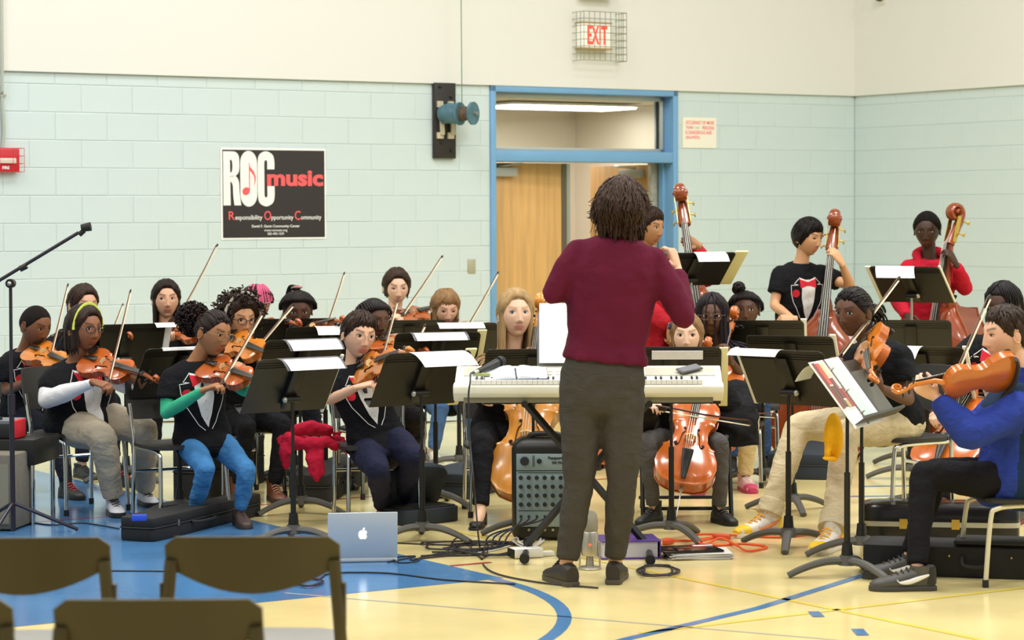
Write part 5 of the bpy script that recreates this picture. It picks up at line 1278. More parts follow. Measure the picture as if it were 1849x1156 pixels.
# --- braids and high ponytail
I = inst('violin', (550, 592, 15.2), (625, 580), VN, 'dark red violin of the violinist with a high ponytail')
g = person('person with a high braided ponytail looking over a dark red violin', 15.4, 12, (524, 606), (522, 722, .1), (538, 560, -.02), hphi=10, hnod=16, frog=at(580, 622, 15.08), S=.92, skin='#573726', gaze=(0, .5), Rw=(578, 622, -.32), top=('#17171a', 'tee'), tux=1.1, pants='#22222a', shoes=BLK,
       hair=('braids_up', '#17100e', dict(th=.010, n=44, bun=(0, -.045, .105), pony=((0, -.05, .118), (.03, -.12, .02), .03, 24), ties=[('hair_tie', '#c98080', (0, -.045, .125), .022)])), **lefthand(I, .92))
bow('violin', (580, 622, 15.08), (622, 494), 'violin bow standing before the wall beside the smiling violinist')
seat_for(g, 12, 'black chair under the violinist with a high ponytail')
# --- violinist with glasses in navy trousers
I = inst('violin_orange', (648, 662, 12.98), (748, 634), (-.12, -.80, .52), 'orange violin of the violinist with thin glasses', near=True)
g = person('person with short brown hair and thin glasses playing an orange violin in navy trousers', 13.1, 22, (634, 655), (682, 800, .05), (648, 605, -.03), hphi=26, hnod=10, htilt=-6, frog=at(676, 698, 12.80), S=.86, skin='#e0b090', hs=.98, eyeh=.9, gaze=(-.2, .2), lipc='#b9756a',
       Re=(596, 722, -.05), Rw=(648, 706, -.28), Rh=dict(palm=(.1, .3, -1), curl=.6), Rk=(682, 848), Rf=(692, 940), Lk=(748, 826), Lf=(722, 935), Rt=-5, Lt=10, top=('#17171a', 'tee'), tux=1.1, hem=.05, pants='#22243a', legw=1.2, shoes=dict(style='sneaker', up='#c9a878', sole='#b5703a', lace='#b99a70'), glasses=('#8d8578', .0012),
       hair=('short', '#33231a', dict(th=.015, noise=.004, ns=30, n=110, hl=-.008)), **lefthand(I, .86))
bow('violin', (676, 698, 12.80), (718, 544), 'violin bow upright in front of the violinist with thin glasses')
seat_for(g, 15, 'black chair with chrome legs under the violinist with thin glasses', .04, sh=.42)
# --- behind him
I = inst('violin', (688, 608, 14.2), (775, 640), VN, 'violin half hidden behind the violinist with thin glasses')
g = person('person with black braids tied up half hidden behind the violinist with thin glasses', 14.4, 28, (668, 626), (690, 752, .08), (674, 578, -.02), hphi=38, hnod=10, frog=at(712, 700, 14.15), S=.90, skin='#5a3925', Rw=(720, 690, -.3), Rk=(715, 768), Rf=(705, 880), Lk=(752, 752), Lf=(745, 868), top=('#17171a', 'tee'), pants='#211f1f', shoes=BLK,
       hair=('braids_up', '#191413', dict(th=.012, n=46, bun=(0, -.09, .06))), **lefthand(I, .9))
bow('violin', (712, 700, 14.15), (768, 588), 'violin bow of the violinist with tied-up black braids')
seat_for(g, 25, 'black chair under the violinist with tied-up black braids')
# --- smiling violinist
I = inst('violin', (722, 566, 16.85), (802, 556), (0, -.75, .6), 'brown violin of the smiling violinist at the back wall', near=False)
g = person('person smiling down at a violin before the back wall', 17.0, 12, (712, 574), (712, 690, .1), (716, 518, -.03), hphi=12, hnod=14, frog=at(722, 578, 16.68), S=.98, skin='#ecc0a2', smile=1, eyeh=.45, lipc='#c46a62', Re=(690, 640, -.1), Rw=(705, 577, -.3), Rh=dict(dir=(1, -.2, 0), palm=(0, .3, -1), curl=.7), top=('#1d1b1b', 'cap'), pants='#22222a', shoes=BLK,
       hair=('long', '#3b291d', dict(th=.012, len=.03, n=46)), **lefthand(I))
bow('violin', (722, 578, 16.68), (799, 464), 'violin bow of the smiling violinist pointing up to the right')
# --- fair-haired violinist in jeans
I = inst('violin', (812, 588, 16.4), (890, 592), VN, 'red violin under the chin of the fair-haired violinist in jeans')
g = person('person with long fair hair and a fringe playing violin in blue jeans', 16.6, 14, (800, 600), (806, 722, .1), (804, 556, -.03), hphi=16, hnod=22, frog=at(838, 604, 16.3), S=.93, skin='#e3b396', eyeh=.6, lipc='#b9756a', Rw=(838, 620, -.3), Rk=(795, 738), Rf=(782, 838), Lk=(848, 735), Lf=(852, 832), top=('#19191b', 'long'), pants='#4a6a94', shoes=dict(style='sneaker', up='#c9bfa8', sole='#d8d2c0', lace='#e4ddcc'),
       hair=('bangs', '#8f6d48', dict(th=.013, len=.14, n=56)), **lefthand(I, .93))
bow('violin', (838, 604, 16.3), (900, 493), 'violin bow crossing the door frame edge by the fair-haired violinist')
seat_for(g, 14, 'black chair under the fair-haired violinist in jeans')
# --- cellist in black
I = inst('cello_pale', (946, 892, 12.98), (977, 536), (-.12, -.95, .25), 'golden brown cello of the fair-haired cellist in black', near=False)
hd = I['o']+I['y']*(I['yt']-.12)-I['z']*.07+I['x']*.03
g = person('person with long fair hair playing a golden cello in black', 13.45, 6, (924, 642), (908, 782, .1), (931, 568, -.05), hphi=12, hnod=-2, frog=at(884, 722, 12.98), S=1.0, skin='#e6bb9d', hs=1.03, gaze=(.4, .4), eyeh=.95, lipc='#c07a70', eyes='#5a6a70', Re=(866, 715, -.10), Rw=(884, 716, -.36), Rh=dict(dir=(.5, -.2, -.9), palm=(.3, .9, 0), curl=.5), Lw=hd, Lh=dict(dir=-I['x']+I['z']*.5, palm=I['z'], curl=.7),
       Rk=(872, 800), Rf=(868, 950), Lk=(1000, 800, -.2), Lf=(1010, 948), Rt=-10, Lt=20, top=('#19191b', 'long'), pants='#1b1b1e', shoes=dict(style='pump', up='#171516', sole='#171516'),
       hair=('long', '#ab8c60', dict(th=.012, len=.30, n=70, seed=4, lift=.004)))
bow('cello', (884, 722, 12.98), (1004, 748), 'cello bow of the fair-haired cellist in black', near=False, nrm=(0, -.3, .9))
seat_for(g, 6, 'black chair with chrome legs under the fair-haired cellist in black')
# --- small cellist
I = inst('cello', (1232, 872, 12.78), (1279, 616), (-.05, -.95, .3), 'small glossy orange cello between the boots of the little cellist', scale=.80, near=False)
hd = I['o']+I['y']*(I['yt']-.10)-I['z']*.06+I['x']*.03
g = person('person with a blue hair bow playing a small orange cello behind a stand', 13.25, -3, (1240, 655), (1236, 795, .08), (1240, 606, -.06), hphi=-6, hnod=4, frog=at(1186, 738, 12.78), S=.80, skin='#ecc2a6', hs=.95, eyeh=1.0, gaze=(-.2, .2), nose=.8, lipc='#c98078', Re=(1162, 765, -.12), Rw=(1176, 738, -.36), Rh=dict(dir=(1, -.2, -.2), palm=(.1, .5, -.8), curl=.6), Lw=hd, Lh=dict(dir=-I['x'], palm=I['z'], curl=.7),
       Rk=(1168, 795), Rf=(1180, 945), Lk=(1300, 800), Lf=(1300, 945), Rt=-35, Lt=25, top=('#1c1c1e', 'jacket'), pants='#5a5856', legw=1.05, shoes=dict(style='boot', up='#1d1c1a', sole='#171614', lace='#4a4844'),
       hair=('long', '#8c6c48', dict(th=.010, len=.05, n=56, ties=[('hair_bow', '#2c3354', (.085, .02, .055), .016)])))
bow('cello', (1186, 738, 12.78), (1356, 766), 'cello bow of the little cellist reaching to the right', near=True, nrm=(0, -.3, .9))
# --- braided cellist with glasses
I = inst('cello', (1268, 800, 14.3), (1328, 562), (-.2, -.9, .3), 'orange cello with its scroll beside the braided cellist with glasses', scale=.92, near=False)
hd = I['o']+I['y']*(I['yt']-.06)-I['z']*.06+I['x']*.05
g = person('person with long black braids and glasses holding an orange cello', 14.85, -8, (1304, 625), (1318, 748, .1), (1286, 570, -.04), hphi=-8, hnod=6, frog=at(1278, 744, 14.45), S=.94, fat=1.1, skin='#5b3a28', hs=1.02, Le=(1346, 690, -.12), Lw=(1320, 652, -.26), Lh=dict(dir=(-.2, -.1, 1), palm=(-.9, .2, 0), curl=.7), Rw=(1270, 740, -.36), Rk=(1255, 775), Rf=(1262, 890), Lk=(1352, 775), Lf=(1345, 886), Lt=10, top=('#19191c', 'tee'), pants='#c9b58a', shoes=dict(style='sneaker', up='#d8a0a0', sole='#b5305a', lace='#efe6dc', accent='#c03a60'), glasses=('#5a3f30', .002),
       hair=('braids', '#1f161c', dict(th=.014, n=54, len=.26, face=True)))
bow('cello', (1278, 744, 14.45), (1400, 752), 'cello bow of the braided cellist behind the black coat', near=False, nrm=(0, -.3, .9))
seat_for(g, -8, 'black chair under the braided cellist with glasses')
# --- player with a bun
g = person('person with a top bun peering over a dark music stand', 15.9, -5, (1350, 605), (1350, 715, .1), (1346, 560, -.03), hphi=-6, hnod=4, S=.90, skin='#5a3826', gaze=(-.5, .2), top=('#19191c', 'tee'), pants='#3d5478', shoes=BLK,
       hair=('braids_up', '#1a1214', dict(th=.009, n=40, bun=(.035, -.02, .112), bun_r=.036)))
seat_for(g, -5, 'black chair under the player with a top bun')
# --- bass player in a red jacket
I = inst('bass', (1296, 800, 16.0), (1227, 336), (-.15, -.95, .2), 'tall brown double bass of the player in the red jacket', near=False)
hd = I['o']+I['y']*(I['yt']-.13)+I['x']*.06-I['z']*.03
g = person('person in a red jacket standing with a double bass behind the conductor', 16.3, 25, (1164, 468), (1172, 655, .1), (1172, 410, -.02), hphi=48, hnod=10, frog=at(1232, 640, 15.95), S=1.0, skin='#b08057', lips=1.1, Lw=hd, Lh=dict(dir=-I['x']*.8+V((0, 0, .5)), palm=I['z'], curl=.7), Rw=(1230, 620, -.35), top=('#b3232e', 'jacket'), pants='#1d1c20', stand=True, Rf=(1150, 842), Lf=(1192, 838), shoes=dict(style='sneaker', up='#7a2230', sole='#2a2020', lace='#e03040'),
       hair=('short', '#2d1d14', dict(th=.018, n=80, hl=-.01)))
bow('bass', (1232, 640, 15.95), (1330, 672), 'double bass bow of the player in the red jacket', near=False, nrm=(0, -.3, .9))
# --- bass player in tuxedo t-shirt
I = inst('bass', (1468, 838, 16.45), (1509, 382), (-.2, -.95, .2), 'brown double bass of the standing player in the tuxedo t-shirt', near=False)
g = person('person with black hair standing with a double bass in a tuxedo t-shirt', 16.9, 22, (1446, 474), (1436, 640, .1), (1459, 429, -.03), hphi=42, hnod=12, frog=at(1408, 580, 16.52), S=.97, skin='#d3a076', jaw=1.1, eyeh=.6, Re=(1398, 552, -.10), Rw=(1446, 578, -.36), Rh=dict(dir=(.3, -.2, -.95), palm=(.6, .6, -.2), curl=.45), Le=(1536, 518, -.15), Lw=(1519, 474, -.34), Lh=dict(dir=(-.55, -.1, .8), palm=(-.5, .7, -.2), curl=.6),
       top=('#17171a', 'tee'), tux=1.0, pants='#31363c', stand=True, Rf=(1418, 830), Lf=(1462, 826), shoes=BLK, hair=('short', '#16110f', dict(th=.020, n=110, hl=-.010, line=[.060, .060, .045, .01, -.02, -.04, -.03, -.05, -.07, -.075])))
bow('bass', (1408, 580, 16.52), (1530, 602), 'double bass bow of the standing player in the tuxedo t-shirt', near=False, nrm=(0, -.4, .9))
# --- bass player in a red hoodie
I = inst('bass', (1690, 826, 16.75), (1731, 370), (-.80, -.55, .15), 'shiny red-brown double bass of the player in the red hoodie', near=False)
g = person('person with cropped hair standing with a double bass in a red hoodie', 17.1, -8, (1680, 466), (1668, 620, .1), (1674, 416, -.03), hphi=-16, hnod=14, frog=at(1648, 588, 16.7), S=.96, skin='#40281b', eyeh=.7, lips=1.1, lipc='#5a332b', Re=(1600+20, 540, -.05), Rw=(1642, 572, -.30), Rh=dict(dir=(.2, -.2, -1), palm=(.5, .8, 0), curl=.5), Le=(1742, 520, -.12), Lw=(1726, 476, -.32), Lh=dict(dir=(-.5, -.1, .85), palm=(-.6, .6, -.2), curl=.6),
       top=('#b81d31', 'hoodie'), pants='#24242c', stand=True, Rf=(1652, 820), Lf=(1700, 820), shoes=BLK, hair=('crop', '#120d0b', dict(th=.017, noise=.0015, ns=90, hl=.006, rough=.9)))
bow('bass', (1648, 588, 16.7), (1765, 604), 'double bass bow of the player in the red hoodie', near=False, nrm=(0, -.4, .9))
# --- viola player
I = inst('viola', (1566, 606, 12.38), (1583, 691), (-.78, -.30, .45), 'amber viola held towards the camera by the player in khaki trousers')
g = person('person with a low ponytail playing viola in khaki trousers and yellow sneakers', 12.55, -42, (1574, 618), (1608, 762, .1), (1541, 564, -.06), hphi=-42, hnod=8, frog=at(1509, 655, 12.25), S=.98, fat=1.05, skin='#5f3d2a', lips=1.25, nose=1.1, gaze=(-.5, -.1), eyeh=.85, Re=(1540, 700, .15), Rw=(1512, 668, -.22), Le=(1640, 722, -.16), Lw=(1588, 700, -.36), Lh=dict(dir=(-.75, -.3, .7), palm=(-.5, .6, .5), curl=.7),
       Rk=(1396, 772), Rf=(1385, 966), Lk=(1528, 782), Lf=(1500, 994), Rt=-55, Lt=-30, top=('#16171a', 'tee'), pants='#cdbd9a', legw=1.18, cuffs=True, shoes=dict(style='high', up='#ded8cf', sole='#e6e0d4', lace='#f0b028', accent='#f2c41c', swoosh='#e08a50', heel='#f2cf30', size=1.1),
       hair=('pulled', '#191211', dict(th=.011, noise=.001, base=(0, -.115, -.01), pony=((0, -.125, -.01), (.0, -.215, -.065), .026, 60))))
bow('violin', (1509, 655, 12.25), (1624, 503), 'long bow of the viola player crossing in front of the red hoodie stand', nrm=(-.3, -.5, .6))
seat_for(g, -60, 'black chair with chrome legs under the viola player', .06)
# --- violinist in the blue fleece
I = inst('violin_orange', (1832, 662, 10.82), (1614, 708), (-.05, .80, .60), 'shiny orange violin seen from below in the hands of the violinist in blue fleece', near=True)
g = person('person in a blue fleece jacket playing violin in profile at the right edge', 10.98, -84, (1848, 688), (1832, 866, 0), (1816, 604, -.0), hphi=-74, hnod=8, fat=1.12, frog=at(1690, 758, 11.1), S=.97, skin='#e2b294', nose=1.15, eyeh=.6, Le=(1752, 786, -.28), Lw=(1688, 716, -.22), Lh=dict(dir=(-.8, .0, .55), palm=(-.2, .75, .6), curl=.7), Re=(1760, 780, .18), Rw=(1706, 752, .18), Rh=dict(dir=(-.9, 0, .3), palm=(.0, -.3, -1), curl=.8),
       Rk=(1692, 850, .12), Rf=(1640, 1044), Lk=(1668, 856, -.12), Lf=(1655, 1066), Rt=-88, Lt=-88, top=('#2a3c8c', 'jacket'), extra='two_tone', hem=.12, pants='#18171a', legw=.98, shoes=dict(style='sneaker', up='#4a4845', sole='#3c3a38', lace='#26241f', swoosh='#e8e6e2', heel='#23211f', size=1.08),
       hair=('short', '#33251b', dict(th=.013, n=120, noise=.003, ns=32)))
bow('violin', (1690, 758, 11.1), (1788, 536), 'violin bow rising behind the violin of the player in blue fleece', nrm=(-.5, -.3, .5))
seat_for(g, -84, 'black chair with pale legs under the violinist in blue fleece', .02, legm=mat('floor_tinted_chrome', '#d9d2b6', .35, metal=.3))  # chrome legs with the floor's cream reflection put into the base colour
blue_boy = g
# --- cellist behind him
I = inst('cello', (1692, 842, 13.15), (1800, 640), (-.5, -.85, .2), 'orange cello standing behind the violinist in blue fleece', scale=.92, near=False)
g = person('person with short black locks playing cello behind the violinist in blue fleece', 13.75, -30, (1806, 606), (1792, 770, .1), (1812, 552, -.03), hphi=-38, hnod=14, frog=at(1688, 706, 13.3), S=.98, skin='#4a2f20', top=('#17171a', 'tee'), tux=1.0, pants='#1d1c20', Rk=(1720, 790), Lk=(1850, 790), Rf=(1700, 940), Lf=(1838, 945), shoes=dict(style='sneaker', up='#2a2022', sole='#7a2a30', lace='#3a2a2a'), Rw=(1690, 700, -.4), Lw=I['o']+I['y']*(I['yt']-.15)-I['z']*.07,
       hair=('braids', '#151112', dict(th=.016, n=46, len=.05, noise=.004)))
bow('cello', (1688, 706, 13.3), (1800, 716), 'cello bow behind the violin of the player in blue fleece', near=False, nrm=(0, -.3, .9))
seat_for(g, -30, 'black chair with chrome legs behind the violinist in blue fleece')
# --- cellist hidden behind the conductor
I = inst('cello', (1092, 838, 15.9), (1118, 560), (0, -.95, .3), 'orange cello seen between the conductor\'s legs', scale=.95, near=False)
g = person('person in dark clothes with red-laced shoes seated behind the conductor', 16.3, 0, (1110, 580), (1108, 720, .1), (1110, 525, -.03), S=.95, skin='#6b452e', top=('#19191c', 'tee'), pants='#1d1c20', shoes=dict(style='boot', up='#2a2022', sole='#1d1a18', lace='#d02038'), Rk=(1075, 750), Rf=(1072, 845), Lk=(1140, 750), Lf=(1150, 842), hair=('crop', '#15100e', dict(th=.008)))
seat_for(g, 0, 'black chair behind the conductor')
# ================================================================== STANDS AND MUSIC
ST = {}
for key, a in dict(
    s1=(527, 695, 12.3, 38, 33, 'black music stand before the violinist in green sleeves, nearest on the left'),
    s2=(760, 684, 12.4, 33, 33, 'black music stand before the violinist with thin glasses'),
    s3=(540, 658, 13.6, 35, 30, 'black music stand before the curly-haired violinist'),
    s6=(586, 632, 14.9, 18, 28, 'black music stand hiding the chest of the violinist with a high ponytail'),
    s9=(530, 618, 15.3, 15, 25, 'black music stand beside the violinist with pink braids'),
    s4=(785, 645, 13.9, 18, 30, 'black music stand in the second row right of the violinist with thin glasses'),
    s5=(828, 623, 15.9, 5, 28, 'black music stand before the fair-haired violinist in jeans'),
    s5b=(738, 618, 16.4, 8, 25, 'black music stand before the smiling violinist'),
    s7=(224, 628, 15.3, 28, 25, 'black music stand between the white sleeves and the dark-haired violinist'),
    s8=(322, 672, 13.45, 38, 33, 'black music stand behind the shoulder of the violinist in green sleeves'),
    s10=(962, 680, 12.62, 6, 28, 'black music stand behind the keyboard before the fair-haired cellist'),
    s11=(1212, 678, 12.42, -3, 26, 'black music stand before the little cellist'),
    s12=(1425, 682, 12.1, -40, 32, 'black music stand before the viola player, left of the yellow sneakers'),
    s13=(1378, 622, 15.0, -10, 25, 'black music stand before the player with a top bun'),
    s13b=(1432, 652, 13.6, -24, 30, 'black music stand below the bowing hand of the standing bass player'),
    s14=(1530, 708, 11.1, -114, 37, 'black music stand carrying an open colourful binder'),
    s14b=(1556, 704, 11.78, -114, 37, 'black music stand directly behind the colourful binder'),
    s15=(1645, 514, 16.0, -36, 44, 'tall music stand before the bass player in the red hoodie'),
    s16=(1250, 486, 15.6, 21, 50, 'tall music stand right of the conductor before the red jacket'),
    s17=(1645, 622, 15.2, -15, 22, 'olive black music stand below the bass player in the red hoodie'),
    s18=(1668, 672, 13.6, -28, 28, 'black music stand right of the viola player\'s shoulder')).items():
    ST[key] = music_stand(*a, pole_grey=key in ('s15', 's16'))
W_ = 'white sheet music hanging over the stand '
for k, x0, x1, ov, sk, t in (('s1', -.13, .20, .085, .03, 'nearest on the left'), ('s2', -.12, .20, .10, .05, 'of the violinist with thin glasses'), ('s3', -.14, .18, .09, .02, 'of the curly-haired violinist'), ('s4', -.16, .14, .07, .02, 'right of the thin glasses in the second row'), ('s5', -.15, .15, .06, .02, 'of the fair-haired violinist in jeans'),
    ('s6', -.08, .14, .08, .01, 'of the violinist with a high ponytail'), ('s8', -.16, .12, .03, 0, 'behind the green sleeves'), ('s12', -.27, .02, .055, -.02, 'of the viola player'), ('s15', -.20, .08, .09, .03, 'of the red hoodie bass player'), ('s16', -.05, .17, .07, .02, 'of the red jacket bass player'), ('s18', -.15, .02, .10, -.02, 'right of the viola player')):
    sheet(ST[k], x0, x1, ov, W_+t, skew=sk)
m_frame = mat('plastic_sleeve_edge', '#5a5860', .3)
for k, x0, x1, ov, sk, t in (('s1', -.145, .215, .080, .03, 'nearest on the left'), ('s3', -.155, .195, .085, .02, 'of the curly-haired violinist'), ('s4', -.175, .155, .065, .02, 'in the second row')):
    sheet(ST[k], x0, x1, ov, 'dark plastic sleeve under the sheet on the stand '+t, skew=sk, mt=m_frame, name='plastic_sleeve', drop=.42, cat='sleeve')
D = ST['s11']
o = MB().box((D['sx']*.03, .137, -.032), (.26, .05, .002)).build('sheet_music', m_sheet, None, 'white sheet hanging on the back of the little cellist\'s stand', 'sheet music', smooth=None); o.matrix_basis = D['D']
folder(ST['s1'], .245, .262, 'narrow cream folder edge beside the nearest left stand', -1.15, 1.02, m_folder_w)
folder(ST['s2'], .22, .285, 'yellow folder edge on the stand of the violinist with thin glasses', -1.1, 1.04)
folder(ST['s4'], .235, .29, 'yellow folder edge on the second-row stand right of the thin glasses', -1.1, 1.04)
folder(ST['s11'], .245, .29, 'tall yellow folder edge beside the little cellist', -1.1, .95)
folder(ST['s12'], -.275, -.25, 'cream folder edge on the left side of the viola player\'s stand', -1.05, 1.0, m_folder_w)
folder(ST['s13'], .235, .27, 'cream folder edge on the stand of the player with a top bun', -1, 1.05, m_folder_w)
folder(ST['s13b'], .235, .27, 'cream folder edge under the bowing hand of the standing bass player', -1, 1.05, m_folder_w)
folder(ST['s15'], -.285, -.245, 'cream folder edge on the left of the red hoodie\'s stand', -1.1, .95, m_folder_w)
folder(ST['s15'], .25, .265, 'thin white folder edge on the right of the red hoodie\'s stand', -1.0, 1.02, m_folder_w)
folder(ST['s16'], .25, .34, 'yellow folder sticking out of the stand right of the conductor', -1.0, 1.0, m_folder)
folder(ST['s18'], .245, .275, 'pale folder edge on the stand right of the viola player', -1.0, 1.02, m_folder_w)
o = sheet(ST['s7'], .17, .30, .05, 'loose white page on the stand beside the dark-haired violinist', skew=.01)
# open binder on the stand for the violinist in blue fleece
D = ST['s14']['D']; sx = 1 if ST['s14']['x'].y > 0 else -1      # +: far side
bi = empty('ring_binder', M=D, label='open ring binder with a red collage page and a green page', cat='binder')
def page(name, x0, x1, y0, y1, z, m): 
    a, b = sorted((sx*x0, sx*x1)); return MB().box(((a+b)/2, (y0+y1)/2, z), (b-a, y1-y0, .003)).build(name, m, bi)
page('cover', -.27, .20, -.185, .18, .006, m_paper)
page('collage_page', -.262, -.07, -.09, .178, .010, mat('collage_base', '#e9e2d4', .35)); page('white_panel', -.262, -.07, -.18, -.092, .010, mat('glossy_white', '#f3f2f0', .25))
for i, (a, b, c, d_, col) in enumerate(((-.26, -.225, -.08, .17, '#7d2a2c'), (-.222, -.17, .05, .165, '#c8483e'), (-.222, -.17, -.075, .04, '#5a3c34'), (-.165, -.12, .09, .165, '#d9c79a'), (-.165, -.12, -.03, .08, '#7a2f3a'), (-.165, -.12, -.08, -.04, '#b8a36e'), (-.115, -.075, .03, .165, '#cfd0c2'), (-.115, -.075, -.08, .02, '#9c4038'))):
    page('photo_patch', a, b, c, d_, .0125, mat('patch_'+col[1:], col, .35))
page('ring_strip', -.065, -.045, -.18, .178, .011, mat('strip_maroon', '#6d4a4c', .4)); page('green_page', -.04, .10, -.175, .175, .010, mat('pale_green_page', '#c3dccb', .6))
for y in (-.12, 0, .12): MB().tube([(sx*-.075, y, .012), (sx*-.062, y, .028), (sx*-.048, y, .028), (sx*-.035, y, .012)], .003, 6).build('ring', m_steel, bi)
o = sheet(ST['s14'], -.24*ST['s14']['sx']*sx, .0, .11, 'clear plastic page flopping over the top of the colourful binder', skew=0, mt=mat('plastic_page', '#dfe3e6', .25), name='plastic_page', drop=.25)
o = MB().box((sx*.06, -.03, .009), (.36, .26, .006)).build('dark_folder', mat('dark_folder', '#5a584f', .5), None, 'dark folder on the stand directly behind the colourful binder', 'folder'); o.matrix_basis = ST['s14b']['D']
# ================================================================== KEYBOARD
kp = at(1062, 716, 11.62); kz = .80
kb = empty('keyboard', (kp.x, kp.y, kz), R(-2.0), 'long cream electronic keyboard in front of the conductor', 'keyboard')
m_cream = mat('keyboard_cream', '#e6e2cf', .4); m_creamd = mat('keyboard_grey', '#b9b6a4', .45); KW = 1.30
prof = [(0, .012), (0, .048), (.02, .056), (.028, .060), (.17, .062), (.185, .075), (.33, .125), (.35, .120), (.36, .02), (.33, -.028), (.06, -.028), (.015, .002)]
def xprism(mb, pr, x0, x1, mi=0):
    n = len(pr); mb.add([(x0, y, z) for y, z in pr]+[(x1, y, z) for y, z in pr], [tuple(range(n)), tuple(range(n, 2*n))[::-1]]+[(i, n+i, n+(i+1) % n, (i+1) % n) for i in range(n)], mi); return mb
xprism(MB(), prof, -KW/2, KW/2).build('case', m_cream, kb, bevel=.006)
xprism(MB(), [(.03, -.034), (.03, .0), (.34, .0), (.34, -.034)], -KW/2+.05, KW/2-.05).build('underside', mat('keyboard_under', '#7d7862', .6), kb)
kx0, kx1 = -KW/2+.085, KW/2-.10; nk = 45; kw = (kx1-kx0)/nk
wk = MB().box((0, .073, .066), (kw-.0014, .125, .020)).mesh('white_key', mat('key_white', '#f4f3ee', .25)); bk = MB().box((0, .105, .080), (.011, .085, .014), taper=.85).mesh('black_key', mat('key_black', '#16141c', .3))
for i in range(nk):
    x = kx0+kw*(i+.5); mesh_obj('white_key', wk, kb).location.x = x
    if i % 7 in (0, 1, 3, 4, 5) and i < nk-1: mesh_obj('black_key', bk, kb).location.x = x+kw/2
sl = math.atan2(.05, .145)
def panel(name, x, y, w_, d_, m, h=.004):
    z = .075+(y-.185)*math.tan(sl)+.002; o = MB().box((0, 0, 0), (w_, d_, h)).build(name, m, kb, bevel=.001); o.location = (x, y, z); o.rotation_euler.x = sl; return o
panel('display_panel', .02, .26, .30, .09, mat('panel_grey', '#cfccba', .4)); panel('speaker_grille', .45, .255, .34, .10, m_creamd); panel('speaker_grille', -.47, .255, .28, .10, m_creamd)
for r_ in range(2):
    for i in range(8): panel('button', -.22+.035*i+(.0 if i < 4 else .24), .225+.035*r_, .02, .012, mat('button_white', '#e8e6dc', .5), .008)
mr = MB().box((.012, 0, .14), (.53, .012, .30)).build('music_rest', mat('music_rest_grey', '#7d7d80', .5), kb, bevel=.006); mr.location = (-.0, .335, .10); mr.rotation_euler.x = -.22
sc_ = empty('score', (0, 0, 0), label='white printed score standing on the keyboard music rest', cat='sheet music'); sc_.matrix_basis = wm(kb) @ Matrix.Translation((-.0, .315, .135)) @ Matrix.Rotation(-.22, 4, 'X')
MB().box((-.122, -.004, .155), (.240, .004, .30)).build('left_page', staff_mat(), sc_); MB().box((.132, -.004, .155), (.255, .004, .28)).build('right_page', staff_mat(), sc_)
for nm, px, py in (('phone', 1242, 664),):
    ph = empty('phone', label='dark phone lying on the right end of the keyboard', cat='phone'); ph.matrix_basis = wm(kb) @ Matrix.Translation((.495, .25, .110)) @ Matrix.Rotation(sl, 4, 'X') @ Matrix.Rotation(R(-58), 4, 'Z')
    MB().box((0, 0, .005), (.062, .122, .011)).build('case', mat('phone_case', '#55534f', .4), ph, bevel=.004); MB().box((0, 0, .011), (.054, .106, .001)).build('screen', mat('phone_screen', '#77777a', .1), ph)
bk_ = empty('open_book', label='open book with dark cover lying on the left of the keyboard', cat='book'); bk_.matrix_basis = wm(kb) @ Matrix.Translation((-.35, .12, .088)) @ Matrix.Rotation(sl*.7, 4, 'X') @ Matrix.Rotation(R(4), 4, 'Z')
MB().box((0, .03, 0), (.31, .19, .008)).build('cover', mat('book_navy', '#23264a', .5), bk_)
for s in (-1, 1):
    P = [(s*(.004+.148*t), 0, .006+.018*math.sin(PI*min(1, t*1.25)**.6)*(1-t*.7)) for t in np.linspace(0, 1, 9)]; vs = []; fs = []
    for x, _, z in P: vs += [(x, -.06, z), (x, .12, z), (x, -.06, .004), (x, .12, .004)]
    for i in range(8): a = 4*i; b = a+4; fs += [(a, b, b+1, a+1), (a, a+2, b+2, b), (a+1, b+1, b+3, a+3)]
    MB().add(vs, fs).build('page_block', mat('book_page', '#e3ecf2', .7), bk_, smooth=1)
mc = empty('microphone', label='black handheld microphone lying across the left end of the keyboard', cat='microphone'); A = wm(kb) @ V((-.555, .09, .105)); B = wm(kb) @ V((-.40, .30, .165)); mc.matrix_basis = frame(A, B-A, (0, 0, 1))
MB().tube([(0, 0, 0), (0, .035, 0)], [.012, .011], 14).build('connector', m_steel, mc); MB().tube([(0, .035, 0), (0, .15, 0), (0, .185, 0)], [.013, .019, .022], 16).build('handle', m_black, mc)
MB().ball((0, .215, 0), (.026, .030, .026), 16, 12).build('grille', mat('mic_grille', '#2c2c30', .5, metal=.4, bump=.5, bscale=900), mc); MB().tube([(0, .198, 0), (0, .206, 0)], .0275, 18).build('ring', m_dark, mc)
mtape = MB().box((-.51, .11, .098), (.07, .05, .012)).build('tape_roll', mat('tape_green', '#a9b068', .6), None, 'small yellow-green strap lying beside the microphone', 'strap'); mtape.matrix_basis = wm(kb)
def cable(name, pts, r, m, label, cat='cable', n=6):
    P = spline([p if isinstance(p, Vector) else V(p) for p in pts], n); return MB().tube(P, r, 7).build(name, m, None, label, cat, 'cables on the floor', smooth=2)
m_cable = mat('black_cable', '#1d1920', .5); m_wcable = mat('white_cable', '#d8d6d0', .5); m_ocable = mat('orange_cable', '#f0622a', .45)
cable('microphone_cable', [A, at(850, 675, 11.6), at(849, 690, 11.52), at(846, 720, 11.5), at(849, 800, 11.45), at(858, 900, 11.35), gnd(866, 985, .01), gnd(880, 1028, .006), gnd(960, 1050, .006), gnd(1080, 1062, .006)], .0045, m_cable, 'thin black microphone cable hanging from the keyboard to the floor')
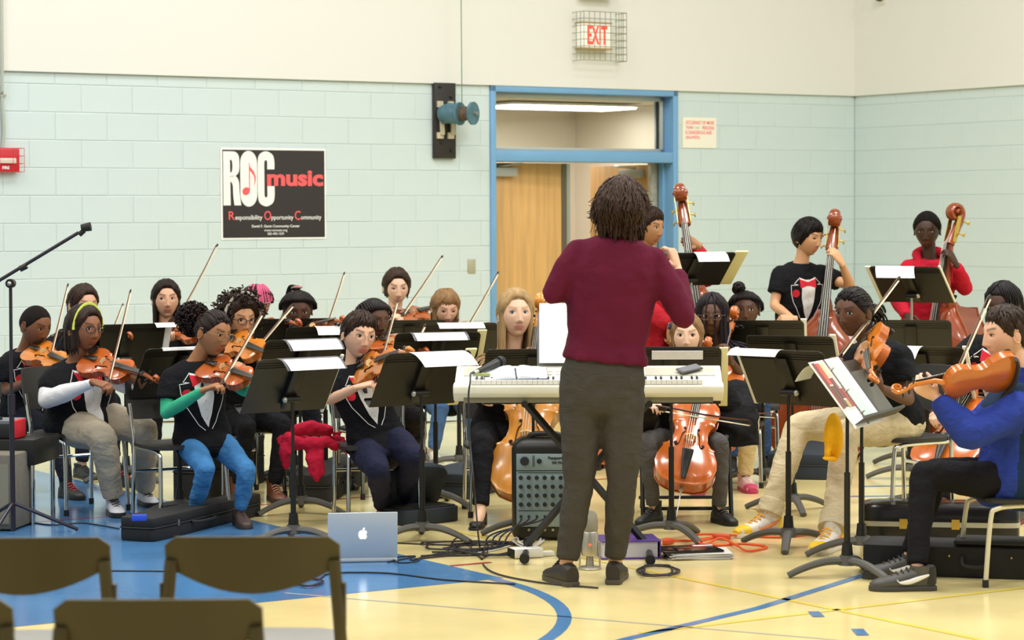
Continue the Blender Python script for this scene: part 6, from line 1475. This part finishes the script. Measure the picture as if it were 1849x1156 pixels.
# keyboard stand
xs = empty('keyboard_stand', (kp.x, kp.y+.18, 0), R(-2), 'black folding cross stand under the keyboard', 'keyboard stand')
for s, y in ((1, -.02), (-1, .02)):
    MB().tube([(-s*.30, y, kz-.045), (s*.30, y, .05)], .019, 4).build('cross_tube', m_black, xs)
    MB().tube([(s*.30, y-.30, .03), (s*.30, y+.26, .03)], .016, 10).build('foot_bar', m_black, xs)
    for yy in (-.32, .26): MB().tube([(s*.30, y+yy, .03), (s*.30, y+yy+.05, .03)], .024, 12).build('foot_cap', m_rubber, xs)
    MB().tube([(s*.30, -.17, kz-.04), (s*.30, .17, kz-.04)], .016, 10).build('support_arm', m_black, xs)
MB().tube([(0, -.05, kz/2), (0, .05, kz/2)], .035, 14).build('hinge_disc', m_dark, xs)
# ================================================================== PORTABLE MIXER
g0 = gnd(985, 976)
mx_ = empty('powered_mixer', (g0.x, g0.y+.0, 0), R(-3), 'black portable mixer with rows of knobs standing behind the cross stand', 'mixer')
m_mxp = mat('mixer_panel', '#8fa3a8', .45); m_knob = mat('mixer_knob', '#1c1c22', .4)
MB().loft([((0, .10, z), (w_, 0, 0), (0, d_, 0)) for z, w_, d_ in ((0.01, .165, .10), (.03, .175, .115), (.47, .175, .115), (.50, .165, .105), (.525, .13, .08), (.53, .10, .06))], 32, sq=6).build('housing', m_black, mx_)
MB().box((0, -.016, .405), (.295, .008, .085)).build('top_panel', m_mxp, mx_, bevel=.003); MB().box((0, -.016, .215), (.295, .008, .285)).build('channel_panel', m_mxp, mx_, bevel=.003)
MB().tube(spline([(-.09, .04, .515), (-.06, .03, .545), (.06, .03, .545), (.09, .04, .515)], 5), .014, 10).build('carry_handle', m_dark, mx_)
kn = MB().tube([(0, 0, 0), (0, -.018, 0)], [.0115, .0095], 12).mesh('knob', m_knob); kn2 = MB().tube([(0, 0, 0), (0, -.022, 0)], [.024, .020], 16).mesh('knob', m_knob)
o = mesh_obj('knob', kn2, mx_); o.location = (-.105, -.02, .41)
o = mesh_obj('knob', kn, mx_); o.location = (-.03, -.02, .41); o.scale = (1.2, 1, 1.2)
for i in range(7):
    for j in range(4): o = mesh_obj('knob', kn, mx_); o.location = (-.125+.041*i, -.02, .325-.046*j)
    for j in range(3):
        if (i, j) != (0, 2): o = MB().tube([(0, 0, 0), (0, -.006, 0)], .007, 10).build('jack_socket', m_dark if j == 0 else m_steel, mx_); o.location = (-.125+.041*i, -.02, .125-.034*j)
for z in (.155, .352): MB().box((0, -.021, z), (.28, .002, .003)).build('panel_rule', m_knob, mx_)
for x in (-.062, -.055): MB().box((x, -.021, .41), (.0025, .002, .06)).build('level_meter', m_knob, mx_)
for t, x, z, s in (('Passport', .015, .420, .021), ('300 PRO', .035, .397, .017)):
    me = text_mesh(t, s, 1, .0006, bold=.0006); me.transform(Matrix.Translation((x, -.021, z)) @ Matrix.Rotation(PI/2, 4, 'X')); me.materials.clear(); me.materials.append(m_knob); mesh_obj('lettering', me, mx_)
for i in range(4):
    cable('patch_cable', [mx_.location+V((-.125+.041*i, -.035, .125)), mx_.location+V((-.13+.03*i, -.10, .11)), mx_.location+V((-.19-.03*i, -.16, .05)), gnd(905-12*i, 985+5*i, .006), gnd(870-22*i, 992+4*i, .006), gnd(800-20*i, 990+7*i, .006)], .0045, m_cable, 'black patch cable plugged into the mixer, number %s from the left' % ('one', 'two', 'three', 'four')[i])
# loops of cable on the floor
def loops(name, cx, cy, w_, h_, n, m, label, r=.004, seed=1, tail=()):
    q = random.Random(seed); P = []
    for i in range(n*8):
        a = i/8*2*PI; ww = w_*(.6+.4*q.random()); hh = h_*(.6+.4*q.random()); P.append(gnd(cx+ww*math.cos(a)+q.uniform(-4, 4)*w_/40, cy+hh*math.sin(a), .005+.010*q.random()))
    return cable(name, P+[gnd(*t, .005) for t in tail], r, m, label, n=3)
loops('cable_coil', 888, 990, 85, 14, 4, m_cable, 'tangled black cables on the floor left of the mixer', seed=2, tail=((790, 1000), (745, 1012)))
loops('cable_coil', 830, 985, 95, 9, 2, m_cable, 'loose black cable loop on the floor beside the open case', seed=8, tail=((870, 1010), (830, 968), (806, 1000)))
loops('cable_coil', 1186, 1030, 42, 13, 4, m_cable, 'coiled black cables by the right foot of the keyboard stand', seed=4)
loops('cable_coil', 955, 975, 30, 14, 3, m_wcable, 'white cable coil beside the mixer', seed=5, tail=((900, 992), (850, 1000)))
loops('cable_coil', 555, 1050, 32, 9, 2, m_cable, 'small black cable loop behind the folding chairs', seed=6, tail=((600, 1035), (700, 1035), (800, 1047), (930, 1055)))
loops('cable_coil', 735, 1010, 30, 8, 1, m_cable, 'laptop power cable beside the laptop', seed=7, tail=((700, 1015),))
cable('floor_cable', [gnd(190, 1031, .004), gnd(300, 1032, .004), gnd(450, 1034, .004), gnd(560, 1035, .004)], .004, m_cable, 'straight black cable crossing the blue floor behind the folding chairs')
cable('floor_cable', [gnd(30, 938, .004), gnd(90, 948, .004), gnd(150, 945, .004), gnd(215, 955, .004)], .004, m_cable, 'black cable on the blue floor by the microphone stand')
cable('floor_cable', [gnd(700, 980, .004), gnd(830, 985, .004), gnd(930, 982, .004)], .004, m_cable, 'black cable crossing the floor before the stand base')
ec = empty('extension_cord', gnd(1300, 975), label='orange extension cord on the floor before the little cellist', cat='cord')
q = random.Random(3); P = [gnd(1213, 977, .012), gnd(1260, 975, .006), gnd(1300, 968, .006), gnd(1262, 980, .02), gnd(1300, 985, .006), gnd(1340, 982, .006), gnd(1385, 988, .006), gnd(1350, 995, .01), gnd(1330, 985, .016), gnd(1300, 972, .02), gnd(1270, 985, .006), gnd(1250, 968, .006), gnd(1290, 965, .03), gnd(1345, 968, .01), gnd(1420, 970, .006), gnd(1470, 962, .006), gnd(1500, 950, .006)]
MB().tube(spline(P, 7), .0065, 8).build('cord', m_ocable, ec, world=True, smooth=2)
MB().tube([gnd(1196, 978, .018), gnd(1204, 978, .018), gnd(1216, 977, .015)], [.016, .021, .012], 12).build('plug', mat('plug_orange', '#e2572c', .5), ec, world=True); MB().tube([gnd(1288, 968, .02), gnd(1318, 970, .02)], [.016, .016], 12).build('socket', mat('plug_orange', '#e2572c', .5), ec, world=True)
# ================================================================== LAPTOP
g0 = gnd(655, 1016); lp_ = empty('laptop', (g0.x, g0.y, 0), R(186), 'open silver laptop on the floor seen from behind', 'laptop')   # local +Y towards the camera
m_al = mat('aluminium', '#c9cfd2', .35, metal=.1)
MB().box((0, -.12, .010), (.335, .235, .016)).build('base', m_al, lp_, bevel=.005)
ld = empty('lid_hinge'); bpy.data.objects.remove(ld)
lid = MB().box((0, 0, .118), (.335, .008, .232)).build('lid', m_al, lp_, bevel=.004); lid.location = (0, -.005, .018); lid.rotation_euler.x = -.20
MB().box((0, -.0048, .118), (.318, .002, .212)).build('screen', mat('dark_screen', '#20242c', .15), lid)
ap = spline([(0, .016), (.008, .019), (.016, .016), (.019, .008), (.015, .002), (.0155, -.006), (.019, -.010), (.013, -.022), (.006, -.023), (0, -.021), (-.006, -.023), (-.013, -.021), (-.019, -.008), (-.019, .006), (-.013, .016), (-.006, .018)], 3, True)
lg = MB().prism([(p.x, p.y) for p in ap], .0, .001, M=Matrix.Translation((0, .0045, .125)) @ Matrix.Rotation(PI/2, 4, 'X') @ Matrix.Rotation(PI, 4, 'Y'))
lf = spline([(0, .021), (.002, .029), (.009, .033), (.008, .026)], 3, True); lg.prism([(p.x, p.y) for p in lf], .0, .001, M=Matrix.Translation((0, .0045, .125)) @ Matrix.Rotation(PI/2, 4, 'X') @ Matrix.Rotation(PI, 4, 'Y')); lg.build('lit_emblem', mat('emblem_glow', '#ffffff', emit=2.5), lid, smooth=None)
# ================================================================== DESK MICROPHONE, BINDER, PAPERS, ADAPTER
g0 = gnd(1065, 1028); ym = empty('desk_microphone', (g0.x, g0.y, 0), 0, 'silver desk microphone standing between the conductor\'s feet', 'microphone')
m_sil = mat('warm_silver', '#b9b4a6', .35, metal=.7)
MB().lathe([(.052, .0), (.055, .006), (.048, .012), (.02, .016), (.016, .06)], 24).build('base', m_sil, ym); MB().lathe([(.036, .065), (.040, .075), (.040, .175), (.036, .18)], 24).build('body', m_sil, ym)
MB().lathe([(.036, .18), (.039, .19), (.039, .235), (.033, .262), (.018, .276), (.004, .28)], 24).build('grille', mat('mic_mesh', '#a39d8c', .5, metal=.5, bump=.6, bscale=700), ym)
MB().ball((0, -.040, .12), .006, 8, 6).build('status_light', mat('red_light', '#f0503c', emit=1.5), ym)
for s in (-1, 1): MB().box((s*.047, 0, .07), (.008, .025, .12)).build('yoke_arm', m_sil, ym)
g0 = gnd(1135, 1010); bd = empty('purple_binder', (g0.x, g0.y+.12, 0), R(6), 'thick purple binder lying flat behind the conductor', 'binder')
mp_ = mat('purple_vinyl', '#5a3f9c', .3); MB().box((0, 0, .004), (.29, .26, .006)).build('cover', mp_, bd); MB().box((0, 0, .086), (.29, .26, .006)).build('cover', mp_, bd); MB().box((-.005, .0, .045), (.27, .245, .074)).build('page_block', mat('page_edges', '#c9c8d2', .7, noise=.1, nscale=3, stretch=(1, 1, 90)), bd); MB().box((.142, 0, .045), (.006, .26, .08)).build('spine', mp_, bd)
g0 = gnd(1250, 1006); st_ = empty('booklet_stack', (g0.x, g0.y, 0), R(8), 'stack of papers topped by a glossy black folder on the floor', 'papers')
for i in range(6): MB().box((.02+.006*(i % 3), 0, .004+.005*i), (.30, .23, .004), rz=.04*((i*7) % 5-2)).build('sheet', mat('sheet_white' if i % 2 else 'sheet_grey', '#eceae6' if i % 2 else '#c9c8cc', .6), st_)
MB().box((-.02, .01, .038), (.30, .22, .010), rz=.10).build('black_folder', mat('glossy_black', '#1b1214', .1), st_, bevel=.002); MB().box((.02, .03, .0435), (.12, .05, .001), rz=.1).build('red_print', mat('dark_red_print', '#7d2a2a', .2), st_); MB().box((.07, .085, .0438), (.10, .03, .001), rz=.1).build('label_strip', m_paper, st_)
g0 = gnd(950, 1008); ad = empty('power_adapter', (g0.x, g0.y+.03, 0), R(20), 'white power adapter box on the floor beside the mixer', 'adapter')
MB().box((0, 0, .025), (.15, .09, .045)).build('body', m_white, ad, bevel=.005); MB().box((-.078, 0, .025), (.006, .085, .04)).build('end_cap', m_dark, ad); MB().box((.10, .01, .012), (.09, .05, .022)).build('plug_block', m_white, ad, bevel=.004)
# ================================================================== INSTRUMENT CASES
def case_between(p0, p1, label, **k):
    a, b = gnd(*p0), gnd(*p1); d = b-a; return violin_case((a.x, a.y), math.atan2(-d.x, d.y), label, L=d.length, **k)
case_between((246, 978), (452, 930), 'black violin case on the blue floor under the green sleeves\' chair', w0=.105, w1=.075, h=.125)
g0 = gnd(252, 985); rb = MB().box((0, 0, 0), (.075, .045, .03)).build('rosin_box', mat('bright_blue', '#2a50c8', .4), None, 'small bright blue box on top of the black violin case', 'box', bevel=.004); rb.location = (g0.x, g0.y, .142); rb.rotation_euler.z = .1
case_between((345, 905), (455, 870), 'black case with pale zip behind the legs in blue jeans', w0=.12, w1=.09, h=.30)
case_between((556, 910), (640, 868), 'black soft case left of the violinist with thin glasses', w0=.12, w1=.10, h=.17)
case_between((790, 900), (915, 872), 'flat navy case lying behind the open case', w0=.2, w1=.17, h=.15, m=m_case_n)
case_between((1440, 866), (1505, 830), 'navy case between the viola player\'s legs in the background', w0=.2, w1=.14, h=.16, m=m_case_n)
# open case with raised lid
a, b = gnd(745, 950), gnd(838, 940); oc_ = empty('open_violin_case', (a.x, a.y, 0), math.atan2(b.y-a.y, b.x-a.x), 'open violin case with raised lid right of the violinist with thin glasses', 'instrument case')
L_ = .30; po = [(-.01, 0), (L_, 0), (L_+.03, .10), (L_, .24), (.0, .26), (-.04, .12)]; po = [(q.x, q.y) for q in spline(po, 4, True)]
MB().prism(po, 0, .085).build('case_bottom', m_case_n, oc_, bevel=.01); MB().prism([(x*.93+.01, y*.9+.012) for x, y in po], .083, .09).build('lining', m_velvet, oc_)
lo = MB().prism(po, 0, .05).build('case_lid', m_case_n, oc_, bevel=.012); lo.location = (.02, .27, .09); lo.rotation_euler.x = R(118); ll = MB().prism([(x*.92+.012, y*.9+.012) for x, y in po], -.004, .002).build('lid_lining', m_velvet, lo)
# two long cases on the right
a, b = gnd(1552, 980), gnd(1835, 985); d = b-a; hc_ = empty('hard_case', (a.x, a.y, 0), math.atan2(d.y, d.x), 'glossy black hard case with a silver rim behind the long black case', 'instrument case', 'instrument cases'); Lh_ = .80
MB().loft([((Lh_/2, .12, z), (Lh_/2+o, 0, 0), (0, .12+o, 0)) for z, o in ((0, -.02), (.015, 0), (.085, 0))], 40, sq=7).build('case_bottom', mat('gloss_shell', '#161412', .18), hc_); MB().loft([((Lh_/2, .12, z), (Lh_/2+o, 0, 0), (0, .12+o, 0)) for z, o in ((.11, 0), (.17, 0), (.195, -.015), (.205, -.05))], 40, sq=7).build('case_lid', mat('gloss_shell', '#161412', .18), hc_)
MB().loft([((Lh_/2, .12, z), (Lh_/2+.004, 0, 0), (0, .124, 0)) for z in (.085, .11)], 40, sq=7).build('rim', m_steel, hc_)
for x in (.22, .48): MB().box((x, -.004, .10), (.04, .012, .05)).build('latch', m_brass, hc_)
a, b = gnd(1556, 1038), gnd(1849, 1048); d = b-a; lc = empty('long_case', (a.x, a.y, 0), math.atan2(d.y, d.x), 'long black cloth case on the floor behind the grey sneakers', 'instrument case', 'instrument cases'); Lc_ = .82
MB().loft([((Lc_/2, .12, z), (Lc_/2+o, 0, 0), (0, .12+o, 0)) for z, o in ((0, -.01), (.012, 0), (.14, 0), (.155, -.02))], 40, sq=9).build('case_body', m_case, lc)
MB().box((.62, .10, .165), (.40, .22, .018)).build('flap', m_case, lc, bevel=.006); MB().tube(spline([(.46, -.004, .10), (.47, -.03, .06), (.56, -.03, .06), (.57, -.004, .10)], 5), .009, 8).build('handle', m_rubber, lc)
for x in (.40, .68): MB().ball((x, -.003, .10), .006, 8, 6).build('stud', m_brass, lc)
# ================================================================== CLOTHES ON CHAIRS
mb = MB(); c0 = at(560, 805, 13.35)
def fl(p, a, b, ax=0): return (p, V((a, 0, 0)) if not ax else V((a*.7, a*.7, 0)), V((0, b*.4, b)))
mb.loft([fl(at(512, 798, 13.3), .02, .02), fl(at(530, 795, 13.28), .10, .055), fl(at(560, 790, 13.28), .12, .075), fl(at(590, 790, 13.28), .11, .06), fl(at(612, 798, 13.28), .04, .03)], 14)
mb.cap_tube([at(535, 778, 13.2), at(560, 772, 13.22), at(592, 778, 13.25)], [.035, .045, .035], 10); mb.cap_tube([at(520, 790, 13.12), at(545, 802, 13.08), at(575, 800, 13.08)], .032, 10); mb.cap_tube([at(590, 796, 13.1), at(606, 806, 13.12)], .03, 10)
for dx, rr_ in ((-9, .026), (0, .03), (9, .026)): mb.cap_tube([at(568+dx, 796, 13.12), at(569+dx, 830, 13.06), at(572+dx, 864-abs(dx), 13.06)], [rr_, rr_*.95, rr_*.75], 8)
for dx in (-6, 5): mb.cap_tube([at(524+dx, 796, 13.12), at(517+dx, 818, 13.1), at(522+dx, 836-dx, 13.12)], [.03, .028, .02], 8)
me = remesh(mb, .009, 4, disp=.02, dscale=.035, mats=[cloth('#b01a34', 'fleece')]); o = mesh_obj('red_jacket', me, None, 'red jacket crumpled on the chair of the violinist with thin glasses', 'jacket')
cb = fdir(0); q0 = at(1312, 800, 13.35)
fc = empty('folding_chair', (q0.x, q0.y, 0), 0, 'black tubular folding chair under the little cellist', 'chair', 'orchestra chairs')
P0 = at(1236, 795, 13.33); 
for s in (-1, 1):
    x = P0.x-q0.x+s*.24; MB().tube(spline([(x, -.22, 0.02), (x, -.05, .44), (x, .22, .86)], 4), .013, 10).build('frame_tube', m_black, fc); MB().tube([(x-s*.02, .28, .02), (x-s*.02, -.16, .46)], .012, 10).build('frame_tube', m_black, fc)
for y, z in ((-.2, .07), (.24, .08), (-.05, .43)): MB().tube([(P0.x-q0.x-.24, y, z), (P0.x-q0.x+.24, y, z)], .010, 8).build('cross_bar', m_black, fc)
MB().box((P0.x-q0.x, .0, .425), (.44, .38, .025)).build('seat', m_seat, fc, bevel=.008); MB().box((P0.x-q0.x, .18, .76), (.46, .02, .18), rx=-.3).build('backrest', m_seat, fc, bevel=.006)
mb = MB(); mb.loft([(at(1312, 688, 13.5), V((.10, 0, 0)), V((0, .06, 0))), (at(1322, 730, 13.35), V((.13, .0, 0)), V((0, .09, 0))), (at(1330, 770, 13.3), V((.125, 0, 0)), V((0, .08, 0))), (at(1336, 806, 13.3), V((.12, 0, 0)), V((0, .06, 0)))], 18)
me = remesh(mb, .010, 4, disp=.05, dscale=.09, mats=[cloth('#1e1e20', 'coat')]); mesh_obj('black_coat', me, None, 'black coat hanging over the chair right of the little cellist', 'coat')
yc = empty('yellow_cap', at(1502, 800, 12.1), label='bright yellow cap hanging between the viola player\'s knees', cat='cap')
mb = MB(); mb.ball(at(1505, 790, 12.1), (.048, .09, .125), 18, 12); mb.box(at(1494, 822, 12.06), (.02, .12, .05)); me = remesh(mb, .008, 4, mats=[cloth('#f5b21c', 'cap')]); xform(me, wm(yc).inverted()); mesh_obj('crown', me, yc)
MB().ball(at(1498, 828, 12.02), (.035, .08, .010), 14, 6).build('brim', cloth('#f5b21c', 'cap'), yc, world=True)
# ================================================================== LEFT EDGE: MICROPHONE STAND, AMPLIFIER
b0 = gnd(24, 966); ms = empty('microphone_stand', (b0.x, b0.y, 0), 0, 'black boom microphone stand at the left edge', 'microphone stand'); dm = b0.y
m_pole = mat('boom_black', '#211a26', .4)
tp = at(19, 512, dm); MB().tube([(0, 0, .02), (0, 0, tp.z*.52)], .0135, 12).tube([(0, 0, tp.z*.48), (0, 0, tp.z*.56)], .020, 12).build('outer_pole', m_pole, ms); MB().tube([(0, 0, tp.z*.5), tp-V((b0.x, b0.y, 0))], .009, 10).build('inner_pole', m_pole, ms)
for a_ in (20, 140, 260): MB().tube([(0, 0, .17), (.34*math.cos(R(a_)), .34*math.sin(R(a_)), .012)], .010, 8).build('leg', m_pole, ms); 
MB().tube([tp+V((0, -.02, 0))-V((b0.x, b0.y, 0)), tp+V((0, .03, 0))-V((b0.x, b0.y, 0))], .024, 16).build('clutch', m_black, ms); MB().ball(tp+V((0, -.03, 0))-V((b0.x, b0.y, 0)), .012, 10, 8).build('clutch_bolt', m_steel, ms)
e0, e1 = at(-70, 548, dm), at(142, 420, dm); MB().tube([e0, e1], .0095, 10).build('boom', m_pole, ms, world=True); MB().tube([at(36, 486, dm), at(48, 480, dm)], .017, 10).build('boom_collar', m_black, ms, world=True)
MB().tube([at(143, 424, dm), at(152, 416, dm)], .014, 10).build('boom_end', m_black, ms, world=True); MB().tube([at(147, 412, dm), at(164, 409, dm)], [.020, .024], 14).build('microphone_clip', m_rubber, ms, world=True)
b1 = gnd(-25, 962); am = empty('amplifier', (b1.x, b1.y+.22, 0), R(-8), 'grey-brown amplifier cabinet standing at the left edge', 'amplifier')
MB().box((0, 0, .21), (.33, .34, .40)).build('cabinet', mat('amp_carpet', '#6f695c', .9, noise=.1, nscale=30, bump=.3, bscale=300), am, bevel=.012); MB().box((0, -.172, .2), (.28, .006, .32)).build('grille_cloth', mat('amp_grille', '#8a8472', .9), am)
for x in (-.13, .13): MB().box((x, 0, .006), (.04, .28, .014)).build('foot', m_rubber, am)
tb = empty('small_table', (b1.x-.10, b1.y+.25, 0), R(-8), 'dark low table behind the amplifier carrying a red-ended console', 'table')
MB().box((0, .25, .40), (.62, .42, .14)).build('top', m_black, tb, bevel=.006)
for x in (-.28, .28):
    for y in (.08, .42): MB().tube([(x, y, 0), (x, y, .34)], .014, 10).build('leg', m_chrome, tb)
cs = empty('console', (b1.x-.11, b1.y+.45, .472), R(-8), 'grey and black console with a red end cheek at the left edge', 'console')
MB().box((-.02, 0, .04), (.46, .26, .08)).build('case', m_dark, cs, bevel=.006); MB().box((-.02, -.01, .088), (.46, .24, .016)).build('top_panel', mat('console_grey', '#6d6f74', .5), cs); MB().box((.225, -.05, .05), (.03, .15, .10), rx=0).build('end_cheek', m_red, cs, bevel=.008)
for i in range(6): MB().tube([(-.18+.06*i, -.05, .095), (-.18+.06*i, -.05, .11)], .012, 10).build('knob', m_knob, cs)
# ================================================================== FOREGROUND FOLDING CHAIRS
m_olive = mat('olive_plastic', '#4c4220', .45, noise=.06, nscale=6); m_ofr = mat('olive_frame', '#3a321a', .4); m_gseat = mat('grey_seat', '#8d8b85', .35)
def audience_chair(cx, top_y, d, label, yaw=180):
    p = at(cx, top_y, d); e = empty('audience_chair', (p.x, p.y, 0), R(yaw), label, 'chair', 'audience chairs'); H = p.z     # local -Y: the way it faces
    vs = []; fs = []; nx, nz = 16, 6; w2 = .240
    for side in (0, 1):
        for j in range(nz+1):
            for i in range(nx+1):
                u_ = i/nx*2-1; v = j/nz; bot = H-.085-.075*(1-abs(u_)**1.9); tp_ = H-.004*u_*u_-.022*max(0, (abs(u_)-.88)/.12)**2; z = bot+(tp_-bot)*v
                vs.append((u_*w2*(1-.0*v), -.05*(1-u_*u_)*-1*.6+.02*(1-v)*-1+(.014 if side else 0), z))
    k = (nx+1)*(nz+1)
    for j in range(nz):
        for i in range(nx): a = j*(nx+1)+i; fs += [(a, a+1, a+nx+2, a+nx+1), (k+a, k+a+nx+1, k+a+nx+2, k+a+1)]
    for lst, fl_ in ((list(range(nx+1)), 0), ([nz*(nx+1)+i for i in range(nx+1)], 1), ([j*(nx+1) for j in range(nz+1)], 1), ([j*(nx+1)+nx for j in range(nz+1)], 0)):
        for a, c in zip(lst, lst[1:]): fs.append((a, a+k, c+k, c) if not fl_ else (a, c, c+k, a+k))
    MB().add(vs, fs).build('backrest', m_olive, e, smooth=.9)
    for s in (-1, 1):
        MB().tube(spline([(s*(w2-.016), .004, H-.07), (s*(w2-.012), .006, H-.12), (s*(w2+.002), -.01, .46), (s*(w2+.004), -.22, .02)], 5), .014, 10, flat=1.3).build('upright', m_olive, e)
        MB().tube([(s*(w2-.02), -.16, .46), (s*(w2-.02), .18, .02)], .012, 10).build('rear_leg', m_ofr, e)
        MB().box((s*(w2+.002), -.0, .60), (.028, .03, .13)).build('hinge_cover', m_ofr, e, bevel=.005)
    MB().loft([((0, -.20, .445), (.20, 0, 0), (0, .20, 0)), ((0, -.20, .452), (.215, 0, 0), (0, .21, 0)), ((0, -.20, .468), (.215, 0, 0), (0, .21, 0)), ((0, -.20, .472), (.20, 0, 0), (0, .195, 0))], 32, sq=5).build('seat', m_gseat, e)
    MB().tube([(-w2, -.2, .1), (w2, -.2, .1)], .009, 8).build('cross_bar', m_ofr, e)
    return e
audience_chair(456, 966, 6.62, 'olive folding chair in the foreground directly left of the laptop', 179)
audience_chair(40, 968, 6.60, 'olive folding chair in the foreground at the left edge of the front row', 181)
audience_chair(286, 1078, 5.55, 'olive folding chair nearest the camera at the bottom edge', 180)
audience_chair(-165, 1078, 5.55, 'olive folding chair cut by the bottom left corner', 180)
bpy.data.scenes.remove(tmp_scene)
